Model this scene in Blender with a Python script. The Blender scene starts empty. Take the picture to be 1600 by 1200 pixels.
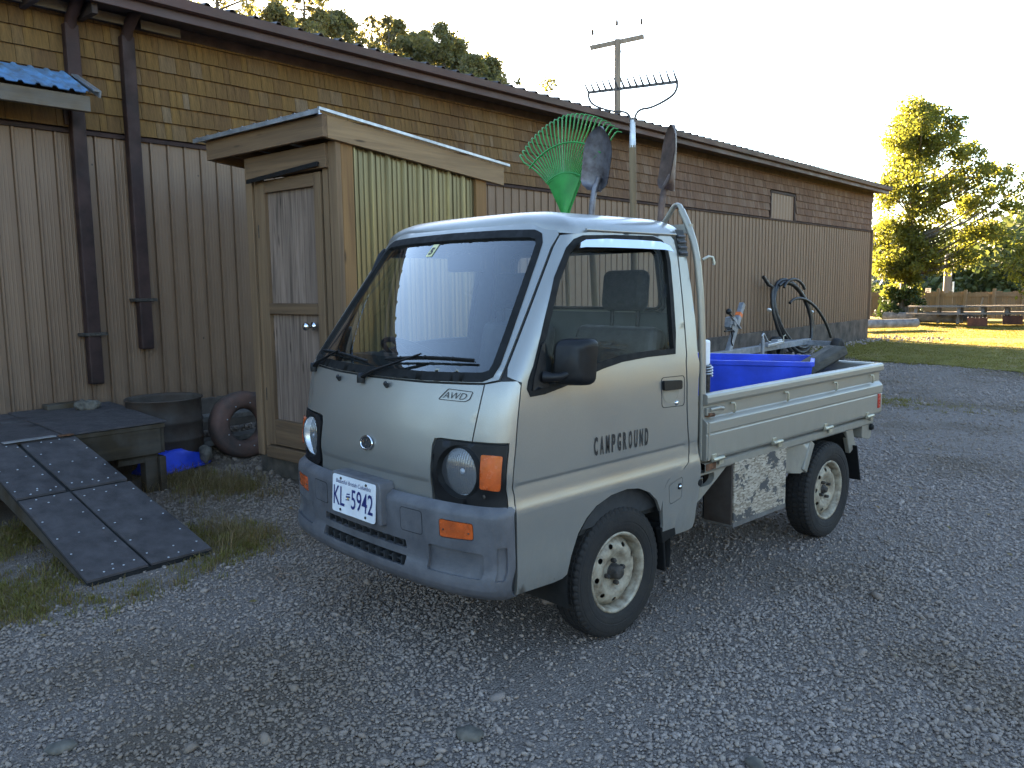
import bpy, bmesh, math, random
import numpy as np
from mathutils import Vector, Matrix, Euler
from mathutils.geometry import delaunay_2d_cdt
R = math.radians
sc = bpy.context.scene
COL = sc.collection
random.seed(7)
RNG = np.random.default_rng(11)

# ---------------------------------------------------------------- camera
cam_d = bpy.data.cameras.new('camera')
cam = bpy.data.objects.new('camera', cam_d)
COL.objects.link(cam)
_yaw, _pitch, _roll = 2.3825, -0.1210, -0.0122
_f = Vector((math.cos(_pitch) * math.cos(_yaw), math.cos(_pitch) * math.sin(_yaw), math.sin(_pitch)))
_r = _f.cross(Vector((0, 0, 1))).normalized()
_u = _r.cross(_f)
_c, _s = math.cos(_roll), math.sin(_roll)
_r2 = _r * _c + _u * _s
_u2 = -_r * _s + _u * _c
CAM = Vector((2.7257, -1.7602, 1.4599))
cam.matrix_world = Matrix(((_r2.x, _u2.x, -_f.x, CAM.x), (_r2.y, _u2.y, -_f.y, CAM.y), (_r2.z, _u2.z, -_f.z, CAM.z), (0, 0, 0, 1)))
cam_d.sensor_width = 36.0
cam_d.lens = 1274.23 / 1600 * 36
cam_d.clip_start = 0.05
cam_d.clip_end = 2000
sc.camera = cam
sc.render.resolution_x, sc.render.resolution_y = 1024, 768

# ---------------------------------------------------------------- sky and sun
SUN_EL = R(13.0)
SUN_DIR = Vector((-0.87, 0.493, 0)).normalized()           # horizontal direction towards the sun
world = bpy.data.worlds.new('World')
sc.world = world
world.use_nodes = True
wn = world.node_tree
wn.nodes.clear()
sky = wn.nodes.new('ShaderNodeTexSky')
sky.sky_type = 'NISHITA'
sky.sun_disc = False
sky.sun_elevation = SUN_EL
sky.sun_rotation = math.atan2(SUN_DIR.x, SUN_DIR.y)
sky.air_density = 1.0
sky.dust_density = 0.4
sky.ozone_density = 2.5
bg = wn.nodes.new('ShaderNodeBackground')
bg.inputs['Strength'].default_value = 0.05
wo = wn.nodes.new('ShaderNodeOutputWorld')
wn.links.new(sky.outputs[0], bg.inputs[0])
wn.links.new(bg.outputs[0], wo.inputs[0])
sun_d = bpy.data.lights.new('sun', 'SUN')
sun_d.energy = 5.0
sun_d.angle = R(0.55)
sun_d.color = (1.0, 0.80, 0.55)
sun = bpy.data.objects.new('sun', sun_d)
COL.objects.link(sun)
_to_sun = Vector((SUN_DIR.x * math.cos(SUN_EL), SUN_DIR.y * math.cos(SUN_EL), math.sin(SUN_EL)))
sun.rotation_euler = _to_sun.to_track_quat('Z', 'Y').to_euler()
sun.location = (-20, 12, 20)
vs = sc.view_settings
vs.view_transform = 'Standard'
vs.look = 'None'
vs.gamma = 1.0
vs.exposure = 4.2
vs.use_curve_mapping = False
vs.use_white_balance = True                                # the camera's own shade setting
vs.white_balance_temperature = 7300
vs.white_balance_tint = 13
sc.cycles.use_denoising = True
sc.cycles.max_bounces = 8
sc.cycles.transparent_max_bounces = 16
sc.cycles.sample_clamp_indirect = 6.0

# ---------------------------------------------------------------- materials
def nt(name):
    m = bpy.data.materials.new(name)
    m.use_nodes = True
    n = m.node_tree
    b = n.nodes['Principled BSDF']
    return m, n, b

def N(n, t, **k):
    o = n.nodes.new(t)
    for a, v in k.items():
        if a.startswith('i_'):
            o.inputs[a[2:].replace('_', ' ')].default_value = v
        else:
            setattr(o, a, v)
    return o

def coords(n, scale=(1, 1, 1), kind='Object', rot=(0, 0, 0)):
    tc = N(n, 'ShaderNodeTexCoord')
    mp = N(n, 'ShaderNodeMapping')
    mp.inputs['Scale'].default_value = scale
    mp.inputs['Rotation'].default_value = rot
    n.links.new(tc.outputs[kind], mp.inputs[0])
    return mp.outputs[0]

def ramp(n, src, stops):
    r = N(n, 'ShaderNodeValToRGB')
    e = r.color_ramp.elements
    while len(e) < len(stops):
        e.new(0.5)
    for i, (p, c) in enumerate(stops):
        e[i].position = p
        e[i].color = (*c, 1) if len(c) == 3 else c
    n.links.new(src, r.inputs[0])
    return r.outputs[0]

def noise(n, vec, scale, detail=4, rough=0.55, dist=0.0):
    t = N(n, 'ShaderNodeTexNoise')
    t.inputs['Scale'].default_value = scale
    t.inputs['Detail'].default_value = detail
    t.inputs['Roughness'].default_value = rough
    t.inputs['Distortion'].default_value = dist
    if vec is not None:
        n.links.new(vec, t.inputs['Vector'])
    return t.outputs[0]

def mixc(n, fac, a, b, mode='MIX'):
    m = N(n, 'ShaderNodeMix', data_type='RGBA', blend_type=mode)
    for sock, v in ((0, fac), (6, a), (7, b)):
        if hasattr(v, 'links') or hasattr(v, 'is_output'):
            n.links.new(v, m.inputs[sock])
        else:
            m.inputs[sock].default_value = v if sock == 0 else (*v, 1)
    return m.outputs[2]

def math_(n, op, a, b=0.0):
    m = N(n, 'ShaderNodeMath', operation=op)
    for i, v in enumerate((a, b)):
        if hasattr(v, 'is_output'):
            n.links.new(v, m.inputs[i])
        else:
            m.inputs[i].default_value = v
    return m.outputs[0]

def bump(n, b, h, strength=0.3, dist=0.01):
    bm_ = N(n, 'ShaderNodeBump')
    bm_.inputs['Strength'].default_value = strength
    bm_.inputs['Distance'].default_value = dist
    n.links.new(h, bm_.inputs['Height'])
    n.links.new(bm_.outputs[0], b.inputs['Normal'])

def rnd(n):
    """random number per object or per loose piece"""
    oi = N(n, 'ShaderNodeObjectInfo')
    ge = N(n, 'ShaderNodeNewGeometry')
    s = math_(n, 'ADD', oi.outputs['Random'], ge.outputs['Random Per Island'])
    return math_(n, 'FRACT', s)

def pm(name, col, rough=0.6, metal=0.0, var=0.12, scale=6.0, bmp=0.0, bscale=60.0, col2=None, spec=0.5, coat=0.0, stretch=(1, 1, 1), perpiece=0.0, rvar=0.1):
    """general painted/plain surface with colour drift, roughness drift and fine relief"""
    m, n, b = nt(name)
    v = coords(n, stretch)
    f = noise(n, v, scale, 6, 0.6)
    c2 = col2 or tuple(x * (1 - var * 2) for x in col)
    c1 = tuple(min(1, x * (1 + var)) for x in col)
    out = ramp(n, f, [(0.3, c2), (0.68, c1)])
    if perpiece:
        r = rnd(n)
        k = ramp(n, r, [(0, (1 - perpiece,) * 3), (1, (1 + 0 * perpiece,) * 3)])
        out = mixc(n, 1.0, out, k, 'MULTIPLY')
    n.links.new(out, b.inputs['Base Color'])
    rr = ramp(n, noise(n, v, scale * 2.3, 4), [(0.3, (max(0, rough - rvar),) * 3), (0.7, (min(1, rough + rvar),) * 3)])
    n.links.new(rr, b.inputs['Roughness'])
    b.inputs['Metallic'].default_value = metal
    b.inputs['Specular IOR Level'].default_value = spec
    b.inputs['Coat Weight'].default_value = coat
    if bmp:
        bump(n, b, noise(n, v, bscale, 5, 0.6), bmp, 0.004)
    return m

def wood(name, c1, c2, axis='z', scale=1.0, rough=0.75, knots=True, grey=0.0, bmp=0.4, perpiece=0.15):
    """sawn timber: grain stretched along one axis"""
    m, n, b = nt(name)
    k = {'x': (1.2, 26, 26), 'y': (26, 1.2, 26), 'z': (26, 26, 1.2)}[axis]
    v = coords(n, tuple(q * scale for q in k))
    g = noise(n, v, 1.0, 7, 0.62, 0.6)
    k2 = tuple(q * scale * 0.22 for q in k)
    v2 = coords(n, k2)
    g2 = noise(n, v2, 1.0, 4, 0.5, 0.4)
    col = ramp(n, g, [(0.28, c2), (0.62, c1)])
    col = mixc(n, math_(n, 'MULTIPLY', ramp(n, g2, [(0.4, (0, 0, 0)), (0.7, (1, 1, 1))]), 0.55), col, tuple(x * 0.55 for x in c1), 'MIX')
    if grey:
        v3 = coords(n, (3, 3, 3))
        col = mixc(n, math_(n, 'MULTIPLY', ramp(n, noise(n, v3, 1.4, 4), [(0.4, (0, 0, 0)), (0.65, (1, 1, 1))]), grey), col, (0.16, 0.15, 0.14))
    if knots:
        kk = {'x': (1.6, 9, 9), 'y': (9, 1.6, 9), 'z': (9, 9, 1.6)}[axis]
        vo = N(n, 'ShaderNodeTexVoronoi')
        vo.inputs['Scale'].default_value = 1.3 * scale
        n.links.new(coords(n, kk), vo.inputs['Vector'])
        ks = ramp(n, vo.outputs['Distance'], [(0.05, (1, 1, 1)), (0.13, (0, 0, 0))])
        col = mixc(n, math_(n, 'MULTIPLY', ks, 0.75), col, (0.035, 0.02, 0.012))
    if perpiece:
        col = mixc(n, 1.0, col, ramp(n, rnd(n), [(0, (1 - perpiece * 1.6,) * 3), (1, (1.0,) * 3)]), 'MULTIPLY')
    n.links.new(col, b.inputs['Base Color'])
    b.inputs['Roughness'].default_value = rough
    b.inputs['Specular IOR Level'].default_value = 0.3
    bump(n, b, g, bmp, 0.004)
    return m

def thin_glass(name, tint=(0.9, 0.95, 0.93), ior=1.5, rough=0.0, dirt=0.05, gain=1.7):
    """a pane: clear seen through, mirror by Fresnel; a little dust"""
    m = bpy.data.materials.new(name)
    m.use_nodes = True
    n = m.node_tree
    n.nodes.clear()
    out = N(n, 'ShaderNodeOutputMaterial')
    tr = N(n, 'ShaderNodeBsdfTransparent')
    tr.inputs[0].default_value = (*tint, 1)
    gl = N(n, 'ShaderNodeBsdfGlossy')
    gl.inputs['Roughness'].default_value = rough
    gl.inputs[0].default_value = (1, 1, 1, 1)
    fr = N(n, 'ShaderNodeFresnel')
    fr.inputs[0].default_value = ior
    f2 = math_(n, 'MINIMUM', math_(n, 'MULTIPLY', fr.outputs[0], gain), 1.0)
    mx = N(n, 'ShaderNodeMixShader')
    n.links.new(f2, mx.inputs[0])
    n.links.new(tr.outputs[0], mx.inputs[1])
    n.links.new(gl.outputs[0], mx.inputs[2])
    df = N(n, 'ShaderNodeBsdfDiffuse')
    df.inputs[0].default_value = (0.45, 0.45, 0.42, 1)
    mx2 = N(n, 'ShaderNodeMixShader')
    d = ramp(n, noise(n, coords(n, (3, 3, 3)), 3.0, 5, 0.7), [(0.35, (dirt * 0.4,) * 3), (0.75, (dirt * 1.5,) * 3)])
    n.links.new(d, mx2.inputs[0])
    n.links.new(mx.outputs[0], mx2.inputs[1])
    n.links.new(df.outputs[0], mx2.inputs[2])
    n.links.new(mx2.outputs[0], out.inputs[0])
    return m

def paint(name, col, metal=0.65, rough=0.34, dirtcol=(0.10, 0.085, 0.06), zlow=0.3, zhigh=0.62, dirt=0.55):
    """car paint: flake, clear coat, grime low down, a few chips"""
    m, n, b = nt(name)
    v = coords(n)
    fl = noise(n, v, 900, 1, 0.5)
    base = ramp(n, fl, [(0.3, tuple(x * 0.9 for x in col)), (0.7, tuple(min(1, x * 1.08) for x in col))])
    big = noise(n, v, 2.2, 5, 0.6)
    base = mixc(n, math_(n, 'MULTIPLY', ramp(n, big, [(0.4, (0, 0, 0)), (0.75, (1, 1, 1))]), 0.25), base, tuple(x * 0.78 for x in col))
    geo = N(n, 'ShaderNodeNewGeometry')
    sx = N(n, 'ShaderNodeSeparateXYZ')
    n.links.new(geo.outputs['Position'], sx.inputs[0])
    z = sx.outputs[2]
    mr = N(n, 'ShaderNodeMapRange')
    mr.inputs[1].default_value = zhigh
    mr.inputs[2].default_value = zlow
    n.links.new(z, mr.inputs[0])
    dn = ramp(n, noise(n, coords(n, (1, 1, 0.35)), 14, 6, 0.7), [(0.3, (0, 0, 0)), (0.7, (1, 1, 1))])
    dm = math_(n, 'MULTIPLY', math_(n, 'MULTIPLY', mr.outputs[0], dn), dirt)
    base = mixc(n, dm, base, dirtcol)
    vo = N(n, 'ShaderNodeTexVoronoi')
    vo.inputs['Scale'].default_value = 7.0
    n.links.new(v, vo.inputs['Vector'])
    chip = math_(n, 'LESS_THAN', vo.outputs['Distance'], 0.016)
    base = mixc(n, math_(n, 'MULTIPLY', chip, 0.8), base, (0.06, 0.04, 0.03))
    n.links.new(base, b.inputs['Base Color'])
    met = math_(n, 'MULTIPLY', math_(n, 'SUBTRACT', 1.0, dm), metal)
    n.links.new(met, b.inputs['Metallic'])
    rr = math_(n, 'ADD', math_(n, 'MULTIPLY', dm, 0.4), ramp(n, big, [(0.3, (rough - 0.05,) * 3), (0.7, (rough + 0.08,) * 3)]))
    n.links.new(rr, b.inputs['Roughness'])
    b.inputs['Coat Weight'].default_value = 0.35
    b.inputs['Coat Roughness'].default_value = 0.12
    bump(n, b, noise(n, v, 3.5, 3), 0.06, 0.01)
    return m

M = {}
M['paint'] = paint('silver_paint', (0.325, 0.315, 0.290))
M['bedpaint'] = paint('bed_paint', (0.275, 0.252, 0.210), metal=0.35, rough=0.42, dirt=0.4, zlow=0.55, zhigh=0.8)
M['bumper'] = pm('bumper_plastic', (0.098, 0.095, 0.100), 0.5, 0, 0.18, 9, 0.25, 160, col2=(0.060, 0.060, 0.066))
M['black'] = pm('black_plastic', (0.008, 0.008, 0.009), 0.45, 0, 0.2, 12, 0.15, 260, spec=0.28)
M['rubber'] = pm('black_rubber', (0.008, 0.008, 0.008), 0.7, 0, 0.2, 12, 0.2, 150, spec=0.22)
M['twig'] = pm('dry_twig', (0.20, 0.13, 0.09), 0.85)
M['dark'] = pm('underbody_dark', (0.012, 0.011, 0.010), 0.85, 0, 0.3, 8)
M['interior'] = pm('interior_grey', (0.022, 0.023, 0.025), 0.75, 0, 0.15, 10, 0.2, 200)
M['innerpanel'] = pm('cab_back_grey', (0.06, 0.065, 0.065), 0.6, 0, 0.12, 5)
M['seat'] = pm('seat_vinyl', (0.03, 0.03, 0.033), 0.6, 0, 0.2, 10, 0.4, 90)
M['headrest'] = pm('headrest_fabric', (0.016, 0.014, 0.012), 0.9, 0, 0.4, 40, 0.6, 220)
M['chrome'] = pm('chrome', (0.75, 0.76, 0.78), 0.08, 1.0, 0.03, 8, rvar=0.03)
M['galv'] = pm('galvanised_steel', (0.42, 0.44, 0.47), 0.42, 0.8, 0.15, 12)
M['hook'] = pm('zinc_hook', (0.45, 0.42, 0.33), 0.45, 0.7, 0.2, 20)
M['orange'] = pm('orange_lens', (0.52, 0.085, 0.014), 0.22, 0, 0.15, 25, 0.12, 260, spec=0.7, coat=0.5)
M['red'] = pm('red_reflector', (0.42, 0.03, 0.02), 0.25, 0, 0.1, 30, 0.4, 200, coat=0.4)
def lens_mat():
    m = bpy.data.materials.new('fluted_lamp_glass')
    m.use_nodes = True
    n = m.node_tree
    n.nodes.clear()
    out = N(n, 'ShaderNodeOutputMaterial')
    wv = N(n, 'ShaderNodeTexWave', wave_type='BANDS', bands_direction='X')
    wv.inputs['Scale'].default_value = 30.0
    n.links.new(coords(n), wv.inputs['Vector'])
    bp = N(n, 'ShaderNodeBump')
    bp.inputs['Strength'].default_value = 0.9
    bp.inputs['Distance'].default_value = 0.004
    n.links.new(wv.outputs[1], bp.inputs['Height'])
    gl = N(n, 'ShaderNodeBsdfGlossy')
    gl.inputs['Roughness'].default_value = 0.06
    n.links.new(bp.outputs[0], gl.inputs['Normal'])
    tr = N(n, 'ShaderNodeBsdfTransparent')
    df = N(n, 'ShaderNodeBsdfTranslucent')
    df.inputs[0].default_value = (0.85, 0.86, 0.86, 1)
    dd = N(n, 'ShaderNodeBsdfDiffuse')
    dd.inputs[0].default_value = (0.8, 0.82, 0.84, 1)
    n.links.new(bp.outputs[0], dd.inputs['Normal'])
    a = N(n, 'ShaderNodeMixShader'); a.inputs[0].default_value = 0.13
    n.links.new(tr.outputs[0], a.inputs[1]); n.links.new(gl.outputs[0], a.inputs[2])
    b2 = N(n, 'ShaderNodeMixShader'); b2.inputs[0].default_value = 0.10
    n.links.new(a.outputs[0], b2.inputs[1]); n.links.new(dd.outputs[0], b2.inputs[2])
    n.links.new(b2.outputs[0], out.inputs[0])
    return m
M['headlens'] = lens_mat()
M['reflector'] = pm('lamp_reflector', (0.92, 0.93, 0.94), 0.24, 0.55, 0.03, 8, rvar=0.03)
M['glass'] = thin_glass('window_glass', (0.90, 0.93, 0.92), dirt=0.008, gain=0.18)
M['ws_glass'] = thin_glass('windscreen_glass', (0.80, 0.87, 0.86), dirt=0.015, gain=2.6)
M['lampglass'] = thin_glass('lamp_glass', (0.95, 0.97, 0.97), dirt=0.03)
M['rim'] = pm('steel_wheel', (0.33, 0.29, 0.22), 0.6, 0.25, 0.25, 22, 0.2, 120, col2=(0.13, 0.09, 0.055))
M['hub'] = pm('hub_dark', (0.06, 0.05, 0.042), 0.7, 0.4, 0.4, 40, 0.4, 150)
M['sticker'] = pm('sticker_yellow', (0.88, 0.83, 0.45), 0.6)
M['ink'] = pm('ink_black', (0.012, 0.012, 0.014), 0.5)
M['plate'] = pm('plate_white', (0.70, 0.71, 0.73), 0.4, 0.0, 0.06, 14)
M['plateblue'] = pm('plate_blue', (0.015, 0.025, 0.14), 0.45)
M['plateyel'] = pm('plate_yellow', (0.6, 0.4, 0.03), 0.45)
M['rust'] = pm('rust', (0.13, 0.055, 0.025), 0.85, 0.1, 0.4, 30, 0.5, 90)
M['roofedge'] = pm('dark_roof_metal', (0.035, 0.022, 0.020), 0.5, 0.2, 0.2, 5)
M['fascia'] = pm('brown_fascia_paint', (0.060, 0.026, 0.022), 0.55, 0, 0.25, 4, 0.2, 60, stretch=(1, 0.3, 1))
M['soffit'] = pm('soffit_brown', (0.045, 0.025, 0.020), 0.8, 0, 0.3, 5)
M['downspout'] = pm('brown_downspout', (0.034, 0.017, 0.015), 0.65, 0.0, 0.3, 5, spec=0.25)
M['concrete'] = pm('foundation_concrete', (0.085, 0.065, 0.052), 0.95, 0, 0.35, 3.5, 0.6, 25)
M['wallcore'] = pm('wall_core', (0.02, 0.016, 0.013), 0.9)
M['bluemetal'] = pm('blue_roof_metal', (0.10, 0.26, 0.48), 0.5, 0.2, 0.3, 7, col2=(0.10, 0.12, 0.14), stretch=(1, 1, 1))
M['beam'] = wood('weathered_beam', (0.15, 0.11, 0.075), (0.08, 0.06, 0.045), 'y', grey=0.4)
M['cedar'] = wood('cedar_post', (0.29, 0.150, 0.058), (0.17, 0.085, 0.034), 'z')
M['pine_z'] = wood('pine_board_upright', (0.235, 0.142, 0.078), (0.12, 0.072, 0.042), 'z')
M['pine_x'] = wood('pine_board_across', (0.200, 0.118, 0.064), (0.10, 0.060, 0.036), 'x')
M['pine_y'] = wood('pine_board_along', (0.32, 0.20, 0.105), (0.19, 0.115, 0.062), 'y')
M['ply'] = wood('grey_plywood', (0.27, 0.185, 0.140), (0.045, 0.030, 0.022), 'z', 1.1, rough=.95, knots=True, bmp=0.7, perpiece=0)
M['plinth'] = pm('plinth_board', (0.07, 0.055, 0.04), 0.9, 0, 0.3, 8, 0.4, 40)
M['deckside'] = wood('deck_timber', (0.062, 0.041, 0.020), (0.030, 0.020, 0.011), 'y', grey=0.3)
M['mat'] = pm('black_rubber_mat', (0.060, 0.052, 0.052), 0.75, 0, 0.3, 11, 0.8, 320, col2=(0.040, 0.035, 0.035), spec=0.3)
M['screw'] = pm('screw_zinc', (0.5, 0.5, 0.5), 0.4, 0.6)
M['barrel'] = pm('dark_drum', (0.045, 0.036, 0.030), 0.75, 0.2, 0.4, 6, 0.3, 60, col2=(0.036, 0.020, 0.012))
M['oldtyre'] = pm('faded_tyre', (0.120, 0.058, 0.042), 0.85, 0, 0.3, 5, 0.4, 50, col2=(0.035, 0.032, 0.03))
M['greyplank'] = wood('grey_plank', (0.17, 0.155, 0.14), (0.08, 0.07, 0.065), 'x')
M['blueplastic'] = pm('blue_plastic', (0.012, 0.06, 0.55), 0.45, 0, 0.2, 5, 0.1, 60)
M['green'] = pm('green_plastic', (0.012, 0.24, 0.045), 0.4, 0, 0.15, 10, 0.1, 60)
M['shovel'] = pm('shovel_steel', (0.15, 0.145, 0.16), 0.5, 0.6, 0.35, 18, 0.3, 60, col2=(0.075, 0.06, 0.06))
M['shovelrust'] = pm('shovel_rusty', (0.12, 0.075, 0.06), 0.6, 0.4, 0.3, 14, 0.3, 60)
M['ash'] = wood('ash_handle', (0.27, 0.19, 0.11), (0.18, 0.12, 0.07), 'z', knots=False)
M['oldlog'] = wood('weathered_log', (0.10, 0.085, 0.065), (0.04, 0.034, 0.027), 'y', knots=False, bmp=0.9)
M['hose'] = pm('black_hose', (0.016, 0.016, 0.018), 0.4, 0, 0.3, 8)
M['trailer'] = pm('trailer_grey', (0.25, 0.26, 0.28), 0.5, 0.4, 0.2, 10)
M['tape'] = pm('orange_tape', (0.75, 0.16, 0.04), 0.5)
M['rock'] = pm('rock', (0.115, 0.10, 0.08), 0.9, 0, 0.4, 14, 0.8, 30)
M['polewood'] = wood('pole_wood', (0.22, 0.19, 0.16), (0.12, 0.10, 0.085), 'z', 0.5)
M['fence'] = wood('fence_board', (0.30, 0.22, 0.14), (0.20, 0.14, 0.09), 'z', 0.4, knots=False, bmp=0.1)
M['house'] = pm('house_siding', (0.42, 0.45, 0.50), 0.7, 0, 0.05, 2)
M['houseroof'] = pm('house_roof', (0.09, 0.085, 0.08), 0.85)
M['white'] = pm('white_paint', (0.75, 0.75, 0.72), 0.6)
M['bark'] = pm('bark', (0.10, 0.085, 0.065), 0.9, 0, 0.4, 12, 0.8, 25, stretch=(1, 1, 0.25))
M['tablegrey'] = wood('grey_table_boards', (0.24, 0.21, 0.18), (0.15, 0.13, 0.11), 'x', 0.5, bmp=0.1)

def shingle_mat():
    m, n, b = nt('cedar_shingle')
    v = coords(n, (30, 30, 2.5))
    g = noise(n, v, 1.0, 6, 0.65, 0.5)
    r = rnd(n)
    base = ramp(n, r, [(0.0, (0.118, 0.062, 0.026)), (0.35, (0.142, 0.076, 0.027)), (0.65, (0.162, 0.087, 0.028)), (0.92, (0.145, 0.082, 0.036)), (1.0, (0.165, 0.110, 0.068))])
    base = mixc(n, 1.0, base, ramp(n, g, [(0.28, (0.45, 0.45, 0.47)), (0.62, (1.08, 1.08, 1.06))]), 'MULTIPLY')
    moss = ramp(n, noise(n, coords(n, (1, 1, 1)), 1.1, 5), [(0.42, (0, 0, 0)), (0.62, (1, 1, 1))])
    base = mixc(n, math_(n, 'MULTIPLY', moss, 0.4), base, (0.165, 0.094, 0.022))
    # further along the wall the shingles have gone reddish brown
    tc = N(n, 'ShaderNodeNewGeometry')
    sx = N(n, 'ShaderNodeSeparateXYZ')
    n.links.new(tc.outputs['Position'], sx.inputs[0])
    mr = N(n, 'ShaderNodeMapRange')
    mr.inputs[1].default_value = 3.0
    mr.inputs[2].default_value = 10.0
    n.links.new(sx.outputs[1], mr.inputs[0])
    red = mixc(n, 1.0, ramp(n, r, [(0, (0.120, 0.068, 0.050)), (0.6, (0.145, 0.083, 0.060)), (1, (0.18, 0.118, 0.090))]), ramp(n, g, [(0.3, (0.55,) * 3), (0.65, (1.05,) * 3)]), 'MULTIPLY')
    base = mixc(n, math_(n, 'MULTIPLY', mr.outputs[0], 0.85), base, red)
    n.links.new(base, b.inputs['Base Color'])
    b.inputs['Roughness'].default_value = 0.85
    b.inputs['Specular IOR Level'].default_value = 0.25
    bump(n, b, g, 0.6, 0.004)
    return m
M['shingle'] = shingle_mat()

def siding_mat():
    m, n, b = nt('brown_steel_siding')
    v = coords(n, (1.2, 1.2, 0.5))
    g = noise(n, v, 2.0, 6, 0.65)
    base = ramp(n, g, [(0.3, (0.142, 0.082, 0.049)), (0.7, (0.180, 0.108, 0.066))])
    # dirt splashed up from the ground: its own ragged shape
    geo = N(n, 'ShaderNodeNewGeometry')
    sx = N(n, 'ShaderNodeSeparateXYZ')
    n.links.new(geo.outputs['Position'], sx.inputs[0])
    mr = N(n, 'ShaderNodeMapRange')
    mr.inputs[1].default_value = 1.1
    mr.inputs[2].default_value = 0.45
    n.links.new(sx.outputs[2], mr.inputs[0])
    dn = ramp(n, noise(n, coords(n, (1, 1, 0.5)), 7, 6, 0.7), [(0.35, (0, 0, 0)), (0.7, (1, 1, 1))])
    base = mixc(n, math_(n, 'MULTIPLY', math_(n, 'MULTIPLY', mr.outputs[0], dn), 0.6), base, (0.06, 0.04, 0.028))
    vo = N(n, 'ShaderNodeTexVoronoi')
    vo.inputs['Scale'].default_value = 3.2
    n.links.new(coords(n, (1, 1, 0.8)), vo.inputs['Vector'])
    base = mixc(n, math_(n, 'MULTIPLY', math_(n, 'LESS_THAN', vo.outputs['Distance'], 0.035), 0.85), base, (0.02, 0.014, 0.01))
    n.links.new(base, b.inputs['Base Color'])
    b.inputs['Roughness'].default_value = 0.55
    b.inputs['Metallic'].default_value = 0.1
    bump(n, b, noise(n, coords(n, (2, 2, 2)), 2, 3), 0.15, 0.02)
    return m
M['siding'] = siding_mat()

def shedsheet_mat():
    m, n, b = nt('olive_ribbed_sheet')
    v = coords(n, (14, 14, 0.6))
    g = noise(n, v, 1.5, 5, 0.6)
    base = ramp(n, g, [(0.32, (0.110, 0.088, 0.046)), (0.55, (0.165, 0.132, 0.070)), (0.72, (0.25, 0.195, 0.085))])
    n.links.new(base, b.inputs['Base Color'])
    b.inputs['Roughness'].default_value = 0.28
    b.inputs['Metallic'].default_value = 0.55
    return m
M['shedsheet'] = shedsheet_mat()

def osb_mat():
    m, n, b = nt('painted_osb')
    v = coords(n, (1, 1, 1), rot=(0.5, 0.3, 0))
    vo = N(n, 'ShaderNodeTexVoronoi')
    vo.inputs['Scale'].default_value = 1.0
    n.links.new(coords(n, (60, 48, 150), rot=(0.30, 0, 0)), vo.inputs['Vector'])
    sep = N(n, 'ShaderNodeSeparateColor')
    n.links.new(vo.outputs['Color'], sep.inputs[0])
    base = ramp(n, sep.outputs[0], [(0, (0.14, 0.105, 0.07)), (0.4, (0.26, 0.21, 0.155)), (1, (0.40, 0.34, 0.27))])
    pk = ramp(n, noise(n, coords(n, (1, 0.8, 1.4)), 6.0, 6, 0.7), [(0.555, (0, 0, 0)), (0.57, (1, 1, 1))])
    base = mixc(n, pk, base, (0.055, 0.052, 0.05))
    n.links.new(base, b.inputs['Base Color'])
    b.inputs['Roughness'].default_value = 0.8
    bump(n, b, sep.outputs[1], 0.4, 0.003)
    return m
M['osb'] = osb_mat()

def soil_mask(n, pos, lo, hi):
    """bare brown soil: drifting patches, and the trodden corner beside the platform and drum"""
    f = noise(n, pos, 0.55, 6, 0.62)
    a = ramp(n, f, [(lo, (0, 0, 0)), (hi, (1, 1, 1))])
    vm = N(n, 'ShaderNodeVectorMath', operation='DISTANCE')
    n.links.new(pos, vm.inputs[0])
    vm.inputs[1].default_value = (-3.3, 0.5, 0.0)
    d = math_(n, 'ADD', vm.outputs['Value'], math_(n, 'MULTIPLY', noise(n, pos, 2.2, 4, 0.6), 1.6))
    mr = N(n, 'ShaderNodeMapRange')
    mr.inputs[1].default_value = 2.75
    mr.inputs[2].default_value = 1.7
    n.links.new(d, mr.inputs[0])
    return math_(n, 'MAXIMUM', a, mr.outputs[0])

def gravel_ground():
    m, n, b = nt('gravel_bed')
    geo = N(n, 'ShaderNodeNewGeometry')
    pos = geo.outputs['Position']
    def vor(s, feat='F1'):
        vo = N(n, 'ShaderNodeTexVoronoi', feature=feat)
        vo.inputs['Scale'].default_value = s
        n.links.new(pos, vo.inputs['Vector'])
        return vo
    a = vor(110)
    sep = N(n, 'ShaderNodeSeparateColor')
    n.links.new(a.outputs['Color'], sep.inputs[0])
    base = ramp(n, sep.outputs[0], [(0, (0.175, 0.138, 0.116)), (0.5, (0.235, 0.186, 0.157)), (1, (0.315, 0.254, 0.216))])
    d = ramp(n, a.outputs['Distance'], [(0.2, (1, 1, 1)), (0.75, (0.85, 0.85, 0.85))])  # shade in the gaps between stones, put into the colour
    base = mixc(n, 1.0, base, d, 'MULTIPLY')
    soil = soil_mask(n, pos, 0.50, 0.62)
    base = mixc(n, math_(n, 'MULTIPLY', soil, 0.75), base, (0.135, 0.094, 0.062))
    n.links.new(base, b.inputs['Base Color'])
    b.inputs['Roughness'].default_value = 0.9
    b.inputs['Specular IOR Level'].default_value = 0.3
    h = math_(n, 'SUBTRACT', 1.0, a.outputs['Distance'])
    bump(n, b, h, 0.9, 0.02)
    return m
M['gravel'] = gravel_ground()

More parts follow.
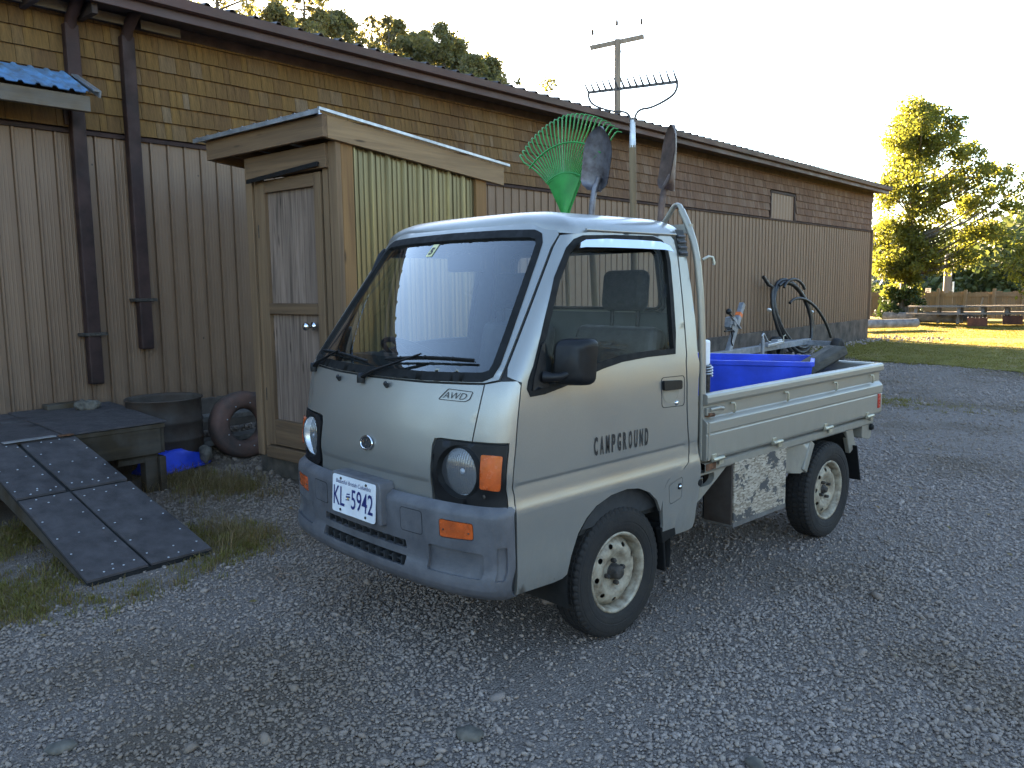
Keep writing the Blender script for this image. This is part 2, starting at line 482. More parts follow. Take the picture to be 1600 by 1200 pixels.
def pebble_mat():
    m, n, b = nt('pebble_stone')
    oi = N(n, 'ShaderNodeObjectInfo')
    base = ramp(n, oi.outputs['Random'], [(0, (0.195, 0.154, 0.130)), (0.35, (0.246, 0.195, 0.165)), (0.7, (0.288, 0.229, 0.194)), (0.9, (0.275, 0.208, 0.160)), (1, (0.355, 0.29, 0.25))])
    geo = N(n, 'ShaderNodeNewGeometry')
    soil = soil_mask(n, geo.outputs['Position'], 0.45, 0.60)
    base = mixc(n, math_(n, 'MULTIPLY', soil, 0.62), base, (0.165, 0.116, 0.078))
    k = noise(n, coords(n), 40, 3)
    base = mixc(n, 1.0, base, ramp(n, k, [(0.3, (0.8,) * 3), (0.7, (1.1,) * 3)]), 'MULTIPLY')
    n.links.new(base, b.inputs['Base Color'])
    b.inputs['Roughness'].default_value = 0.75
    b.inputs['Specular IOR Level'].default_value = 0.35
    return m
M['pebble'] = pebble_mat()

def lawn_mat():
    m, n, b = nt('lawn_soil')
    geo = N(n, 'ShaderNodeNewGeometry')
    pos = geo.outputs['Position']
    f = noise(n, pos, 0.9, 6, 0.65)
    base = ramp(n, f, [(0.35, (0.16, 0.135, 0.03)), (0.55, (0.21, 0.17, 0.04)), (0.72, (0.25, 0.185, 0.09))])
    k = noise(n, pos, 22, 4)
    base = mixc(n, 1.0, base, ramp(n, k, [(0.3, (0.6,) * 3), (0.7, (1.1,) * 3)]), 'MULTIPLY')
    n.links.new(base, b.inputs['Base Color'])
    b.inputs['Roughness'].default_value = 0.95
    b.inputs['Specular IOR Level'].default_value = 0.1
    bump(n, b, k, 0.8, 0.03)
    return m
M['lawn'] = lawn_mat()

def leaf_mat(name, cols, trans=0.45):
    m = bpy.data.materials.new(name)
    m.use_nodes = True
    n = m.node_tree
    n.nodes.clear()
    out = N(n, 'ShaderNodeOutputMaterial')
    df = N(n, 'ShaderNodeBsdfPrincipled')
    df.inputs['Roughness'].default_value = 0.55
    df.inputs['Specular IOR Level'].default_value = 0.3
    tl = N(n, 'ShaderNodeBsdfTranslucent')
    mx = N(n, 'ShaderNodeMixShader')
    mx.inputs[0].default_value = trans
    r = rnd(n)
    c = ramp(n, r, [(i / (len(cols) - 1), x) for i, x in enumerate(cols)])
    n.links.new(c, df.inputs['Base Color'])
    t2 = mixc(n, 1.0, c, (1.5, 1.45, 0.8), 'MULTIPLY')
    n.links.new(t2, tl.inputs[0])
    n.links.new(df.outputs[0], mx.inputs[1])
    n.links.new(tl.outputs[0], mx.inputs[2])
    n.links.new(mx.outputs[0], out.inputs[0])
    return m
M['leaf_maple'] = leaf_mat('leaf_yellow_green', [(0.090, 0.102, 0.026), (0.12, 0.13, 0.032), (0.15, 0.155, 0.038)], 0.6)
M['leaf_dark'] = leaf_mat('leaf_dark_green', [(0.095, 0.098, 0.052), (0.12, 0.118, 0.058), (0.155, 0.14, 0.062)], 0.5)
M['leaf_conifer'] = leaf_mat('needle_green', [(0.085, 0.085, 0.052), (0.11, 0.105, 0.056), (0.14, 0.12, 0.06)], 0.45)
M['leaf_sunny'] = leaf_mat('leaf_sunny_green', [(0.09, 0.095, 0.045), (0.12, 0.12, 0.055), (0.15, 0.14, 0.06)], 0.2)  # leaf colour lightened and yellowed so the added wood bounces warm light
M['leaf_far'] = leaf_mat('leaf_far_green', [(0.045, 0.066, 0.03), (0.07, 0.095, 0.04), (0.10, 0.115, 0.048)], 0.3)
M['blade'] = leaf_mat('grass_blade', [(0.11, 0.10, 0.022), (0.16, 0.14, 0.03), (0.22, 0.17, 0.055)], 0.4)
M['blade_dry'] = leaf_mat('grass_dry', [(0.16, 0.10, 0.045), (0.22, 0.15, 0.07), (0.12, 0.10, 0.035)], 0.3)
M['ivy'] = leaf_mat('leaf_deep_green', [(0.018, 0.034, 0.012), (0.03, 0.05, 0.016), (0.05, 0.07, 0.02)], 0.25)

# ---------------------------------------------------------------- geometry helpers
def tag(o, label=None, cat=None, group=None, kind=None):
    if label: o['label'] = label
    if cat: o['category'] = cat
    if group: o['group'] = group
    if kind: o['kind'] = kind
    return o

def thing(name, label, cat, loc=(0, 0, 0), rz=0.0, group=None):
    o = bpy.data.objects.new(name, None)
    o.empty_display_size = 0.2
    COL.objects.link(o)
    o.location = loc
    o.rotation_euler = (0, 0, rz)
    return tag(o, label, cat, group)

def link(name, me, parent=None):
    o = bpy.data.objects.new(name, me)
    COL.objects.link(o)
    if parent is not None:
        o.parent = parent
    return o

def V3(a):
    return np.asarray(a, float)

class MB:
    """collects faces, then becomes one mesh object"""
    def __init__(s):
        s.v, s.f, s.s, s.m = [], [], [], []
    def add(s, vs, fs, smooth=False, mi=0):
        o = len(s.v)
        s.v.extend([tuple(map(float, p)) for p in vs])
        s.f.extend([tuple(i + o for i in f) for f in fs])
        s.s.extend([smooth] * len(fs))
        s.m.extend([mi] * len(fs))
        return s
    def box(s, c, d, rot=None, mi=0, taper=1.0):
        """centre, full size; rot = Euler tuple; taper scales the top"""
        hx, hy, hz = d[0] / 2, d[1] / 2, d[2] / 2
        P = [(-hx, -hy, -hz), (hx, -hy, -hz), (hx, hy, -hz), (-hx, hy, -hz), (-hx * taper, -hy * taper, hz), (hx * taper, -hy * taper, hz), (hx * taper, hy * taper, hz), (-hx * taper, hy * taper, hz)]
        if rot is not None:
            e = Euler(rot).to_matrix() if not isinstance(rot, Matrix) else rot
            P = [e @ Vector(p) for p in P]
        P = [(p[0] + c[0], p[1] + c[1], p[2] + c[2]) for p in P]
        return s.add(P, [(3, 2, 1, 0), (4, 5, 6, 7), (0, 1, 5, 4), (1, 2, 6, 5), (2, 3, 7, 6), (3, 0, 4, 7)], False, mi)
    def bar(s, a, b, w, h, up=(0, 0, 1), mi=0):
        """rectangular bar from a to b, w across, h along up"""
        a, b = V3(a), V3(b)
        d = b - a
        L = np.linalg.norm(d)
        d /= L
        u = V3(up)
        x = np.cross(d, u)
        if np.linalg.norm(x) < 1e-6:
            x = np.cross(d, (1, 0, 0))
        x /= np.linalg.norm(x)
        u = np.cross(x, d)
        P = [p + x * i * w / 2 + u * j * h / 2 for p in (a, b) for i, j in ((-1, -1), (1, -1), (1, 1), (-1, 1))]
        return s.add(P, [(0, 1, 2, 3), (7, 6, 5, 4), (0, 4, 5, 1), (1, 5, 6, 2), (2, 6, 7, 3), (3, 7, 4, 0)], False, mi)
    def tube(s, pts, r, n=8, closed=False, caps=True, smooth=True, mi=0, flat=1.0):
        """round tube along a path; r a number or a list"""
        P = [V3(p) for p in pts]
        k = len(P)
        rr = [r] * k if np.isscalar(r) else list(r)
        vs, fs = [], []
        prev = None
        for i in range(k):
            if closed:
                t = P[(i + 1) % k] - P[i - 1]
            else:
                t = P[min(i + 1, k - 1)] - P[max(i - 1, 0)]
            t = t / (np.linalg.norm(t) + 1e-12)
            if prev is None:
                a = np.cross(t, (0, 0, 1))
                if np.linalg.norm(a) < 1e-3:
                    a = np.cross(t, (1, 0, 0))
            else:
                a = prev - t * (prev @ t)
            a /= np.linalg.norm(a)
            prev = a
            b = np.cross(t, a)
            for j in range(n):
                th = 2 * math.pi * j / n
                vs.append(P[i] + rr[i] * (a * math.cos(th) + b * math.sin(th) * flat))
        m = k if closed else k - 1
        for i in range(m):
            for j in range(n):
                a0, a1 = i * n + j, i * n + (j + 1) % n
                b0, b1 = ((i + 1) % k) * n + j, ((i + 1) % k) * n + (j + 1) % n
                fs.append((a0, b0, b1, a1))
        s.add(vs, fs, smooth, mi)
        if caps and not closed:
            s.add(vs[:n], [tuple(range(n))], False, mi)
            s.add(vs[-n:], [tuple(range(n - 1, -1, -1))], False, mi)
        return s
    def lathe(s, prof, n=32, axis='z', c=(0, 0, 0), smooth=True, mi=0, rfun=None, a0=0.0, a1=2 * math.pi):
        """prof: list of (radius, height along axis)"""
        vs, fs = [], []
        full = abs(a1 - a0 - 2 * math.pi) < 1e-6
        cnt = n if full else n + 1
        for i in range(cnt):
            th = a0 + (a1 - a0) * i / n
            for j, (r, h) in enumerate(prof):
                if rfun:
                    r = rfun(i, j, r)
                p = {'z': (r * math.cos(th), r * math.sin(th), h), 'x': (h, r * math.cos(th), r * math.sin(th)), 'y': (r * math.cos(th), h, -r * math.sin(th))}[axis]
                vs.append((p[0] + c[0], p[1] + c[1], p[2] + c[2]))
        k = len(prof)
        for i in range(n):
            for j in range(k - 1):
                a, b = i * k + j, ((i + 1) % cnt) * k + j
                fs.append((a, b, b + 1, a + 1))
        return s.add(vs, fs, smooth, mi)
    def prism(s, poly, a, b, fn, smooth=False, mi=0):
        """poly 2-D outline, extruded between depths a and b; fn(u,v,w)->xyz"""
        k = len(poly)
        vs = [fn(u, v, a) for u, v in poly] + [fn(u, v, b) for u, v in poly]
        fs = [tuple(range(k - 1, -1, -1)), tuple(range(k, 2 * k))]
        s.add(vs, fs, False, mi)
        s.add(vs, [(i, (i + 1) % k, k + (i + 1) % k, k + i) for i in range(k)], smooth, mi)
        return s
    def sweep(s, prof, fn, L0, L1, n=1, smooth=False, mi=0, closed=False):
        """open 2-D profile carried from L0 to L1; fn(u,v,w)"""
        k = len(prof)
        vs = [fn(u, v, L0 + (L1 - L0) * i / n) for i in range(n + 1) for u, v in prof]
        fs = []
        for i in range(n):
            for j in range(k if closed else k - 1):
                a, b = i * k + j, i * k + (j + 1) % k
                fs.append((a, b, b + k, a + k))
        return s.add(vs, fs, smooth, mi)
    def sphere(s, c, r, n=14, m=8, mi=0, z0=-1.0, z1=1.0):
        rx, ry, rz = (r, r, r) if np.isscalar(r) else r
        vs, fs = [], []
        for i in range(m + 1):
            ph = math.pi * i / m
            for j in range(n):
                th = 2 * math.pi * j / n
                vs.append((c[0] + rx * math.sin(ph) * math.cos(th), c[1] + ry * math.sin(ph) * math.sin(th), c[2] + rz * math.cos(ph)))
        for i in range(m):
            for j in range(n):
                a, b = i * n + j, i * n + (j + 1) % n
                fs.append((a, a + n, b + n, b))
        return s.add(vs, fs, True, mi)
    def mirror(s):
        """a copy with x negated"""
        t = MB()
        t.v = [(-x, y, z) for x, y, z in s.v]
        t.f = [tuple(reversed(f)) for f in s.f]
        t.s, t.m = list(s.s), list(s.m)
        return t
    def mesh(s, name, mats):
        me = bpy.data.meshes.new(name)
        me.from_pydata(s.v, [], s.f)
        me.polygons.foreach_set('use_smooth', s.s)
        for m_ in (mats if isinstance(mats, (list, tuple)) else [mats]):
            me.materials.append(M[m_] if isinstance(m_, str) else m_)
        if any(s.m):
            me.polygons.foreach_set('material_index', s.m)
        me.update()
        return me
    def build(s, name, mats, parent=None, bev=0.0, seg=2, weld=False, sub=0):
        me = s.mesh(name, mats)
        if weld:
            b = bmesh.new()
            b.from_mesh(me)
            bmesh.ops.remove_doubles(b, verts=b.verts, dist=1e-5)
            bmesh.ops.recalc_face_normals(b, faces=b.faces)
            b.to_mesh(me)
            b.free()
        o = link(name, me, parent)
        if bev:
            md = o.modifiers.new('bevel', 'BEVEL')
            md.width = bev
            md.segments = seg
            md.limit_method = 'ANGLE'
            md.angle_limit = R(40)
            md.harden_normals = False
        if sub:
            md = o.modifiers.new('sub', 'SUBSURF')
            md.levels = md.render_levels = sub
        return o

def resample(loop, step, closed=True):
    out = []
    k = len(loop)
    for i in range(k if closed else k - 1):
        a, b = V3(loop[i]), V3(loop[(i + 1) % k])
        m = max(1, int(math.ceil(np.linalg.norm(b - a) / step)))
        for j in range(m):
            out.append(tuple(a + (b - a) * j / m))
    if not closed:
        out.append(tuple(loop[-1]))
    return out

def rounded(poly, r, n=5):
    """round the corners of a polygon; r a number or per-corner list"""
    k = len(poly)
    out = []
    for i in range(k):
        rr = r if np.isscalar(r) else r[i]
        p = V3(poly[i])
        if rr <= 0:
            out.append(tuple(p))
            continue
        a, b = V3(poly[i - 1]) - p, V3(poly[(i + 1) % k]) - p
        la, lb = np.linalg.norm(a), np.linalg.norm(b)
        q = min(rr, la * 0.45, lb * 0.45)
        A, B = p + a / la * q, p + b / lb * q
        for j in range(n + 1):
            t = j / n
            out.append(tuple((1 - t) ** 2 * A + 2 * t * (1 - t) * p + t * t * B))
    return out

def smooth_loop(pts, it=2, closed=True):
    """Chaikin"""
    P = [V3(p) for p in pts]
    for _ in range(it):
        Q = []
        k = len(P)
        for i in range(k if closed else k - 1):
            a, b = P[i], P[(i + 1) % k]
            Q += [a * 0.75 + b * 0.25, a * 0.25 + b * 0.75]
        if not closed:
            Q = [P[0]] + Q + [P[-1]]
        P = Q
    return [tuple(p) for p in P]

def inside(poly, pts):
    P = np.asarray(poly, float)
    x, y = pts[:, 0], pts[:, 1]
    r = np.zeros(len(pts), bool)
    j = len(P) - 1
    for i in range(len(P)):
        c = (P[i, 1] > y) != (P[j, 1] > y)
        with np.errstate(divide='ignore', invalid='ignore'):
            xi = (P[j, 0] - P[i, 0]) * (y - P[i, 1]) / (P[j, 1] - P[i, 1]) + P[i, 0]
        r ^= c & (x < xi)
        j = i
    return r

def cdt(outer, holes=(), step=0.03, extra_v=()):
    """triangulated 2-D region with holes: (verts Nx2, tris)"""
    loops = [resample(outer, step)] + [resample(h, step) for h in holes]
    vs, es = [], []
    for L in loops:
        o = len(vs)
        vs += L
        es += [(o + i, o + (i + 1) % len(L)) for i in range(len(L))]
    A = np.asarray(vs, float)
    lo, hi = A.min(0), A.max(0)
    us = np.arange(lo[0] + step * 0.5, hi[0], step)
    ws = np.arange(lo[1] + step * 0.5, hi[1], step)
    ws = np.sort(np.concatenate([ws, [e for e in extra_v if lo[1] < e < hi[1]]]))
    G = np.array([(u, w) for u in us for w in ws]).reshape(-1, 2)
    if len(G):
        ok = inside(loops[0], G)
        for L in loops[1:]:
            ok &= ~inside(L, G)
        G = G[ok]
        if len(G):
            d = np.full(len(G), 9.0)
            for k in range(0, len(A), 200):
                dd = np.linalg.norm(G[:, None] - A[None, k:k + 200], axis=2).min(1)
                d = np.minimum(d, dd)
            G = G[d > step * 0.4]
    allv = [Vector(v) for v in vs] + [Vector(g) for g in G]
    res = delaunay_2d_cdt(allv, es, [], 0, 1e-7)
    rv = np.array([tuple(v) for v in res[0]])
    tr = np.array([t for t in res[2] if len(t) == 3])
    c = rv[tr].mean(1)
    ok = inside(loops[0], c)
    for L in loops[1:]:
        ok &= ~inside(L, c)
    tr = tr[ok]
    a, b, d = rv[tr[:, 0]], rv[tr[:, 1]], rv[tr[:, 2]]
    ar = (b[:, 0] - a[:, 0]) * (d[:, 1] - a[:, 1]) - (b[:, 1] - a[:, 1]) * (d[:, 0] - a[:, 0])
    tr[ar < 0] = tr[ar < 0][:, ::-1]
    return rv, tr[np.abs(ar) > 1e-12]

def skin(mb, outer, holes, fn, step=0.03, thick=0.012, extra_v=(), smooth=True, mi=0, back=False):
    """region mapped by fn(u,v,inset) -> xyz, its rims turned inwards by thick"""
    rv, tr = cdt(outer, holes, step, extra_v)
    top = [fn(u, w, 0.0) for u, w in rv]
    mb.add(top, [tuple(t) for t in tr], smooth, mi)
    if thick:
        cnt = {}
        for t in tr:
            for i in range(3):
                e = (t[i], t[(i + 1) % 3])
                k = (min(e), max(e))
                cnt[k] = None if k in cnt else e
        vs, fs = [], []
        for e in cnt.values():
            if e is None:
                continue
            o = len(vs)
            for i in e:
                vs.append(fn(rv[i][0], rv[i][1], 0.0))
            for i in reversed(e):
                vs.append(fn(rv[i][0], rv[i][1], thick))
            fs.append((o + 1, o, o + 3, o + 2))
        mb.add(vs, fs, False, mi)
        if back:
            mb.add([fn(u, w, thick) for u, w in rv], [tuple(t[::-1]) for t in tr], smooth, mi)
    return mb

def text_mesh(body, size=1.0, sx=1.0, shear=0.0, space=1.0, bold=0.0):
    """lettering as 2-D triangles: (verts, faces), baseline at 0, starts at x=0"""
    cu = bpy.data.curves.new('lettering', 'FONT')
    cu.body = body
    cu.size = size
    cu.space_character = space
    cu.shear = shear
    cu.offset = bold
    cu.resolution_u = 3
    o = bpy.data.objects.new('lettering', cu)
    COL.objects.link(o)
    dg = bpy.context.evaluated_depsgraph_get()
    me = bpy.data.meshes.new_from_object(o.evaluated_get(dg))
    vs = np.array([tuple(v.co) for v in me.vertices]).reshape(-1, 3)
    fs = [tuple(p.vertices) for p in me.polygons]
    bpy.data.objects.remove(o)
    bpy.data.curves.remove(cu)
    bpy.data.meshes.remove(me)
    vs[:, 0] *= sx
    vs[:, 0] -= vs[:, 0].min()
    return vs, fs

def lettering(mb, body, size, x0, x1, fn, **k):
    """fits a line between x0 and x1; fn(u,v) -> xyz"""
    vs, fs = text_mesh(body, size, **k)
    w = vs[:, 0].max()
    P = [fn(x0 + (x1 - x0) * v[0] / w, v[1]) for v in vs]
    return mb.add(P, fs)

def copy_tree(o, parent=None):
    c = o.copy()
    COL.objects.link(c)
    if parent is not None:
        c.parent = parent
    for ch in list(o.children):
        copy_tree(ch, c)
    return c

# building frame: t out from the wall, s along it, z up
BANG = 0.09559
BO = Vector((-4.4725, -0.4288, 0))
BE = Vector((math.cos(BANG), math.sin(BANG), 0))
BD = Vector((-math.sin(BANG), math.cos(BANG), 0))
def B(t, s, z=0.0):
    p = BO + BE * t + BD * s
    return (p.x, p.y, z)
def tos(x, y):
    p = Vector((x, y, 0)) - BO
    return p.dot(BE), p.dot(BD)
def bthing(name, label, cat, t, s, z=0.0, rz=0.0, group=None):
    return thing(name, label, cat, B(t, s, z), BANG + rz, group)
def sstep(a, b, x):
    x = np.clip((x - a) / (b - a), 0, 1)
    return x * x * (3 - 2 * x)
def ground_h(x, y):
    """the yard rises a little towards the wall near the drum and the tyre"""
    px, py = np.asarray(x) - BO.x, np.asarray(y) - BO.y
    t = px * BE.x + py * BE.y
    s = px * BD.x + py * BD.y
    return 0.14 * sstep(0.95, 0.25, t) * sstep(7.0, 3.0, s) + 0.02 * sstep(2.0, 1.2, t) * sstep(9, 4, s) - 0.10 * sstep(10, 22, s) * sstep(6, 1, t)

def scatter(name, pts, rot, scl, sources, mat=None):
    """real stones or blades set out on given points by geometry nodes (one uncountable mass)"""
    me = bpy.data.meshes.new(name)
    me.from_pydata([tuple(p) for p in pts], [], [])
    a = me.attributes.new('rot', 'FLOAT_VECTOR', 'POINT')
    a.data.foreach_set('vector', np.asarray(rot, np.float32).ravel())
    a = me.attributes.new('scl', 'FLOAT_VECTOR', 'POINT')
    a.data.foreach_set('vector', np.asarray(scl, np.float32).ravel())
    a = me.attributes.new('pick', 'INT', 'POINT')
    a.data.foreach_set('value', RNG.integers(0, len(sources), len(pts)).astype(np.int32))
    o = link(name, me)
    g = bpy.data.node_groups.new(name + '_nodes', 'GeometryNodeTree')
    g.interface.new_socket('Geometry', in_out='INPUT', socket_type='NodeSocketGeometry')
    g.interface.new_socket('Geometry', in_out='OUTPUT', socket_type='NodeSocketGeometry')
    gi, go = g.nodes.new('NodeGroupInput'), g.nodes.new('NodeGroupOutput')
    iop = g.nodes.new('GeometryNodeInstanceOnPoints')
    iop.inputs['Pick Instance'].default_value = True
    ci = g.nodes.new('GeometryNodeGeometryToInstance')
    for so in reversed(sources):
        oi = g.nodes.new('GeometryNodeObjectInfo')
        oi.inputs['Object'].default_value = so
        oi.inputs['As Instance'].default_value = False
        g.links.new(oi.outputs['Geometry'], ci.inputs[0])
    def attr(nm, ty):
        n_ = g.nodes.new('GeometryNodeInputNamedAttribute')
        n_.data_type = ty
        n_.inputs['Name'].default_value = nm
        return n_.outputs[0]
    g.links.new(gi.outputs[0], iop.inputs['Points'])
    g.links.new(ci.outputs[0], iop.inputs['Instance'])
    g.links.new(attr('pick', 'INT'), iop.inputs['Instance Index'])
    g.links.new(attr('rot', 'FLOAT_VECTOR'), iop.inputs['Rotation'])
    g.links.new(attr('scl', 'FLOAT_VECTOR'), iop.inputs['Scale'])
    g.links.new(iop.outputs[0], go.inputs[0])
    md = o.modifiers.new('scatter', 'NODES')
    md.node_group = g
    o['kind'] = 'stuff'
    return o

# ---------------------------------------------------------------- ground
def ground_mesh():
    xs = np.concatenate([[-400, -150, -60, -30, -18, -13], np.arange(-11, 12.1, 0.4), [16, 25, 60, 150, 400]])
    ys = np.concatenate([[-400, -150, -50, -20, -10], np.arange(-7, 34.1, 0.5), [45, 80, 150, 400]])
    X, Y = np.meshgrid(xs, ys, indexing='ij')
    Z = ground_h(X, Y)
    near = (np.abs(X) < 12) & (Y > -7) & (Y < 30)
    Z = Z + np.where(near, 0.012 * np.sin(X * 1.7 + 0.6 * Y) * np.sin(Y * 1.3 - 0.4 * X), 0) * sstep(2.0, 4.0, np.hypot(X - 0, Y - 1.7))
    n = len(ys)
    vs = [(X[i, j], Y[i, j], Z[i, j]) for i in range(len(xs)) for j in range(n)]
    fs = [(i * n + j, (i + 1) * n + j, (i + 1) * n + j + 1, i * n + j + 1) for i in range(len(xs) - 1) for j in range(n - 1)]
    mb = MB()
    mb.add(vs, fs, True)
    o = mb.build('ground', 'gravel')
    tag(o, 'grey gravel yard with brown soil showing through', kind='structure')
ground_mesh()

LAWN_EDGE = [(-5.6, 14.9), (-4.78, 14.3), (-4.2, 13.75), (-3.69, 13.4), (-3.09, 13.25), (-2.54, 13.2), (-1.99, 13.05), (-0.93, 12.7), (0.6, 12.2), (3, 11.6), (7, 10.8), (14, 9.5)]
def lawn_mesh():
    edge = []
    for i in range(len(LAWN_EDGE) - 1):
        a, b = V3(LAWN_EDGE[i]), V3(LAWN_EDGE[i + 1])
        for j in range(6):
            p = a + (b - a) * j / 6
            edge.append((p[0] + random.uniform(-.07, .07), p[1] + random.uniform(-.10, .10)))
    poly = edge + [(14, 9.5), (60, 5), (300, 0), (300, 380), (-300, 380), (-300, 20), (-60, 18), (-13, 16)]
    near = edge + [(14, 9.5), (14, 34), (-13, 34), (-13, 16)]
    mb = MB()
    rv, tr = cdt(near, (), 0.7)
    mb.add([(x, y, float(ground_h(x, y)) + 0.02) for x, y in rv], [tuple(t) for t in tr], True)
    mb.add([(14, 9.5, .02), (60, 5, .02), (300, 0, .02), (300, 380, .02), (14, 34, .02)], [(0, 1, 2, 3, 4)])
    mb.add([(14, 34, .02), (300, 380, .02), (-300, 380, .02), (-13, 34, .02)], [(0, 1, 2, 3)])
    mb.add([(-13, 34, .02), (-300, 380, .02), (-300, 20, .02), (-60, 18, .02), (-13, 16, .02)], [(0, 1, 2, 3, 4)])
    o = mb.build('lawn', 'lawn')
    tag(o, 'yellowing mown lawn beyond the gravel yard', kind='structure')
lawn_mesh()

# ---------------------------------------------------------------- warehouse
S0, S1 = -3.2, 20.35
EAVE_T, EAVE_Z = 0.36, 3.84
ware = bthing('warehouse', 'long brown warehouse with ribbed steel siding below weathered cedar shingles', 'building', 0, 0)
def build_warehouse():
    W_, ZT = 12.0, 3.62
    mb = MB()                                                    # solid core
    mb.box((-W_ / 2 - 0.03, (S0 + S1) / 2, ZT / 2), (W_, S1 - S0, ZT))
    mb.add([(-0.03, S1 - .002, ZT), (-W_ - .03, S1 - .002, ZT), (-W_ / 2, S1 - .002, ZT + 1.0)], [(0, 1, 2)])
    mb.build('wall_core', 'wallcore', ware)
    mb = MB()
    mb.box((-0.06, (S0 + S1) / 2, 0.13), (0.16, S1 - S0 + 0.02, 0.66))
    mb.build('foundation', 'concrete', ware, bev=0.012)
    # ribbed steel sheets
    pitch, nr = 0.1524, 6
    def prof():
        pr = []
        for k in range(nr):
            y = k * pitch
            pr += [(0.0, y), (-0.010, y + 0.002), (-0.010, y + 0.007), (0.013, y + 0.011), (0.013, y + 0.026), (0.0, y + 0.034)]
            for q in (0.060, 0.088, 0.116):
                pr += [(0.0, y + q - 0.006), (0.0018, y + q), (0.0, y + q + 0.006)]
        pr.append((0.0, nr * pitch))
        return pr
    pr = prof()
    z0, z1 = 0.46, 2.715
    mb = MB()
    mb.sweep(pr, lambda u, v, w: (u, v, w), z0, z1)
    sheet = mb.mesh('siding_panel', 'siding')
    i = 0
    s = S0
    while s + pitch * nr <= S1 + 0.02:
        o = link('siding_panel', sheet, ware)
        o.location = (0.002 + 0.0022 * (i % 2), s, random.uniform(-0.008, 0.008))
        s += pitch * nr
        i += 1
    rest = S1 - s
    if rest > 0.03:
        mb = MB()
        p2 = [p for p in pr if p[1] <= rest]
        mb.sweep(p2 + [(0, rest)], lambda u, v, w: (u, v, w), z0, z1)
        o = mb.build('siding_panel', 'siding', ware)
        o.location = (0.003, s, 0)
    mb = MB()
    mb.sweep([(0, 2.70), (0.030, 2.700), (0.034, 2.728), (0.010, 2.742), (0, 2.742)], lambda u, v, w: (u, w, v), S0, S1)
    mb.build('trim_strip', 'downspout', ware)
    mb = MB()
    mb.box((0.022, S1 + 0.012, 1.6), (0.07, 0.05, 2.32))
    mb.build('corner_trim', 'siding', ware, bev=0.004)
    # shingles: every one its own piece, as far along the wall as they can be picked apart
    expo = 0.141
    rows = 7
    nvar = 5
    meshes = {}
    def shingle(w, k):
        key = (round(w, 2), k)
        if key not in meshes:
            rr = random.Random(k * 97 + int(w * 1000))
            mb_ = MB()
            t0, t1 = 0.026 + rr.uniform(0, .006), 0.004
            L = expo + 0.03
            dl = rr.uniform(-.0018, .0018)
            g = 0.0014
            a = [(0, g, dl), (0, w - g, -dl), (t0, w - g, -dl), (t0, g, dl), (0, g, L), (0, w - g, L), (t1, w - g, L), (t1, g, L)]
            mb_.add(a, [(0, 1, 2, 3), (7, 6, 5, 4), (3, 2, 6, 7), (1, 5, 6, 2), (0, 3, 7, 4)])
            meshes[key] = mb_.mesh('shingle', 'shingle')
        return meshes[key]
    alls = []
    hatch = (14.05, 15.25)
    for r in range(rows):
        z = 2.746 + r * expo
        s = S0 + random.uniform(-.1, 0)
        while s < S1:
            w = random.choice([0.06, 0.08, 0.10, 0.11, 0.13, 0.15, 0.18])
            if s + w > S1:
                w = max(0.05, round(S1 - s, 2))
            if not (z < 3.2 and s + w > hatch[0] and s < hatch[1]):
                alls.append((s, z, w, random.randrange(nvar)))
            s += w
    vis = [a for a in alls if a[0] > 0.1 and a[0] < 9]
    vis.sort(key=lambda a: a[0])
    keep = set(vis[:300])
    far = MB()
    for a in alls:
        s, z, w, k = a
        if a in keep:
            o = link('shingle', shingle(w, k), ware)
            o.location = (0.002, s, z)
        else:
            me = shingle(w, k)
            far.add([(v.co.x + 0.002, v.co.y + s, v.co.z + z) for v in me.vertices], [tuple(p.vertices) for p in me.polygons])
    o = far.build('shingle_courses', 'shingle', ware)
    o['kind'] = 'stuff'
    mb = MB()                                                     # hatch in the shingles, far along
    mb.sweep([(0.012 + 0.010 * (1 if (k % 3 == 1) else 0), hatch[0] + k * 0.05) for k in range(25)], lambda u, v, w: (u, v, w), 2.735, 3.245)
    h = mb.build('hatch', 'siding', ware)
    mb = MB()
    for a, b_ in (((0.012, hatch[0], 2.74), (0.012, hatch[0], 3.27)), ((0.012, hatch[1], 2.74), (0.012, hatch[1], 3.27)), ((0.012, hatch[0] - .03, 3.26), (0.012, hatch[1] + .03, 3.26))):
        mb.bar(a, b_, 0.045, 0.045, up=(1, 0, 0))
    mb.build('frame', 'downspout', h)
    # eaves
    mb = MB()
    mb.box((0.022, (S0 + S1) / 2, 3.66), (0.024, S1 - S0, 0.10))
    mb.build('frieze_board', 'soffit', ware, bev=0.003)
    mb = MB()
    mb.add([(0.0, S0 - .1, 3.70), (EAVE_T, S0 - .1, 3.655), (EAVE_T, S1 + .12, 3.655), (0.0, S1 + .12, 3.70)], [(0, 1, 2, 3)])
    mb.add([(0.0, S0 - .1, 3.72), (EAVE_T, S0 - .1, 3.675), (EAVE_T, S1 + .12, 3.675), (0.0, S1 + .12, 3.72)], [(3, 2, 1, 0)])
    mb.build('soffit', 'soffit', ware)
    mb = MB()
    mb.box((EAVE_T + 0.012, (S0 + S1) / 2, 3.725), (0.024, S1 - S0 + 0.22, 0.155))
    mb.build('fascia', 'fascia', ware, bev=0.003)
    mb = MB()                                                     # small gutter lip in front of the fascia
    mb.sweep([(EAVE_T + .025, 3.80), (EAVE_T + .030, 3.755), (EAVE_T + .055, 3.735), (EAVE_T + .085, 3.742), (EAVE_T + .095, 3.80), (EAVE_T + .102, 3.80), (EAVE_T + .092, 3.730), (EAVE_T + .055, 3.720), (EAVE_T + .024, 3.745)], lambda u, v, w: (u, w, v), S0 - .1, S1 + .1, smooth=False)
    mb.build('gutter', 'fascia', ware)
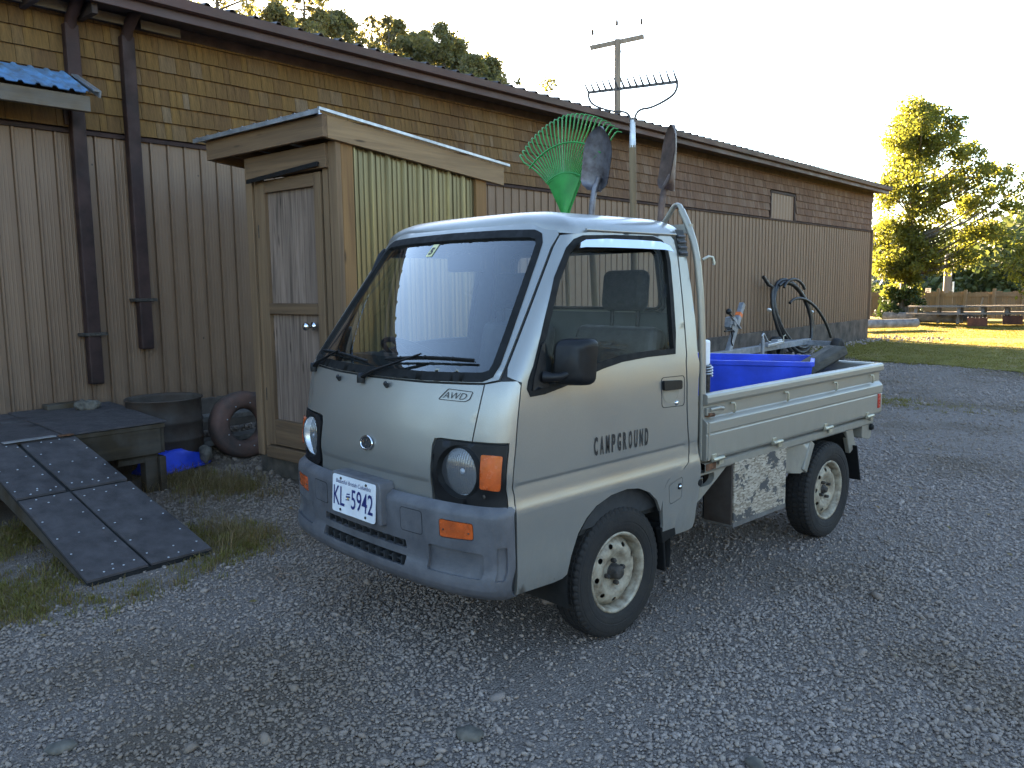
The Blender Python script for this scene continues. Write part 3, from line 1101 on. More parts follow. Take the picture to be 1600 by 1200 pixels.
    # rafter tails and blocking seen under the eave at the near end
    for k in range(3):
        s = 0.05 + k * 0.41
        mb = MB()
        mb.box((0.17, s, 3.625), (0.30, 0.045, 0.10))
        mb.build('rafter_tail', 'soffit', ware, bev=0.003)
    for k in range(4):
        s = 0.05 + k * 0.41
        mb = MB()
        mb.box((0.12, s + 0.205, 3.632), (0.02, 0.34, 0.072))
        mb.build('blocking', 'beam', ware)
    # ribbed steel roof
    rib = 0.2286
    pr = []
    s = S0 - 0.12
    while s < S1 + 0.14:
        pr += [(0.0, s), (0.022, s + 0.02), (0.022, s + 0.045), (0.0, s + 0.065)]
        s += rib
    mb = MB()
    te = EAVE_T + 0.09
    slope = 1.0 / 6.0
    def rf(u, v, w):
        return (te - w, v, EAVE_Z - 0.03 + u + w * slope)
    mb.sweep(pr, rf, 0.0, te + 6.0, 1)
    mb.sweep([(u - 0.006, v) for u, v in pr], rf, te + 6.0, 0.0, 1)
    k = len(pr)
    mb.add([rf(u, v, 0) for u, v in pr] + [rf(u - .006, v, 0) for u, v in pr], [(i, i + 1, k + i + 1, k + i) for i in range(k - 1)])
    zr = EAVE_Z - 0.03 + (te + 6.0) * slope
    mb.add([(-6.0, S0 - .12, zr), (-6.0, S1 + .14, zr), (-12.6, S1 + .14, zr - 1.1), (-12.6, S0 - .12, zr - 1.1)], [(0, 1, 2, 3)])
    mb.build('roof', 'roofedge', ware)
    # downspouts
    for s, za, zs in ((1.217, 0.95, 1.37), (0.78, 0.69, 1.10)):
        mb = MB()
        mb.box((0.062, s, (za + 3.53) / 2), (0.082, 0.108, 3.53 - za))
        mb.tube([(0.062, s, 3.50), (0.10, s, 3.58), (0.22, s, 3.66), (0.36, s, 3.74)], 0.048, 8)
        d = mb.build('downspout', 'downspout', ware, bev=0.012)
        mb = MB()
        mb.box((0.065, s, zs), (0.10, 0.20, 0.026))
        mb.tube([(0.12, s - .09, zs), (0.13, s - .10, zs + .012)], 0.006, 6)
        mb.build('strap', 'hub', d, bev=0.004)
build_warehouse()

# small blue porch roof over the near end
def build_awning():
    rt = bthing('porch_roof', 'small blue ribbed steel porch roof on a grey timber beam at the left', 'awning', 0.0, 0.76, 2.8)
    tp, zt, tf, zf = 0.02, 0.36, 0.47, 0.135
    L = 2.6
    pr = []
    y = -L
    while y < 0.0:
        pr += [(0, y), (0.016, y + 0.012), (0.016, y + 0.03), (0, y + 0.045)]
        y += 0.115
    n = [-(zt - zf), 0, 0]
    def fn(u, v, w):
        return (tp + (tf - tp) * w, v, zt + (zf - zt) * w + u)
    mb = MB()
    mb.sweep(pr, fn, 0, 1, 3)
    mb.sweep([(u - .005, v) for u, v in pr], fn, 1, 0, 1)
    mb.build('roof_sheet', 'bluemetal', rt)
    mb = MB()
    mb.bar((tp - .01, 0.012, zt + 0.02), (tf + .02, 0.012, zf + 0.02), 0.05, 0.012)
    mb.bar((tp - .01, 0.034, zt - 0.005), (tf + .02, 0.034, zf - 0.005), 0.012, 0.05)
    mb.build('edge_flashing', 'galv', rt)
    mb = MB()
    mb.box((tf - 0.06, -L / 2 - 0.02, zf - 0.075), (0.05, L, 0.115))
    mb.build('beam', 'beam', rt, bev=0.006)
    for k in range(5):
        mb = MB()
        y = -0.06 - k * 0.6
        mb.bar((0.01, y, zt - 0.05), (tf - .085, y, zf - 0.01 - .02), 0.04, 0.085)
        mb.build('rafter', 'beam', rt, bev=0.003)
    mb = MB()
    mb.box((0.03, -0.02, 0.03), (0.03, 0.09, 0.14))
    mb.build('end_block', 'soffit', rt, bev=0.003)
build_awning()

# ---------------------------------------------------------------- shed
def build_shed():
    rt = bthing('shed', 'narrow timber shed with plank door and olive ribbed side', 'shed', 1.36, 1.45, 0.03)
    # local: x from the left post outwards (0..1.14), y back (0..1.46)
    Wd, Dp = 1.14, 1.47
    def bx(name, c, d, m, bev=0.004, par=rt):
        mb = MB()
        mb.box(c, d)
        return mb.build(name, m, par, bev=bev)
    bx('plinth', (Wd / 2, Dp / 2, 0.055), (Wd - .03, Dp - .03, 0.15), 'plinth')
    zf = lambda y: 2.40 - 0.095 * y                                # underside of the roof
    def post(name, x0, x1, y0, y1, m):
        mb = MB()
        zt0, zt1 = zf(y0), zf(y1)
        P = [(x0, y0, .13), (x1, y0, .13), (x1, y1, .13), (x0, y1, .13), (x0, y0, zt0), (x1, y0, zt0), (x1, y1, zt1), (x0, y1, zt1)]
        mb.add(P, [(3, 2, 1, 0), (4, 5, 6, 7), (0, 1, 5, 4), (1, 2, 6, 5), (2, 3, 7, 6), (3, 0, 4, 7)])
        return mb.build(name, m, rt, bev=0.005)
    post('post', 0.0, 0.085, 0.0, 0.085, 'pine_z')
    post('post', 0.10, 0.155, 0.012, 0.07, 'pine_z')
    post('post', 0.975, 1.035, -0.004, 0.07, 'pine_z')
    post('post', 1.055, 1.145, -0.012, 0.03, 'pine_z')
    post('post', Wd - 0.045, Wd, 0.032, 0.135, 'cedar')
    post('post', Wd - 0.045, Wd, 1.35, Dp, 'cedar')
    post('post', 0.0, 0.085, Dp - 0.09, Dp, 'pine_z')
    bx('lintel', (0.57, 0.0, 2.31), (0.98, 0.075, 0.16), 'pine_x')
    mb = MB()
    mb.bar((0.13, -0.035, 2.222), (0.99, -0.035, 2.265), 0.05, 0.016)
    mb.bar((0.12, -0.058, 2.214), (1.0, -0.058, 2.256), 0.012, 0.028)
    mb.build('drip_flashing', 'black', rt)
    # ribbed side sheets
    for k in range(2):
        mb = MB()
        y0 = 0.135 + k * 0.61
        pr = []
        for (off, hgt) in ((0.0, .024), (.060, .009), (.105, .009), (.152, .024), (.215, .009), (.26, .009), (.305, .024), (.365, .009), (.41, .009), (.457, .024), (.515, .009), (.56, .009)):
            wd = 0.034 if hgt > .01 else 0.014
            pr += [(0, y0 + off), (hgt, y0 + off + wd * .35), (hgt, y0 + off + wd * .75), (0, y0 + off + wd * 1.1)]
        pr.append((0, y0 + 0.612))
        kk = len(pr)
        vs = [(Wd - 0.030 + u, v, 0.12) for u, v in pr] + [(Wd - 0.030 + u, v, zf(v) + .02) for u, v in pr]
        mb.add(vs, [(i, i + 1, kk + i + 1, kk + i) for i in range(kk - 1)])
        mb.build('side_sheet', 'shedsheet', rt)
    mb = MB()
    mb.box((0.02, Dp / 2, 1.2), (0.02, Dp - .2, 2.1))
    mb.box((Wd / 2, Dp - .03, 1.18), (Wd - .1, 0.02, 2.05))
    mb.build('back_boards', 'pine_z', rt)
    # door
    d = bx('door', (0.565, 0.05, 1.22), (0.79, 0.02, 1.98), 'wallcore', 0)
    def fr(name, x0, x1, z0, z1, m, y=0.015, th=0.05):
        mb = MB()
        mb.box(((x0 + x1) / 2 - 0.565, y - 0.05, (z0 + z1) / 2 - 1.22), (x1 - x0, th, z1 - z0))
        o = mb.build(name, m, d, bev=0.004)
        return o
    d.location = (0.565, 0.05, 1.22)
    # mesh of the door was built in shed space: recentre
    for v in d.data.vertices:
        v.co -= Vector((0.565, 0.05, 1.22))
    fr('stile', 0.175, 0.265, 0.235, 2.215, 'pine_z')
    fr('stile', 0.875, 0.955, 0.235, 2.215, 'pine_z')
    fr('rail', 0.268, 0.872, 2.125, 2.215, 'pine_x', 0.017)
    fr('rail', 0.268, 0.872, 1.235, 1.315, 'pine_x', 0.011)
    fr('rail', 0.268, 0.872, 0.235, 0.43, 'pine_x', 0.017)
    fr('plywood_panel', 0.262, 0.878, 1.312, 2.13, 'ply', 0.032, 0.02)
    fr('plywood_panel', 0.262, 0.878, 0.425, 1.238, 'ply', 0.034, 0.02)
    for z in (1.85, 0.62):
        fr('hinge', 0.16, 0.182, z - .05, z + .05, 'hub', 0.002, 0.02)
    mb = MB()
    kx, kz = 0.815 - 0.565, 1.155 - 1.22
    mb.lathe([(0.0, 0.0), (0.030, 0.0), (0.031, -0.008), (0.014, -0.012), (0.012, -0.035), (0.020, -0.042), (0.029, -0.055), (0.030, -0.068), (0.024, -0.080), (0.010, -0.086), (0.0, -0.087)], 20, 'y', (kx, -0.06, kz))
    mb.build('knob', 'chrome', d)
    bx('threshold', (0.565, 0.012, 0.178), (0.80, 0.08, 0.09), 'pine_x')
    # roof: sloping frame, fascia boards, thin steel sheet
    def zt(y): return 2.555 - 0.095 * (y + .135)
    x0, x1, y0, y1 = -0.30, Wd + 0.035, -0.135, Dp + 0.175
    mb = MB()
    mb.box(((x0 + x1) / 2, y0 + .019, zt(y0) - 0.078), (x1 - x0, 0.038, 0.145))
    mb.build('fascia_board', 'pine_x', rt, bev=0.004)
    for x, m in ((x1 - .019, 'pine_y'), (x0 + .019, 'pine_y')):
        mb = MB()
        P = []
        for y in (y0 + .0405, y1):
            for dx, dz in ((-.019, -.150), (.019, -.150), (.019, -.004), (-.019, -.004)):
                P.append((x + dx, y, zt(y) + dz))
        mb.add(P, [(3, 2, 1, 0), (4, 5, 6, 7), (0, 1, 5, 4), (1, 2, 6, 5), (2, 3, 7, 6), (3, 0, 4, 7)])
        mb.build('fascia_board', m, rt, bev=0.004)
    mb = MB()
    pr = []
    x = x0 - 0.08
    while x < x1 + 0.03:
        pr += [(x, 0), (x + .02, .014), (x + .04, .014), (x + .06, 0)]
        x += 0.16
    mb.sweep(pr, lambda u, v, w: (u, w, zt(w) + v + 0.004), y0 - 0.05, y1 + 0.03, 1)
    mb.sweep(pr, lambda u, v, w: (u, w, zt(w) + v), y1 + 0.03, y0 - 0.05, 1)
    # drip edges
    mb.bar((x0 - .1, y0 - .045, zt(y0) + .002), (x1 + .035, y0 - .045, zt(y0) + .002), 0.012, 0.03)
    mb.bar((x1 + .032, y0 - .05, zt(y0 - .05) + .012), (x1 + .032, y1 + .03, zt(y1 + .03) + .012), 0.018, 0.018)
    mb.build('roof_sheet', 'galv', rt)
    for k in range(4):
        x = x0 + 0.1 + k * 0.42
        mb = MB()
        mb.bar((x, y0 + .045, zt(y0) - .06), (x, y1, zt(y1) - .06), 0.038, 0.085)
        mb.build('rafter', 'pine_y', rt)
build_shed()

# ---------------------------------------------------------------- deck and ramp
def build_deck():
    rt = bthing('loading_deck', 'low timber platform covered with black rubber matting beside the wall', 'platform', 0.7, -0.3, 0)
    ox, oy = 0.7, -0.3
    top = [(1.40, 0.69), (0.03, 0.87), (0.03, -2.4), (1.40, -2.4)]
    top = [(t - ox, s - oy) for t, s in top]
    mb = MB()
    mb.prism([top[0], top[1], top[2], top[3]], 0.485, 0.512, lambda u, v, w: (u, v, w))
    mb.build('deck_board', 'deckside', rt, bev=0.003)
    # two mats with a lifted seam
    mats_ = [[(1.41, .70), (.035, .88), (.035, .12), (1.41, .02)], [(1.412, .012), (.62, .06), (.60, -2.4), (1.412, -2.4)], [(.585, .075), (.035, .11), (.035, -2.4), (.575, -2.4)]]
    for q, mt in enumerate(mats_):
        mb = MB()
        poly = [(t - ox, s - oy) for t, s in mt]
        a = sum(poly[i][0] * poly[(i + 1) % 4][1] - poly[(i + 1) % 4][0] * poly[i][1] for i in range(4))
        if a < 0: poly = poly[::-1]
        rv, tr = cdt(poly, (), 0.12)
        fn = lambda u, v, i_: (u, v, 0.514 + 0.012 - i_ + 0.003 * math.sin(u * 5 + q) * math.sin(v * 4) + (0.004 if q == 0 else 0))
        skin(mb, poly, (), fn, 0.12, 0.011)
        mb.build('rubber_mat', 'mat', rt)
    # rim boards
    def board(a, b, z0, z1, th=0.038, name='rim_board'):
        mb = MB()
        mb.bar((a[0] - ox, a[1] - oy, (z0 + z1) / 2), (b[0] - ox, b[1] - oy, (z0 + z1) / 2), th, z1 - z0)
        mb.build(name, 'deckside', rt, bev=0.005)
    board((1.375, .66), (1.375, -2.4), .30, .483)
    board((1.375, .674), (.04, .85), .30, .483)
    board((1.33, .655), (1.33, .37), .24, .298)
    for t, s in ((1.31, .60), (1.31, -.55), (1.31, -1.6), (.12, .76)):
        mb = MB()
        mb.box((t - ox, s - oy, .145), (.09, .09, .31))
        mb.build('leg', 'deckside', rt, bev=0.005)
    mb = MB()
    mb.box((1.33 - ox, .665 - oy, .125), (.13, .045, .30))
    mb.build('skirt_board', 'deckside', rt, bev=0.004)
    # ramp
    rp = bthing('ramp', 'black rubber covered ramp of four panels dotted with screws', 'ramp', 2.1, -0.16, 0)
    ax, ay = 2.1, -0.16
    def zr(t): return 0.510 - (t - 1.40) * (0.510 - 0.022) / 1.5
    Lx = lambda t: -0.50 + 0.03 * (t - 1.4) / 1.5
    Rx = lambda t: 0.075 + 0.115 * (t - 1.4) / 1.5
    Gx = lambda t: -0.26 + 0.105 * (t - 1.4) / 1.5
    for (ta, tb) in ((1.42, 2.046), (2.078, 2.90)):
        for side in (0, 1):
            g = 0.013 if ta < 2 else 0.009
            f0 = (lambda t: Lx(t)) if side == 0 else (lambda t: Gx(t) + g)
            f1 = (lambda t: Gx(t) - g) if side == 0 else (lambda t: Rx(t))
            poly = [(ta, f0(ta)), (tb, f0(tb)), (tb, f1(tb)), (ta, f1(ta))]
            # wavy inner edge
            mb = MB()
            fn = lambda t, s, i_: (t - ax, s - ay, zr(t) + 0.012 - i_ + 0.0025 * math.sin(7 * t + 3 * s + side))
            skin(mb, poly, (), fn, 0.10, 0.012)
            o = mb.build('ramp_panel', 'mat', rp)
            mb = MB()
            spots = [(ta + (tb - ta) * (i_ + .5) / 5, w_) for i_ in range(5) for w_ in (.09, .5, .91) if not (w_ == .5 and i_ % 2)] + [(ta + .03, .3), (ta + .03, .7), (tb - .03, .3), (tb - .03, .7), (tb - .03, .5)]
            for t, w_ in spots:
                t += random.uniform(-.018, .018)
                s = f0(t) + (f1(t) - f0(t)) * w_ + random.uniform(-.012, .012)
                z = zr(t) + 0.0155
                mb.lathe([(0, .002), (.0045, .001), (.0058, -.002)], 8, 'z', (t - ax, s - ay, z))
            mb.build('screws', 'screw', o)
    mb = MB()
    for s0, s1 in ((Lx, Rx),):
        mb.add([(t - ax, f(t) + d - ay, zr(t) + dz) for t in (1.405, 2.9) for f, d in ((Lx, .006), (Rx, -.006)) for dz in (-.004, -.022)],
               [(0, 2, 6, 4), (1, 5, 7, 3), (0, 4, 5, 1), (2, 3, 7, 6), (4, 6, 7, 5), (0, 1, 3, 2)])
    mb.build('ramp_board', 'dark', rp)
    for f, d in ((Lx, .03), (Gx, 0), (Rx, -.03)):
        mb = MB()
        P = []
        for t in (1.43, 2.80):
            for dx in (-.02, .02):
                P += [(t - ax, f(t) + d + dx - ay, zr(t) - .024), (t - ax, f(t) + d + dx - ay, max(.004, zr(t) - .15))]
        mb.add(P, [(0, 2, 3, 1), (4, 5, 7, 6), (0, 1, 5, 4), (2, 6, 7, 3), (0, 4, 6, 2), (1, 3, 7, 5)])
        mb.build('stringer', 'deckside', rp)
    mb = MB()
    mb.bar((1.412 - ax, -.34 - ay, .528), (1.412 - ax, -.04 - ay, .530), 0.05, 0.006, mi=0)
    mb.build('hinge_plate', 'galv', rp)
    mb = MB()
    mb.bar((1.418 - ax, -.02 - ay, .527), (1.418 - ax, .065 - ay, .527), 0.04, 0.008)
    mb.build('hinge_plate', 'rust', rp)
build_deck()

def lumpy(mb, c, r, seed=0, n=18, m=10, amp=0.22):
    rr = np.random.default_rng(seed)
    k = rr.normal(size=(7, 3)) * 1.6
    ph = rr.uniform(0, 6, 7)
    vs, fs = [], []
    for i in range(m + 1):
        a = math.pi * i / m
        for j in range(n):
            th = 2 * math.pi * j / n
            d = np.array([math.sin(a) * math.cos(th), math.sin(a) * math.sin(th), math.cos(a)])
            q = 1 + amp * np.mean(np.sin(k @ d * 2 + ph)) * 1.6
            vs.append((c[0] + r[0] * q * d[0], c[1] + r[1] * q * d[1], c[2] + r[2] * q * d[2]))
    for i in range(m):
        for j in range(n):
            a, b = i * n + j, i * n + (j + 1) % n
            fs.append((a, a + n, b + n, b))
    return mb.add(vs, fs, True)

# things beside the deck
mb = MB(); lumpy(mb, (0, 0, 0.035), (0.075, 0.055, 0.042), 3, amp=0.5)
o = mb.build('rock', 'rock'); o.location = B(0.36, 0.57, 0.523); o.rotation_euler = (0, 0, 1.3)
tag(o, 'rough brown rock lying on the black matting of the platform', 'rock')
mb = MB(); mb.box((0, 0, 0.02), (0.12, 0.28, 0.04))
o = mb.build('wood_block', 'deckside', bev=0.004); o.location = B(0.11, 0.50, 0.529); o.rotation_euler = (0, 0, BANG)
tag(o, 'short brown offcut of wood on the platform against the siding', 'wood block')

def build_drum():
    z0 = 0.14
    rt = bthing('drum', 'dark rusty cut down steel drum beside the wall', 'drum', 0.62, 1.07, z0)
    r, h = 0.285, 0.45
    mb = MB()
    pr = [(0, 0.0), (r * .97, 0.0), (r, 0.012), (r, 0.12), (r + .008, .13), (r, .14), (r, 0.255), (r + .009, 0.268), (r, 0.281), (r, h - .012), (r + .010, h - .006), (r + .008, h + .004), (r - .004, h), (r - .006, h - .02), (r - .006, .02), (0, .02)]
    def wob(i, j, rad):
        return rad * (1 + 0.012 * math.sin(i * 0.4) + (0.012 * math.sin(i * .9 + 1) if j > 9 and j < 14 else 0))
    mb.lathe(pr, 48, 'z', rfun=wob)
    mb.build('shell', 'barrel', rt)
    mb = MB()
    mb.lathe([(0, .24), (.15, .245), (r - .007, .23)], 30, 'z')
    mb.build('contents', 'plinth', rt)
build_drum()

def build_old_tyre():
    c = B(0.80, 1.66, 0.0)
    zc = float(ground_h(c[0], c[1])) + 0.27
    rt = bthing('old_tyre', 'faded reddish black tyre standing on edge beside the shed', 'tyre', 0.80, 1.66, zc, 0.10)
    rt.rotation_euler = (0, R(-6), BANG + R(-8))
    mb = MB()
    pr = []
    R0, Wt = 0.285, 0.105
    for a in np.linspace(-math.pi, math.pi, 25)[:-1]:
        ca, sa = math.cos(a), math.sin(a)
        x = Wt * (abs(sa) ** .75) * (1 if sa > 0 else -1)
        rad = 0.21 + 0.075 * (abs(ca) ** .6) * (1 if ca > 0 else -1)
        pr.append((rad, x))
    pr.append(pr[0])
    mb.lathe(pr, 56, 'x')
    mb.build('carcass', 'oldtyre', rt)
    mb = MB()
    for k in range(9):
        a = k * 0.7
        mb.sphere((0.108, .185 * math.cos(a), .185 * math.sin(a)), (.004, .006, .006), 6, 4)
    mb.build('bolt_holes', 'galv', rt)
build_old_tyre()

def build_planks():
    for i, (t, s, z, L, rz, lb) in enumerate(((0.62, 1.52, 0.15, 0.95, 0.12, 'grey weathered plank lying on the ground behind the old tyre'), (0.30, 1.75, 0.30, 0.8, 0.02, 'pale plank end between the drum and the tyre'))):
        mb = MB()
        mb.box((0, 0, 0.022), (0.16, L, 0.045))
        o = mb.build('plank', 'greyplank', bev=0.006)
        o.location = B(t, s, z); o.rotation_euler = (0, 0.03, BANG + rz)
        tag(o, lb, 'plank')
    mb = MB(); lumpy(mb, (0, 0, 0.06), (0.06, 0.05, 0.07), 9)
    o = mb.build('stone', 'rock'); o.location = B(0.92, 1.24, 0.08)
    tag(o, 'small upright stone under the end of the grey plank', 'rock')
    # blue moulded plastic lid
    rt = bthing('plastic_sled', 'bright blue ribbed plastic sled half hidden behind the platform corner', 'sled', 0.80, 1.02, 0.05, 0.30)
    mb = MB()
    vs, fs = [], []
    nu, nv = 16, 12
    for i in range(nu + 1):
        for j in range(nv + 1):
            u, v = i / nu * 2 - 1, j / nv * 2 - 1
            e = (abs(u) ** 3 + abs(v) ** 4)
            z = 0.17 * (1 - min(1, e)) ** .6 + 0.016 * math.cos(v * 9) * (1 - min(1, e))
            k = 1 - 0.25 * abs(u) ** 3
            vs.append((v * 0.16 * k, u * 0.30, z))
    for i in range(nu):
        for j in range(nv):
            a = i * (nv + 1) + j
            fs.append((a, a + 1, a + nv + 2, a + nv + 1))
    mb.add(vs, fs, True)
    mb.build('tray', 'blueplastic', rt)
    mb = MB()
    loop = [(v * .175 * 1.0, u, 0.004) for u, v in ((-.28, -.9), (-.3, 0), (-.28, .9), (0, 1.0), (.28, .9), (.3, 0), (.28, -.9), (0, -1))]
    mb.tube(smooth_loop(loop, 2), 0.011, 6, closed=True)
    mb.build('rim', 'blueplastic', rt)
build_planks()

# ---------------------------------------------------------------- truck body surface
# x: + towards the truck's left side, y: + rearwards from the front bumper, z: up
truck = thing('mini_truck', 'silver beige cab-over mini pickup truck with grey bumper parked on gravel', 'truck', (0, 0, 0))
def Xs(z):
    return np.interp(z, [.28, .33, .36, .42, .60, .650, .668, .684, .700, .735, .750, .754, .761, 1.02, 1.08, 1.14, 1.25, 1.4, 1.6, 1.68, 1.72],
                        [.660, .676, .686, .693, .6985, .6985, .6972, .6935, .6905, .6880, .6866, .6868, .6902, .6905, .6890, .6835, .668, .645, .612, .596, .585])
def Fr(z):
    return np.interp(z, [.30, .60, .735, .742, .748, .80, .85, .92, 1.0, 1.06, 1.10, 1.13, 1.16, 1.70, 1.72],
                        [.035, .026, .026, .026, .020, .022, .029, .040, .058, .074, .086, .098, .118, .510, .545])
def Dp(z):
    return np.interp(z, [.3, .9, 1.15, 1.7], [.15, .15, .125, .11])
_w = np.linspace(0, 1, 400)
_xx = .69 * np.sin(_w * math.pi / 2) ** (1 / 1.2)
_yy = .15 * (1 - np.cos(_w * math.pi / 2))
_q = np.concatenate([[0], np.cumsum(np.hypot(np.diff(_xx), np.diff(_yy)))])
QM = float(_q[-1])
def q_of_x(x, z):
    r = min(1.0, abs(x) / float(Xs(z)))
    w = math.asin(r ** 1.2) * 2 / math.pi
    return float(np.interp(w, _w, _q)) * (1 if x >= 0 else -1)
def q_of_y(y, z):
    F, D = float(Fr(z)), float(Dp(z))
    if y >= F + D:
        return QM + y - F - D
    w = math.acos(max(-1, min(1, 1 - (y - F) / D))) * 2 / math.pi
    return float(np.interp(w, _w, _q))
def base_pt(q, z, Xf=Xs, Ff=Fr, Df=Dp):
    s = 1 if q >= 0 else -1
    a = abs(q)
    X, F, D = float(Xf(z)), float(Ff(z)), float(Df(z))
    if a >= QM:
        return np.array([s * X, F + D + a - QM, z])
    w = float(np.interp(a, _q, _w)) * math.pi / 2
    return np.array([s * X * math.sin(w) ** (1 / 1.2), F + D * (1 - math.cos(w)), z])
def surf(q, z, inset=0.0, **k):
    p = base_pt(q, z, **k)
    if inset:
        h = 0.006
        du = base_pt(q + h, z, **k) - base_pt(q - h, z, **k)
        dv = base_pt(q, z + h, **k) - base_pt(q, z - h, **k)
        n = np.cross(du, dv)
        n /= np.linalg.norm(n) + 1e-12
        p = p - n * inset
    return tuple(p)
def off(d):
    return lambda q, z, i: surf(q, z, i - d)
body = off(0.0)
CRE = [.650, .659, .668, .676, .684, .692, .700, .717, .735, .750, .754, .7575, .761, .766]
def YZ(pts):
    return [(q_of_y(y, z), z) for y, z in pts]
def XZ(pts):
    return [(q_of_x(x, z), z) for x, z in pts]
def both(mk, name, mats, par, **k):
    """left and right copies"""
    m1 = mk()
    a = m1.build(name, mats, par, **k)
    b = m1.mirror().build(name, mats, par, **k)
    return a, b

# outlines (y, z) on the left side ------------------------------------------------
def arch_pts(dr=0.0):
    P = [(0.452, 0.36), (0.468, 0.431), (0.506, 0.512), (0.552, 0.562), (0.61, 0.600), (0.70, 0.626), (0.80, 0.632), (0.88, 0.620), (0.95, 0.590), (1.005, 0.545), (1.035, 0.49), (1.048, 0.43), (1.052, 0.375)]
    c = np.array([0.79, 0.33])
    out = []
    for p in P:
        v = np.array(p) - c
        out.append(tuple(c + v * (1 + dr / np.linalg.norm(v))))
    return out
WIN = [(0.262, 1.078), (0.330, 1.080), (0.437, 1.098), (0.56, 1.124), (0.66, 1.146), (0.781, 1.163), (0.949, 1.171), (1.140, 1.170), (1.150, 1.25), (1.163, 1.40), (1.172, 1.55), (1.166, 1.600), (1.140, 1.630), (1.085, 1.643), (0.833, 1.640), (0.640, 1.632), (0.590, 1.618), (0.545, 1.585), (0.465, 1.478), (0.362, 1.286), (0.300, 1.165), (0.258, 1.088)]
def grow(loop, d):
    """offset a counter-clockwise loop outwards by d"""
    P = [V3(p) for p in loop]
    k = len(P)
    out = []
    for i in range(k):
        t = P[(i + 1) % k] - P[i - 1]
        t /= np.linalg.norm(t)
        out.append(tuple(P[i] + np.array([t[1], -t[0]]) * d))
    return out
def pil(z, k=0.60):
    return (float(Fr(z) + k * Dp(z)), z)
G = 0.003                                                            # half of a shut line

def mk_door():
    mb = MB()
    fs = lambda z: float(Fr(z) + Dp(z)) + G
    outer = [(fs(.352), .352), (0.385, .345), (0.430, .348)]
    outer += arch_pts(0.0) [:-2]
    outer += [(1.06, 0.600 - G), (1.08, .622 - G), (1.12, .636 - G), (1.19, .650 - G), (1.232, .674), (1.245 - G, .715), (1.243 - G, .762), (1.226 - G, .90), (1.222 - G, 1.021), (1.228 - G, 1.15), (1.240 - G, 1.354), (1.246 - G, 1.50), (1.247 - G, 1.60), (1.240 - G, 1.645), (1.215, 1.662), (1.15, 1.667), (.85, 1.668), (.68, 1.660), (.615, 1.652)]
    outer += [(float(Fr(1.645) + .66 * Dp(1.645)), 1.645)]
    outer += [pil(z, .62) for z in (1.60, 1.52, 1.42, 1.32, 1.22, 1.17)] + [pil(1.140, .66), pil(1.128, .82)]
    outer += [(fs(1.118), 1.118), (fs(1.05), 1.05), (fs(.90), .90), (fs(.75), .75), (fs(.6), .6), (fs(.45), .45)]
    skin(mb, YZ(outer), [YZ(grow(WIN, 0.012))], body, 0.032, 0.014, CRE)
    return mb
door_l, door_r = both(mk_door, 'door', 'paint', truck)

def mk_quarter():
    mb = MB()
    outer = [(1.056, .372), (1.075, .362), (1.10, .358), (1.26, .358), (1.285, .365), (1.296, .385), (1.300, .44), (1.312, .50), (1.325, .56), (1.330, .62), (1.318, .70), (1.312, .80), (1.310, .95), (1.312, 1.04), (1.318, 1.07), (1.322, 1.11), (1.322, 1.30), (1.320, 1.437), (1.312, 1.60), (1.302, 1.672), (1.24, 1.672), (1.249 + G, 1.645), (1.251 + G, 1.60), (1.249 + G, 1.50), (1.243 + G, 1.354), (1.231 + G, 1.15), (1.225 + G, 1.021), (1.229 + G, .90), (1.246 + G, .762), (1.249 + G, .715), (1.238, .672), (1.20, .648), (1.12, .634), (1.083, .618), (1.063, .598)]
    outer += [(1.038, .49), (1.051, .43)]
    outer = outer[:-2] + [(1.045, .555), (1.048, .49), (1.056, .43)]
    flap = rounded([(1.098, .505), (1.185, .520), (1.188, .618), (1.085, .596)], .016)
    skin(mb, YZ(outer), [YZ(flap)], body, 0.03, 0.014, CRE)
    return mb
quarter_l, quarter_r = both(mk_quarter, 'rear_quarter', 'paint', truck)
def mk_flap():
    mb = MB()
    flap = rounded([(1.1005, .508), (1.1825, .523), (1.1855, .6155), (1.0875, .594)], .015)
    skin(mb, YZ(flap), (), body, 0.03, 0.01)
    return mb
fl, fr_ = both(mk_flap, 'fuel_flap', 'paint', quarter_l)
mb = MB(); mb.box((.6985, 1.165, .578), (.012, .018, .026)); mb.build('flap_latch', 'black', quarter_l, bev=.003)
mb = MB(); mb.lathe([(0, .006), (.007, .005), (.008, 0)], 12, 'x', (.703, 1.163, .577)); mb.build('lock', 'chrome', quarter_l)

# front panel and corners -----------------------------------------------------------
BEZ = rounded([(.397, .692), (.70, .672), (.70, .904), (.397, .902)], [.03, .0, .0, .035])
def bez_outer():
    a = [(q_of_x(.402, .69), .69), (q_of_x(.50, .676), .676), (QM - .030, .664), (QM - .030, .903), (q_of_x(.50, .904), .904), (q_of_x(.395, .900), .900)]
    return rounded(a, [.025, 0, .006, .012, 0, .04])
def mk_hood():
    mb = MB()
    top = [(.575, 1.108), (.50, 1.105), (.30, 1.098), (0, 1.095), (-.30, 1.098), (-.50, 1.105), (-.575, 1.108)]
    outer = XZ([(-.388, .655), (0, .655), (.388, .655), (.3875, .690), (.383, .88), (.392, .905), (.42, .9105), (.56, .9105)]) + XZ(top) + XZ([(-.56, .9105), (-.42, .9105), (-.392, .905), (-.383, .88), (-.3875, .690)])
    skin(mb, outer, (), body, 0.03, 0.014, [.735, .742, .748])
    return mb
hood = mk_hood().build('front_panel', 'paint', truck)
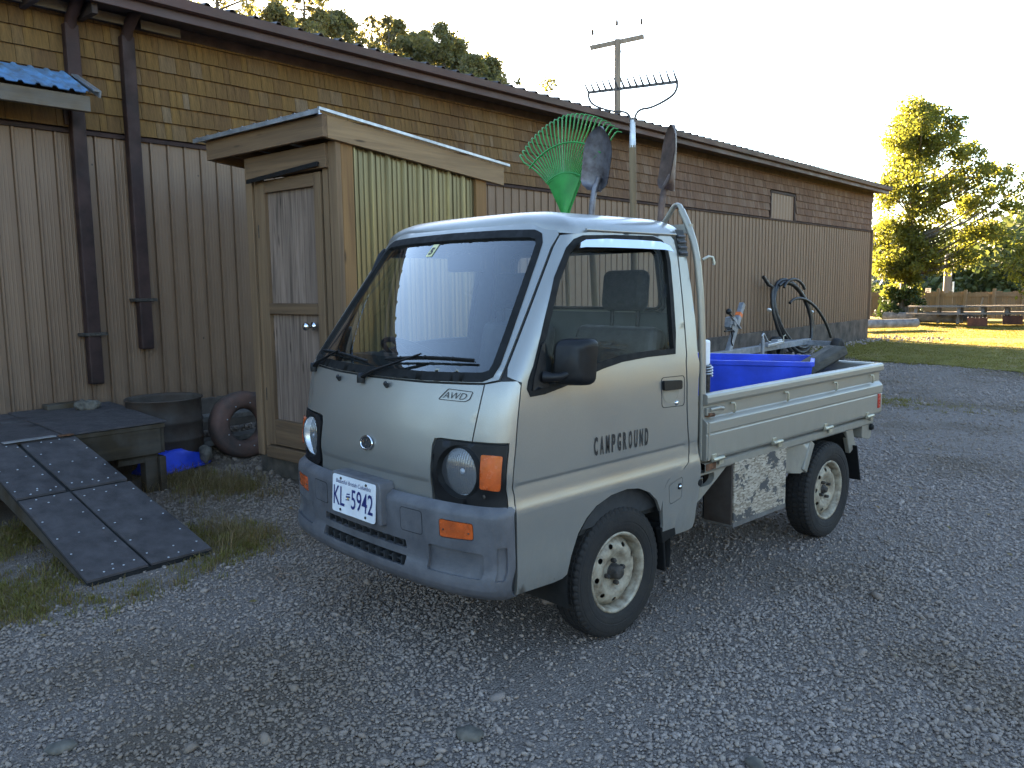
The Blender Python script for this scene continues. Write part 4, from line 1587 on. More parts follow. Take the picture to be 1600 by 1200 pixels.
def mk_corner():
    mb = MB()
    e = QM - G
    outer = [(q_of_x(.565, .9105), .9105), (QM - .026, .9105), (QM - .026, .664), (e, .664), (e, .75), (e, .90), (e, 1.05), (e, 1.110), (QM - .02, 1.124), (q_of_x(.635, 1.122), 1.122), (q_of_x(.580, 1.110), 1.110)]
    skin(mb, outer, (), body, 0.03, 0.014)
    return mb
corner_l, corner_r = both(mk_corner, 'corner_panel', 'paint', truck)

# windscreen --------------------------------------------------------------------------
def ws_loop(d=0.0):
    P = [(0, 1.124), (.30, 1.128), (.50, 1.135), (.560, 1.138), (.585, 1.150), (.588, 1.18), (.575, 1.26), (.545, 1.42), (.518, 1.56), (.506, 1.615), (.490, 1.640), (.46, 1.650), (.30, 1.656), (0, 1.659)]
    h = [(q_of_x(x, z), z) for x, z in P]
    L = h + [(-q, z) for q, z in reversed(h[1:-1])]
    return grow(resample(L, .03), d) if d else L
mb = MB(); skin(mb, ws_loop(-.003), (), off(-.007), 0.026, 0)
wscreen = mb.build('windscreen', 'ws_glass', truck)
mb = MB(); skin(mb, ws_loop(.020), [ws_loop(-.011)], off(.004), 0.026, 0.014)
mb.build('windscreen_seal', 'rubber', truck)
def mk_ws_frame():
    mb = MB()
    hz = [1.17, 1.22, 1.32, 1.42, 1.52, 1.60]
    r = [(q_of_x(0, 1.103), 1.103), (q_of_x(.3, 1.106), 1.106), (q_of_x(.50, 1.113), 1.113), (q_of_x(.575, 1.116), 1.116), (q_of_x(.625, 1.128), 1.128)]
    r += [(q_of_y(*pil(z, .575)), z) for z in hz] + [(q_of_y(float(Fr(1.65) + .63 * Dp(1.65)), 1.65), 1.65), (q_of_x(.52, 1.696), 1.696), (q_of_x(.30, 1.702), 1.702), (0, 1.703)]
    L = r + [(-q, z) for q, z in reversed(r[1:-1])]
    skin(mb, L, [ws_loop(.014)], body, 0.03, 0.012)
    return mb
mk_ws_frame().build('windscreen_frame', 'paint', truck)

# dark liner behind all the shut lines; it is also the inside of the cab shell
def mk_liner():
    mb = MB()
    lo = [(q_of_y(.20, .36), .36), (q_of_y(.43, .36), .36)] + YZ(arch_pts(.004)) + YZ([(1.07, .37), (1.29, .37), (1.315, .6), (1.30, 1.04), (1.292, 1.11), (1.285, 1.437), (1.27, 1.66)]) + YZ([(.85, 1.66), (.68, 1.655)])
    top = [(q_of_x(.5, 1.68), 1.68), (0, 1.685)]
    bot = [(0, .45), (q_of_x(.5, .42), .42)]
    half = lo + top
    outer = half + [(-q, z) for q, z in reversed(half[:-1])]
    hole = YZ(grow(WIN, .004))
    skin(mb, outer, [hole, [(-q, z) for q, z in hole[::-1]], ws_loop(.008)], off(-.014), 0.05, 0.0)
    return mb
mk_liner().build('cab_liner', 'interior', truck)

# roof ----------------------------------------------------------------------------------
ZR0, ZRT = 1.672, 1.760
def roof_boundary():
    pts = []
    qs = np.concatenate([np.linspace(0, QM, 26), QM + np.linspace(.04, .62, 12)])
    for q in qs:
        p = np.array(surf(q, float(np.interp(q, [0, QM * .66, QM * .82, QM, QM + .5], [1.697, 1.694, 1.662, 1.652, 1.657])), .003))
        if p[1] > 1.285: p[1] = 1.285
        pts.append(p)
    pts.append(np.array([.588, 1.318, ZR0 - .012]))
    for x in (.5, .35, .2, .1, 0): pts.append(np.array([x, 1.328, ZR0 + .012 * (1 - x / .6)]))
    return pts
def mk_roof():
    mb = MB()
    bd = roof_boundary()
    full = bd + [np.array([-p[0], p[1], p[2]]) for p in reversed(bd[1:-1])]
    n = len(full)
    rings = [1.0, .985, .965, .94, .90, .85, .78, .7, .6, .48, .35, .2, .08]
    vs = []
    for rho in rings:
        for p in full:
            sp = np.array([p[0] * .35 * 0, min(max(p[1], .82), 1.08), 0])
            x = sp[0] + (p[0] - sp[0]) * rho
            y = sp[1] + (p[1] - sp[1]) * rho
            z = p[2] + (ZRT - p[2]) * (1 - rho ** 5.0) ** .55
            # two shallow pressed ribs along the roof
            vs.append((x, y, z))
    fs = []
    for i in range(len(rings) - 1):
        for j in range(n):
            a, b = i * n + j, i * n + (j + 1) % n
            fs.append((a, b, b + n, a + n))
    fs.append(tuple((len(rings) - 1) * n + j for j in range(n)))
    mb.add(vs, fs, True)
    return mb
roof = mk_roof().build('roof', 'paint', truck)
mb = MB()                                                               # rain gutters
for s in (1, -1):
    pts = [surf(s * q_of_y(y, 1.668), 1.668, -.004) for y in np.linspace(.66, 1.25, 12)]
    mb.tube(pts, .006, 6)
mb.build('roof_gutter', 'paint', truck)
# cab back wall with rear window
def mk_back():
    mb = MB()
    prof = lambda z: float(np.interp(z, [.5, 1.04, 1.1, 1.437, 1.60, 1.69], [1.312, 1.312, 1.320, 1.320, 1.312, 1.300]))
    half = [(float(Xs(z)) - .004, z) for z in (.62, .8, 1.04, 1.2, 1.4, 1.6, 1.665)] + [(.4, 1.682), (0, 1.686)]
    outer = half + [(-x, z) for x, z in reversed(half[:-1])]
    hole = rounded([(-.50, 1.335), (.50, 1.335), (.47, 1.615), (-.47, 1.615)], .05)
    fn = lambda u, v, i: (-u, prof(v) - i, v)
    skin(mb, outer, [hole], fn, .06, .02)
    return mb, prof, hole
mb, backp, rwin = mk_back()
back = mb.build('cab_back', 'paint', truck)
mb = MB(); skin(mb, [(x * .985, z) for x, z in grow(rwin, -.004)], (), lambda u, v, i: (-u, backp(v) - .008 - i, v), .08, 0); mb.build('rear_window', 'glass', back)
mb = MB(); skin(mb, grow(rwin, .012), [grow(rwin, -.014)], lambda u, v, i: (-u, backp(v) + .004 - i, v), .04, .03); mb.build('rear_window_seal', 'rubber', back)
mb = MB(); skin(mb, [(-.60, .70), (.60, .70), (.60, 1.325), (-.60, 1.325)], (), lambda u, v, i: (-u, backp(v) - .035 - .03 * (v < 1.2) - i, v), .1, 0)
mb.v = [tuple(p) for p in mb.v]
mb.f = [tuple(reversed(f)) for f in mb.f]
mb.build('back_trim', 'innerpanel', truck)
# vents at the top of the rear pillar
for s in (1, -1):
    mb = MB()
    P = [(1.252, 1.575), (1.318, 1.575), (1.310, 1.690), (1.250, 1.690)]
    fn = lambda u, v, i: (s * (float(Xs(min(v, 1.70))) + .006 - i), u, v)
    rv, tr = cdt(P, (), .03)
    if s < 0: tr = tr[:, ::-1]
    mb.add([fn(a, b, 0) for a, b in rv], [tuple(t) for t in tr])
    vt = mb.build('air_vent', 'black', truck)
    for k in range(4):
        z = 1.590 + k * .024
        mb = MB()
        mb.box((s * (float(Xs(z)) + .010), 1.283, z), (.012, .052, .009), rot=(0, .5 * s, 0))
        mb.build('louvre', 'bumper', vt, bev=.002)

# side windows ---------------------------------------------------------------------------
for s, dr in ((1, door_l), (-1, door_r)):
    def mir(m_):
        return m_ if s > 0 else m_.mirror()
    mb = MB(); skin(mb, YZ(grow(WIN, .014)), [YZ(grow(WIN, -.012))], off(.003), .03, .02)
    mir(mb).build('window_seal', 'rubber', dr)
    mb = MB(); skin(mb, YZ(grow(WIN, -.008)), (), off(-.008), .05, 0)
    mir(mb).build('window', 'glass', dr)
    mb = MB()
    sail = [(.268, 1.086), (.352, 1.092), (.352, 1.255), (.335, 1.245), (.292, 1.155)]
    skin(mb, YZ(sail), (), off(.008), .03, .02)
    mir(mb).build('mirror_base', 'black', dr)
    mb = MB()                                                           # smoked wind deflector along the top of the window
    vis = [(.565, 1.588), (.60, 1.592), (.75, 1.594), (.95, 1.594), (1.10, 1.592), (1.158, 1.584), (1.150, 1.612), (1.10, 1.628), (.95, 1.631), (.75, 1.630), (.62, 1.622), (.585, 1.610)]
    def fv(q, z, i):
        d = .026 + .020 * np.clip((1.63 - z) / .045, 0, 1)
        return surf(q, z, i - d)
    skin(mb, YZ(vis), (), fv, .03, .004)
    mir(mb).build('wind_deflector', M['deflector'] if 'deflector' in M else 'chrome', dr)
    mb = MB()                                                           # mirror arm and housing
    hx, hy, hz = .755, .430, 1.180
    mb.tube([(.690, .325, 1.130), (.715, .345, 1.128), (.735, .37, 1.130), (.745, .40, 1.140)], [.022, .018, .016, .018], 10)
    mir(mb).build('mirror_arm', 'black', dr)
    mb = MB()
    shape = rounded([(-.072, -.085), (.060, -.085), (.072, .085), (-.062, .085)], .03, 6)
    layers = [(-.040, .70), (-.030, .90), (-.010, .99), (.012, 1.0), (.020, .97)]
    vs, fs = [], []
    ang = .62
    ca, sa = math.cos(ang), math.sin(ang)
    for d, k in layers:
        for u, v in shape:
            # u across the mirror, d along its viewing axis (rear = +)
            uu, dd = u * k, d
            vs.append((hx + uu * ca - dd * sa * 0 + dd * .0, hy + dd * 1.15 + uu * sa * .9, hz + v * k))
    n_ = len(shape)
    for i in range(len(layers) - 1):
        for j in range(n_):
            a, b = i * n_ + j, i * n_ + (j + 1) % n_
            fs.append((a, b, b + n_, a + n_))
    fs.append(tuple(range(n_ - 1, -1, -1)))
    mb.add(vs, fs, True)
    mb.add(vs[-n_:], [tuple(range(n_))])
    mh = mir(mb).build('side_mirror', 'black', dr)
    mb = MB()
    mb.add([(hx + u * .86 * ca, hy + .0245 + u * .86 * sa * .9, hz + v * .86) for u, v in shape], [tuple(range(n_))])
    mir(mb).build('mirror_glass', 'chrome', mh)
    # handle
    mb = MB()
    rec = rounded([(1.040, .955), (1.165, .955), (1.168, 1.05), (1.036, 1.056)], .02)
    skin(mb, YZ(rounded([(1.040, .935), (1.205, .928), (1.205, 1.062), (1.034, 1.066)], .02)), [YZ(rounded([(1.043, .938), (1.202, .931), (1.202, 1.059), (1.037, 1.063)], .019))], off(.0012), .03, .003)
    mir(mb).build('handle_surround', 'interior', dr)
    mb = MB()
    cup = smooth_loop([(1.05, 1.01), (1.045, .985), (1.06, .962), (1.085, .953), (1.12, .953), (1.15, .965), (1.162, .99), (1.160, 1.01)], 1)
    skin(mb, YZ(cup), (), lambda q, z, i: surf(q, z, i - .0015 + .004 * 0), .02, .0)
    mir(mb).build('handle_cup', 'bedpaint', dr)
    mb = MB()
    skin(mb, YZ(rounded([(1.042, 1.010), (1.170, 1.006), (1.170, 1.044), (1.040, 1.052)], .010)), (), off(.014), .02, .016)
    mir(mb).build('door_handle', 'black', dr)
    mb = MB(); mb.lathe([(0, .008), (.008, .007), (.010, .003), (.011, 0)], 14, 'x', (float(Xs(.95)) , 1.145, .947))
    mir(mb).build('door_lock', 'chrome', dr)

# lettering on the door
mb = MB()
txt = 'CAMPGROUND'
y0, y1 = .604, .948
for k, ch in enumerate(txt):
    st = (y1 - y0) / (len(txt) - .35)
    ya = y0 + st * k
    z0 = .801 + (.796 - .801) * k / 9
    lettering(mb, ch, .096, ya, ya + st * .60, lambda u, v: (float(Xs(.82)) + .0022, u, z0 + v * 1.0), bold=.0035)
mb.build('door_lettering', 'ink', door_l)

# headlamps ----------------------------------------------------------------------------------
HX, HZ, HR = .517, .797, .090
for s in (1, -1):
    def mir(m_):
        return m_ if s > 0 else m_.mirror()
    mb = MB()
    hc = (q_of_x(HX, HZ), HZ)
    circ = lambda r: [(hc[0] + r * 1.03 * math.cos(a), hc[1] + r * math.sin(a)) for a in np.linspace(0, 2 * math.pi, 41)[:-1]]
    mk = [(q_of_x(.607, .74), .752), (QM - .045, .748), (QM - .045, .866), (q_of_x(.607, .87), .868)]
    skin(mb, bez_outer(), [circ(HR + .006)], off(.005), .025, .022)
    bz = mir(mb).build('headlamp_bezel', 'black', truck)
    # bowl sloping in from the bezel to the lens
    mb = MB()
    ys = float(base_pt(*hc)[1])
    vs, fs = [], []
    n_ = 40
    for ring, (rr, flat) in enumerate(((HR + .007, 0), (HR + .001, .55), (HR - .004, 1))):
        for j in range(n_):
            a = 2 * math.pi * j / n_
            q, z = hc[0] + rr * 1.03 * math.cos(a), hc[1] + rr * math.sin(a)
            p = np.array(surf(q, z, -.004))
            tgt = ys + .010
            p[1] = p[1] * (1 - flat) + (tgt) * flat
            vs.append(tuple(p))
    for i in range(2):
        for j in range(n_):
            a, b = i * n_ + j, i * n_ + (j + 1) % n_
            fs.append((a, b, b + n_, a + n_))
    mb.add(vs, fs, True)
    mir(mb).build('lamp_ring', 'rubber', bz)
    mb = MB()
    mb.lathe([(HR - .003, 0.0), (HR * .80, -.010), (HR * .55, -.018), (HR * .28, -.023), (0.001, -.025)], 40, 'y', (HX, ys + .012, HZ))
    hl = mir(mb).build('headlamp_lens', M['headlens'] if 'headlens' in M else 'lampglass', bz)
    mb = MB()
    mb.lathe([(HR - .004, 0.002), (HR * .93, .011), (HR * .85, .021), (HR * .73, .035), (HR * .6, .047), (HR * .45, .058), (HR * .3, .067), (HR * .15, .072), (0.001, .074)], 40, 'y', (HX, ys + .014, HZ))
    mir(mb).build('reflector', 'reflector', hl)
    mb = MB(); mb.sphere((HX, ys + .030, HZ), (.016, .020, .016), 12, 8); mir(mb).build('bulb_shield', 'galv', hl)
    mb = MB()
    skin(mb, rounded(mk, .008), (), off(.016), .025, .014)
    mir(mb).build('turn_signal', 'orange', bz)
    mb = MB()
    sc_ = surf(q_of_x(.615, .72), .718, -.006)
    mb.lathe([(0, -.004), (.006, -.003), (.008, 0)], 10, 'y', sc_)
    mir(mb).build('screw', 'hub', bz)

# emblem: chrome oval with six small stars
mb = MB()
ec = (0.0, .842)
ex = lambda u, v, d=0.0: (u, float(base_pt(q_of_x(u, v), v)[1]) - d, v)
ring = [ex(.040 * math.cos(a), ec[1] + .026 * math.sin(a), .007) for a in np.linspace(0, 2 * math.pi, 37)[:-1]]
mb.tube(ring, .0042, 6, closed=True)
em = mb.build('emblem', 'chrome', truck)
mb = MB(); mb.add([ex(.040 * math.cos(a), ec[1] + .026 * math.sin(a), .004) for a in np.linspace(0, 2 * math.pi, 37)[:-1]], [tuple(range(36))]); mb.build('emblem_field', 'interior', em)
mb = MB()
for (u, v, r) in ((-.020, .004, .011), (.002, .011, .006), (.017, .008, .006), (.028, -.001, .005), (.016, -.009, .006), (.000, -.007, .006)):
    st = []
    for k in range(8):
        rr = r if k % 2 == 0 else r * .32
        st.append(ex(u + rr * math.cos(k * math.pi / 4), ec[1] + v + rr * math.sin(k * math.pi / 4), .008))
    mb.add(st, [tuple(range(8))])
mb.build('emblem_stars', 'chrome', em)
# pressed AWD badge at the top of the panel
mb = MB()
fa = lambda u, v: surf(q_of_x(u, 1.052 + v), 1.052 + v, -.0022)
lettering(mb, 'AWD', .034, .405, .515, fa, shear=.35, bold=-.0004)
mb.build('badge_letters', 'interior', hood)
mb = MB()
ol = rounded([(.385, -.006), (.512, -.006), (.530, .004), (.538, .030), (.425, .034)], .006, 3)
mb.tube([fa(u, v) for u, v in resample(ol, .02)], .0013, 5, closed=True)
mb.build('badge_outline', 'interior', hood)
# washer nozzles
for x in (-.285, .075):
    z = 1.070
    p = np.array(surf(q_of_x(x, z), z, 0))
    mb = MB()
    mb.tube([p, p + np.array([0.004, -.012, .012]), p + np.array([.012, -.016, .018])], [.010, .009, .006], 10)
    mb.build('washer_nozzle', 'interior', hood)

# bumper --------------------------------------------------------------------------------------
def Xb(z): return np.interp(z, [.325, .338, .352, .372, .44, .62, .655, .672, .684], [.640, .668, .688, .698, .7025, .7025, .7005, .698, .690])
def Fb(z): return np.interp(z, [.325, .338, .352, .370, .392, .430, .452, .47, .62, .648, .664, .676, .684], [.055, .018, -.010, -.028, -.034, -.026, -.016, -.014, -.018, -.017, -.013, -.002, .014])
def Db(z): return .150 + 0 * z
KB = dict(Xf=Xb, Ff=Fb, Df=Db)
def bsurf(d=0.0):
    return lambda q, z, i: surf(q, z, i - d, **KB)
QE = QM + .031
def mirq(P): return [(-q, z) for q, z in P[::-1]]
slot1 = rounded([(-.285, .480), (.285, .480), (.280, .512), (-.280, .512)], .006)
slot2 = rounded([(-.285, .415), (.285, .415), (.285, .452), (-.285, .452)], .006)
sig = rounded([(.456, .558), (.605, .566), (.605, .628), (.456, .628)], .012)
lowr = rounded([(.40, .430), (.640, .430), (.640, .520), (.40, .524)], .012)
sider = rounded([(QM - .045, .425), (QM - .006, .425), (QM - .006, .545), (QM - .045, .545)], .008)
cap = rounded([(.255, .548), (.375, .548), (.375, .640), (.255, .640)], .016)
def mk_bumper():
    mb = MB()
    pz = [.325, .338, .352, .372, .42, .5, .58, .648, .664, .676, .684]
    outer = [(q, .325) for q in np.linspace(-QE, QE, 30)] + [(QE, z) for z in pz[1:-1]] + [(q, .684) for q in np.linspace(QE, -QE, 30)] + [(-QE, z) for z in pz[1:-1][::-1]]
    holes = [slot1, slot2, sig, mirq(sig), lowr, mirq(lowr), sider, mirq(sider)]
    skin(mb, outer, holes, bsurf(), .026, .020, [.338, .352, .372, .392, .43, .452, .648, .664, .676])
    return mb
bump_o = mk_bumper().build('bumper', 'bumper', truck)
mb = MB()
for L, d in ((lowr, .014), (mirq(lowr), .014), (sider, .012), (mirq(sider), .012)):
    skin(mb, grow(L, .004), (), bsurf(-d), .03, 0)
mb.build('bumper_recess', 'bumper', bump_o)
mb = MB()
for L in (slot1, slot2):
    skin(mb, grow(L, .01), (), bsurf(-.060), .04, 0)
mb.build('grille_void', 'dark', bump_o)
for x in np.linspace(-.26, .26, 11):
    for za, zb_ in ((.478, .514), (.413, .454)):
        mb = MB()
        p = np.array(surf(x, (za + zb_) / 2, .030, **KB))
        mb.box(p, (.006, .05, zb_ - za + .004))
        mb.build('grille_fin', 'interior', bump_o)
mb = MB()
for L in (slot1, slot2):
    z = np.mean([p[1] for p in L])
    mb.tube([surf(q, z, .028, **KB) for q in np.linspace(-.28, .28, 12)], .006, 5)
mb.build('grille_bar', 'interior', bump_o)
for L in (cap, mirq(cap)):
    mb = MB()
    skin(mb, L, [grow(L, -.0035)], bsurf(.0008), .03, .0)
    mb.build('fog_lamp_cover_seam', 'interior', bump_o)
    mb = MB()
    skin(mb, grow(L, -.0035), (), bsurf(.0012), .04, .001)
    mb.build('fog_lamp_cover', 'bumper', bump_o)
for L in (sig, mirq(sig)):
    mb = MB()
    skin(mb, grow(L, -.003), (), bsurf(-.001), .03, .012)
    sg = mb.build('indicator', 'orange', bump_o)
    mb = MB()
    c = np.mean(np.array(L), 0)
    for dx in (-.055, .055):
        p = surf(c[0] + dx, c[1] - .005, -.001, **KB)
        mb.sphere(p, .0035, 6, 4)
    mb.build('screws', 'hub', sg)
# number plate on its raised mount
mb = MB()
mt = rounded([(-.175, .545), (.175, .545), (.175, .690), (.165, .714), (-.165, .714), (-.175, .690)], .01)
mb.prism(mt, -.042, .03, lambda u, v, w: (u, w, v))
mb.f = [tuple(f) for f in mb.f]
pm_o = mb.build('plate_mount', 'bumper', bump_o, bev=.006, weld=True)
TILT = .06
def pl(u, v, d=0.0):
    return (u, -.050 - d + (v - .63) * TILT, v)
mb = MB()
plate2 = rounded([(-.1525, .553), (.1525, .553), (.1525, .7055), (-.1525, .7055)], .012)
mb.prism(plate2, 0, 1, lambda u, v, w: pl(u, v, .0 if w else -.004))
plate = mb.build('number_plate', 'plate', bump_o, weld=True)
mb = MB()
lettering(mb, 'KL', .100, -.142, -.060, lambda u, v: pl(u, .584 + v * 1.12, .0016), bold=.0006)
lettering(mb, '5942', .100, -.012, .140, lambda u, v: pl(u, .584 + v * 1.12, .0016), bold=.0006)
mb.build('plate_number', 'plateblue', plate)
mb = MB()
lettering(mb, 'Beautiful British Columbia', .024, -.125, .125, lambda u, v: pl(u, .674 + v, .0016), shear=.2)
mb.build('plate_motto', 'plateblue', plate)
mb = MB()
for u, v, w, h in ((-.050, .622, .030, .010), (-.046, .634, .024, .008), (-.052, .611, .026, .007)):
    mb.add([pl(u, v, .0016), pl(u + w, v + .003, .0016), pl(u + w, v + h, .0016), pl(u, v + h - .003, .0016)], [(0, 1, 2, 3)])
mb.build('plate_flag', 'plateblue', plate)
mb = MB(); mb.add([pl(-.040, .617, .0022), pl(-.030, .617, .0022), pl(-.030, .624, .0022), pl(-.040, .624, .0022)], [(0, 1, 2, 3)]); mb.build('plate_flag_sun', 'plateyel', plate)
for u in (-.09, .09):
    for v in (.567, .694):
        mb = MB(); mb.sphere(pl(u, v, .001), (.006, .004, .006), 8, 5); mb.build('bolt', 'hub', plate)

# wipers ---------------------------------------------------------------------------------------
def wpt(x, z, d): return np.array(surf(q_of_x(x, z), z, -d))
for (px, pz, bx0, bz0, bx1, bz1) in ((-.560, 1.098, -.53, 1.170, -.10, 1.150), (-.10, 1.088, .02, 1.165, .50, 1.185)):
    pv = wpt(px, pz, .012)
    mid = wpt((bx0 + bx1) / 2 - .02, (bz0 + bz1) / 2 + .012, .028)
    mb = MB()
    mb.tube([pv, pv * .75 + mid * .25 + np.array([0, -.01, .006]), mid], [.013, .010, .006], 8, flat=.6)
    mb.lathe([(0, .02), (.015, .018), (.018, 0), (.018, -.02)], 14, 'z', tuple(pv))
    w_ = mb.build('wiper_arm', 'black', truck)
    mb = MB()
    pts = [wpt(bx0 + (bx1 - bx0) * k / 10, bz0 + (bz1 - bz0) * k / 10 + .006 * math.sin(math.pi * k / 10), .012 + .006 * math.sin(math.pi * k / 10)) for k in range(11)]
    mb.tube(pts, .0055, 6)
    mb.tube([p + np.array([0, .006, -.008]) for p in pts], .003, 5)
    for k in (2, 5, 8):
        mb.tube([pts[k] + np.array([0, -.004, .004]), pts[k] + np.array([0, .004, -.006])], .007, 6)
    mb.build('wiper_blade', 'rubber', w_)
# sticker on the glass
mb = MB()
stq = lambda u, v, d=0.0: surf(q_of_x(-.098 + u, 1.592 + v), 1.592 + v, .0075 - d)
mb.add([stq(u, v, .003) for u, v in ((-.024, -.004), (.018, -.004), (.030, .048), (-.010, .048))], [(0, 1, 2, 3)])
stk = mb.build('sticker', 'sticker', wscreen)
mb = MB()
lettering(mb, '5', .040, -.012, .012, lambda u, v: stq(u + .000 + v * .22, v + .004, .0048), bold=.002)
mb.build('sticker_number', 'ink', stk)
# aerial
mb = MB()
ap = np.array(surf(-q_of_x(.545, 1.60), 1.60, -.004))
mb.tube([ap + np.array([0, -.04, -.07]), ap, ap + np.array([-.005, .03, .03])], [.011, .014, .010], 8)
mb.tube([ap + np.array([0, .02, .02]), ap + np.array([.03, .10, .105])], .0022, 6)
mb.sphere(tuple(ap + np.array([.031, .102, .107])), .004, 6, 5)
mb.build('aerial', 'black', truck)

# interior -------------------------------------------------------------------------------------
mb = MB()
vs = []
nx = 21
for i in range(nx):
    x = -.60 + 1.2 * i / (nx - 1)
    fy = float(base_pt(q_of_x(x, 1.125), 1.125)[1]) + .02
    vs += [(x, fy, 1.115), (x, fy + .09, 1.118), (x, fy + .20, 1.10), (x, .44, 1.03), (x, .45, .78)]
mb.add(vs, [(i * 5 + j, (i + 1) * 5 + j, (i + 1) * 5 + j + 1, i * 5 + j + 1) for i in range(nx - 1) for j in range(4)], True)
mb.box((-.36, .36, 1.13), (.34, .12, .05))
mb.build('dashboard', 'interior', truck)
mb = MB()
sw_c, sw_n = np.array([-.345, .56, 1.115]), np.array([0, .55, .83])
sw_n = sw_n / np.linalg.norm(sw_n)
su, sv = np.array([1., 0, 0]), np.cross(sw_n, [1., 0, 0])
rimp = [sw_c + .19 * (su * math.cos(a) + sv * math.sin(a)) for a in np.linspace(0, 2 * math.pi, 37)[:-1]]
mb.tube(rimp, .013, 8, closed=True)
for a in (0.3, math.pi - .3, -math.pi / 2):
    mb.tube([sw_c - sw_n * .02, sw_c + .185 * (su * math.cos(a) + sv * math.sin(a))], .011, 6)
mb.sphere(tuple(sw_c - sw_n * .015), (.06, .06, .03), 14, 8)
mb.tube([sw_c - sw_n * .03, sw_c - sw_n * .28 - np.array([0, .08, 0])], .03, 8)
mb.build('steering_wheel', 'black', truck)
def mk_cushion(c, d, r=.04, bulge=.015):
    mb_ = MB()
    vs, fs = [], []
    n = 10
    mbx = MB(); mbx.box(c, d)
    return mbx
for sx in (.335, -.335):
    st = []
    mb = MB(); mb.box((sx, .88, .70), (.50, .52, .13)); s1 = mb.build('seat_cushion', 'seat', truck, bev=.045, seg=4)
    mb = MB(); mb.box((0, 0, 0), (.48, .11, .56)); s2 = mb.build('seat_back', 'seat', truck, bev=.045, seg=4); s2.location = (sx, 1.145, .99); s2.rotation_euler = (-.20, 0, 0)
    mb = MB(); mb.box((0, 0, 0), (.245, .075, .185)); h_ = mb.build('headrest', 'headrest', truck, bev=.036, seg=5); h_.location = (sx + .035 * (1 if sx > 0 else -1), 1.195, 1.428); h_.rotation_euler = (-.12, 0, 0)
    mb = MB()
    for d in (-.075, .075):
        mb.tube([(sx + d + .035 * (1 if sx > 0 else -1), 1.185, 1.22), (sx + d + .035 * (1 if sx > 0 else -1), 1.195, 1.36)], .011, 8)
    mb.build('headrest_posts', 'black', h_).parent = truck
mb = MB(); mb.box((0, .75, .50), (1.28, 1.0, .05)); mb.build('cab_floor', 'dark', truck)
mb = MB(); mb.box((0, 0, 0), (.235, .03, .075)); o = mb.build('rear_view_mirror', 'black', truck, bev=.012, seg=3); o.location = (0.02, .545, 1.555)
mb = MB(); mb.tube([(0.02, .548, 1.58), (0.02, .535, 1.66)], .007, 6); mb.build('mirror_stem', 'black', o).parent = truck
for sx in (.33, -.33):
    mb = MB(); mb.box((0, 0, 0), (.36, .15, .016)); o = mb.build('sun_visor', 'innerpanel', truck, bev=.006); o.location = (sx * .85, .665, 1.652); o.rotation_euler = (-.25, 0, 0)
# roof lining keeps the sky out
mb = MB(); mb.add([(-.57, .58, 1.675), (.57, .58, 1.675), (.57, 1.27, 1.672), (-.57, 1.27, 1.672)], [(0, 1, 2, 3)]); mb.build('roof_lining', 'innerpanel', truck)
# door inner cards
for s in (1, -1):
    mb = MB(); mb.add([(s * .655, .30, .50), (s * .655, 1.22, .50), (s * .655, 1.22, 1.155), (s * .650, .75, 1.145), (s * .655, .30, 1.06)], [(0, 1, 2, 3, 4)]); mb.build('door_card', 'interior', truck)
mb = MB(); mb.tube([(.555, 1.245, 1.58), (.575, 1.245, 1.40), (.585, 1.24, 1.20), (.58, 1.21, .8)], .02, 6, flat=.25); mb.build('seat_belt', 'black', truck)

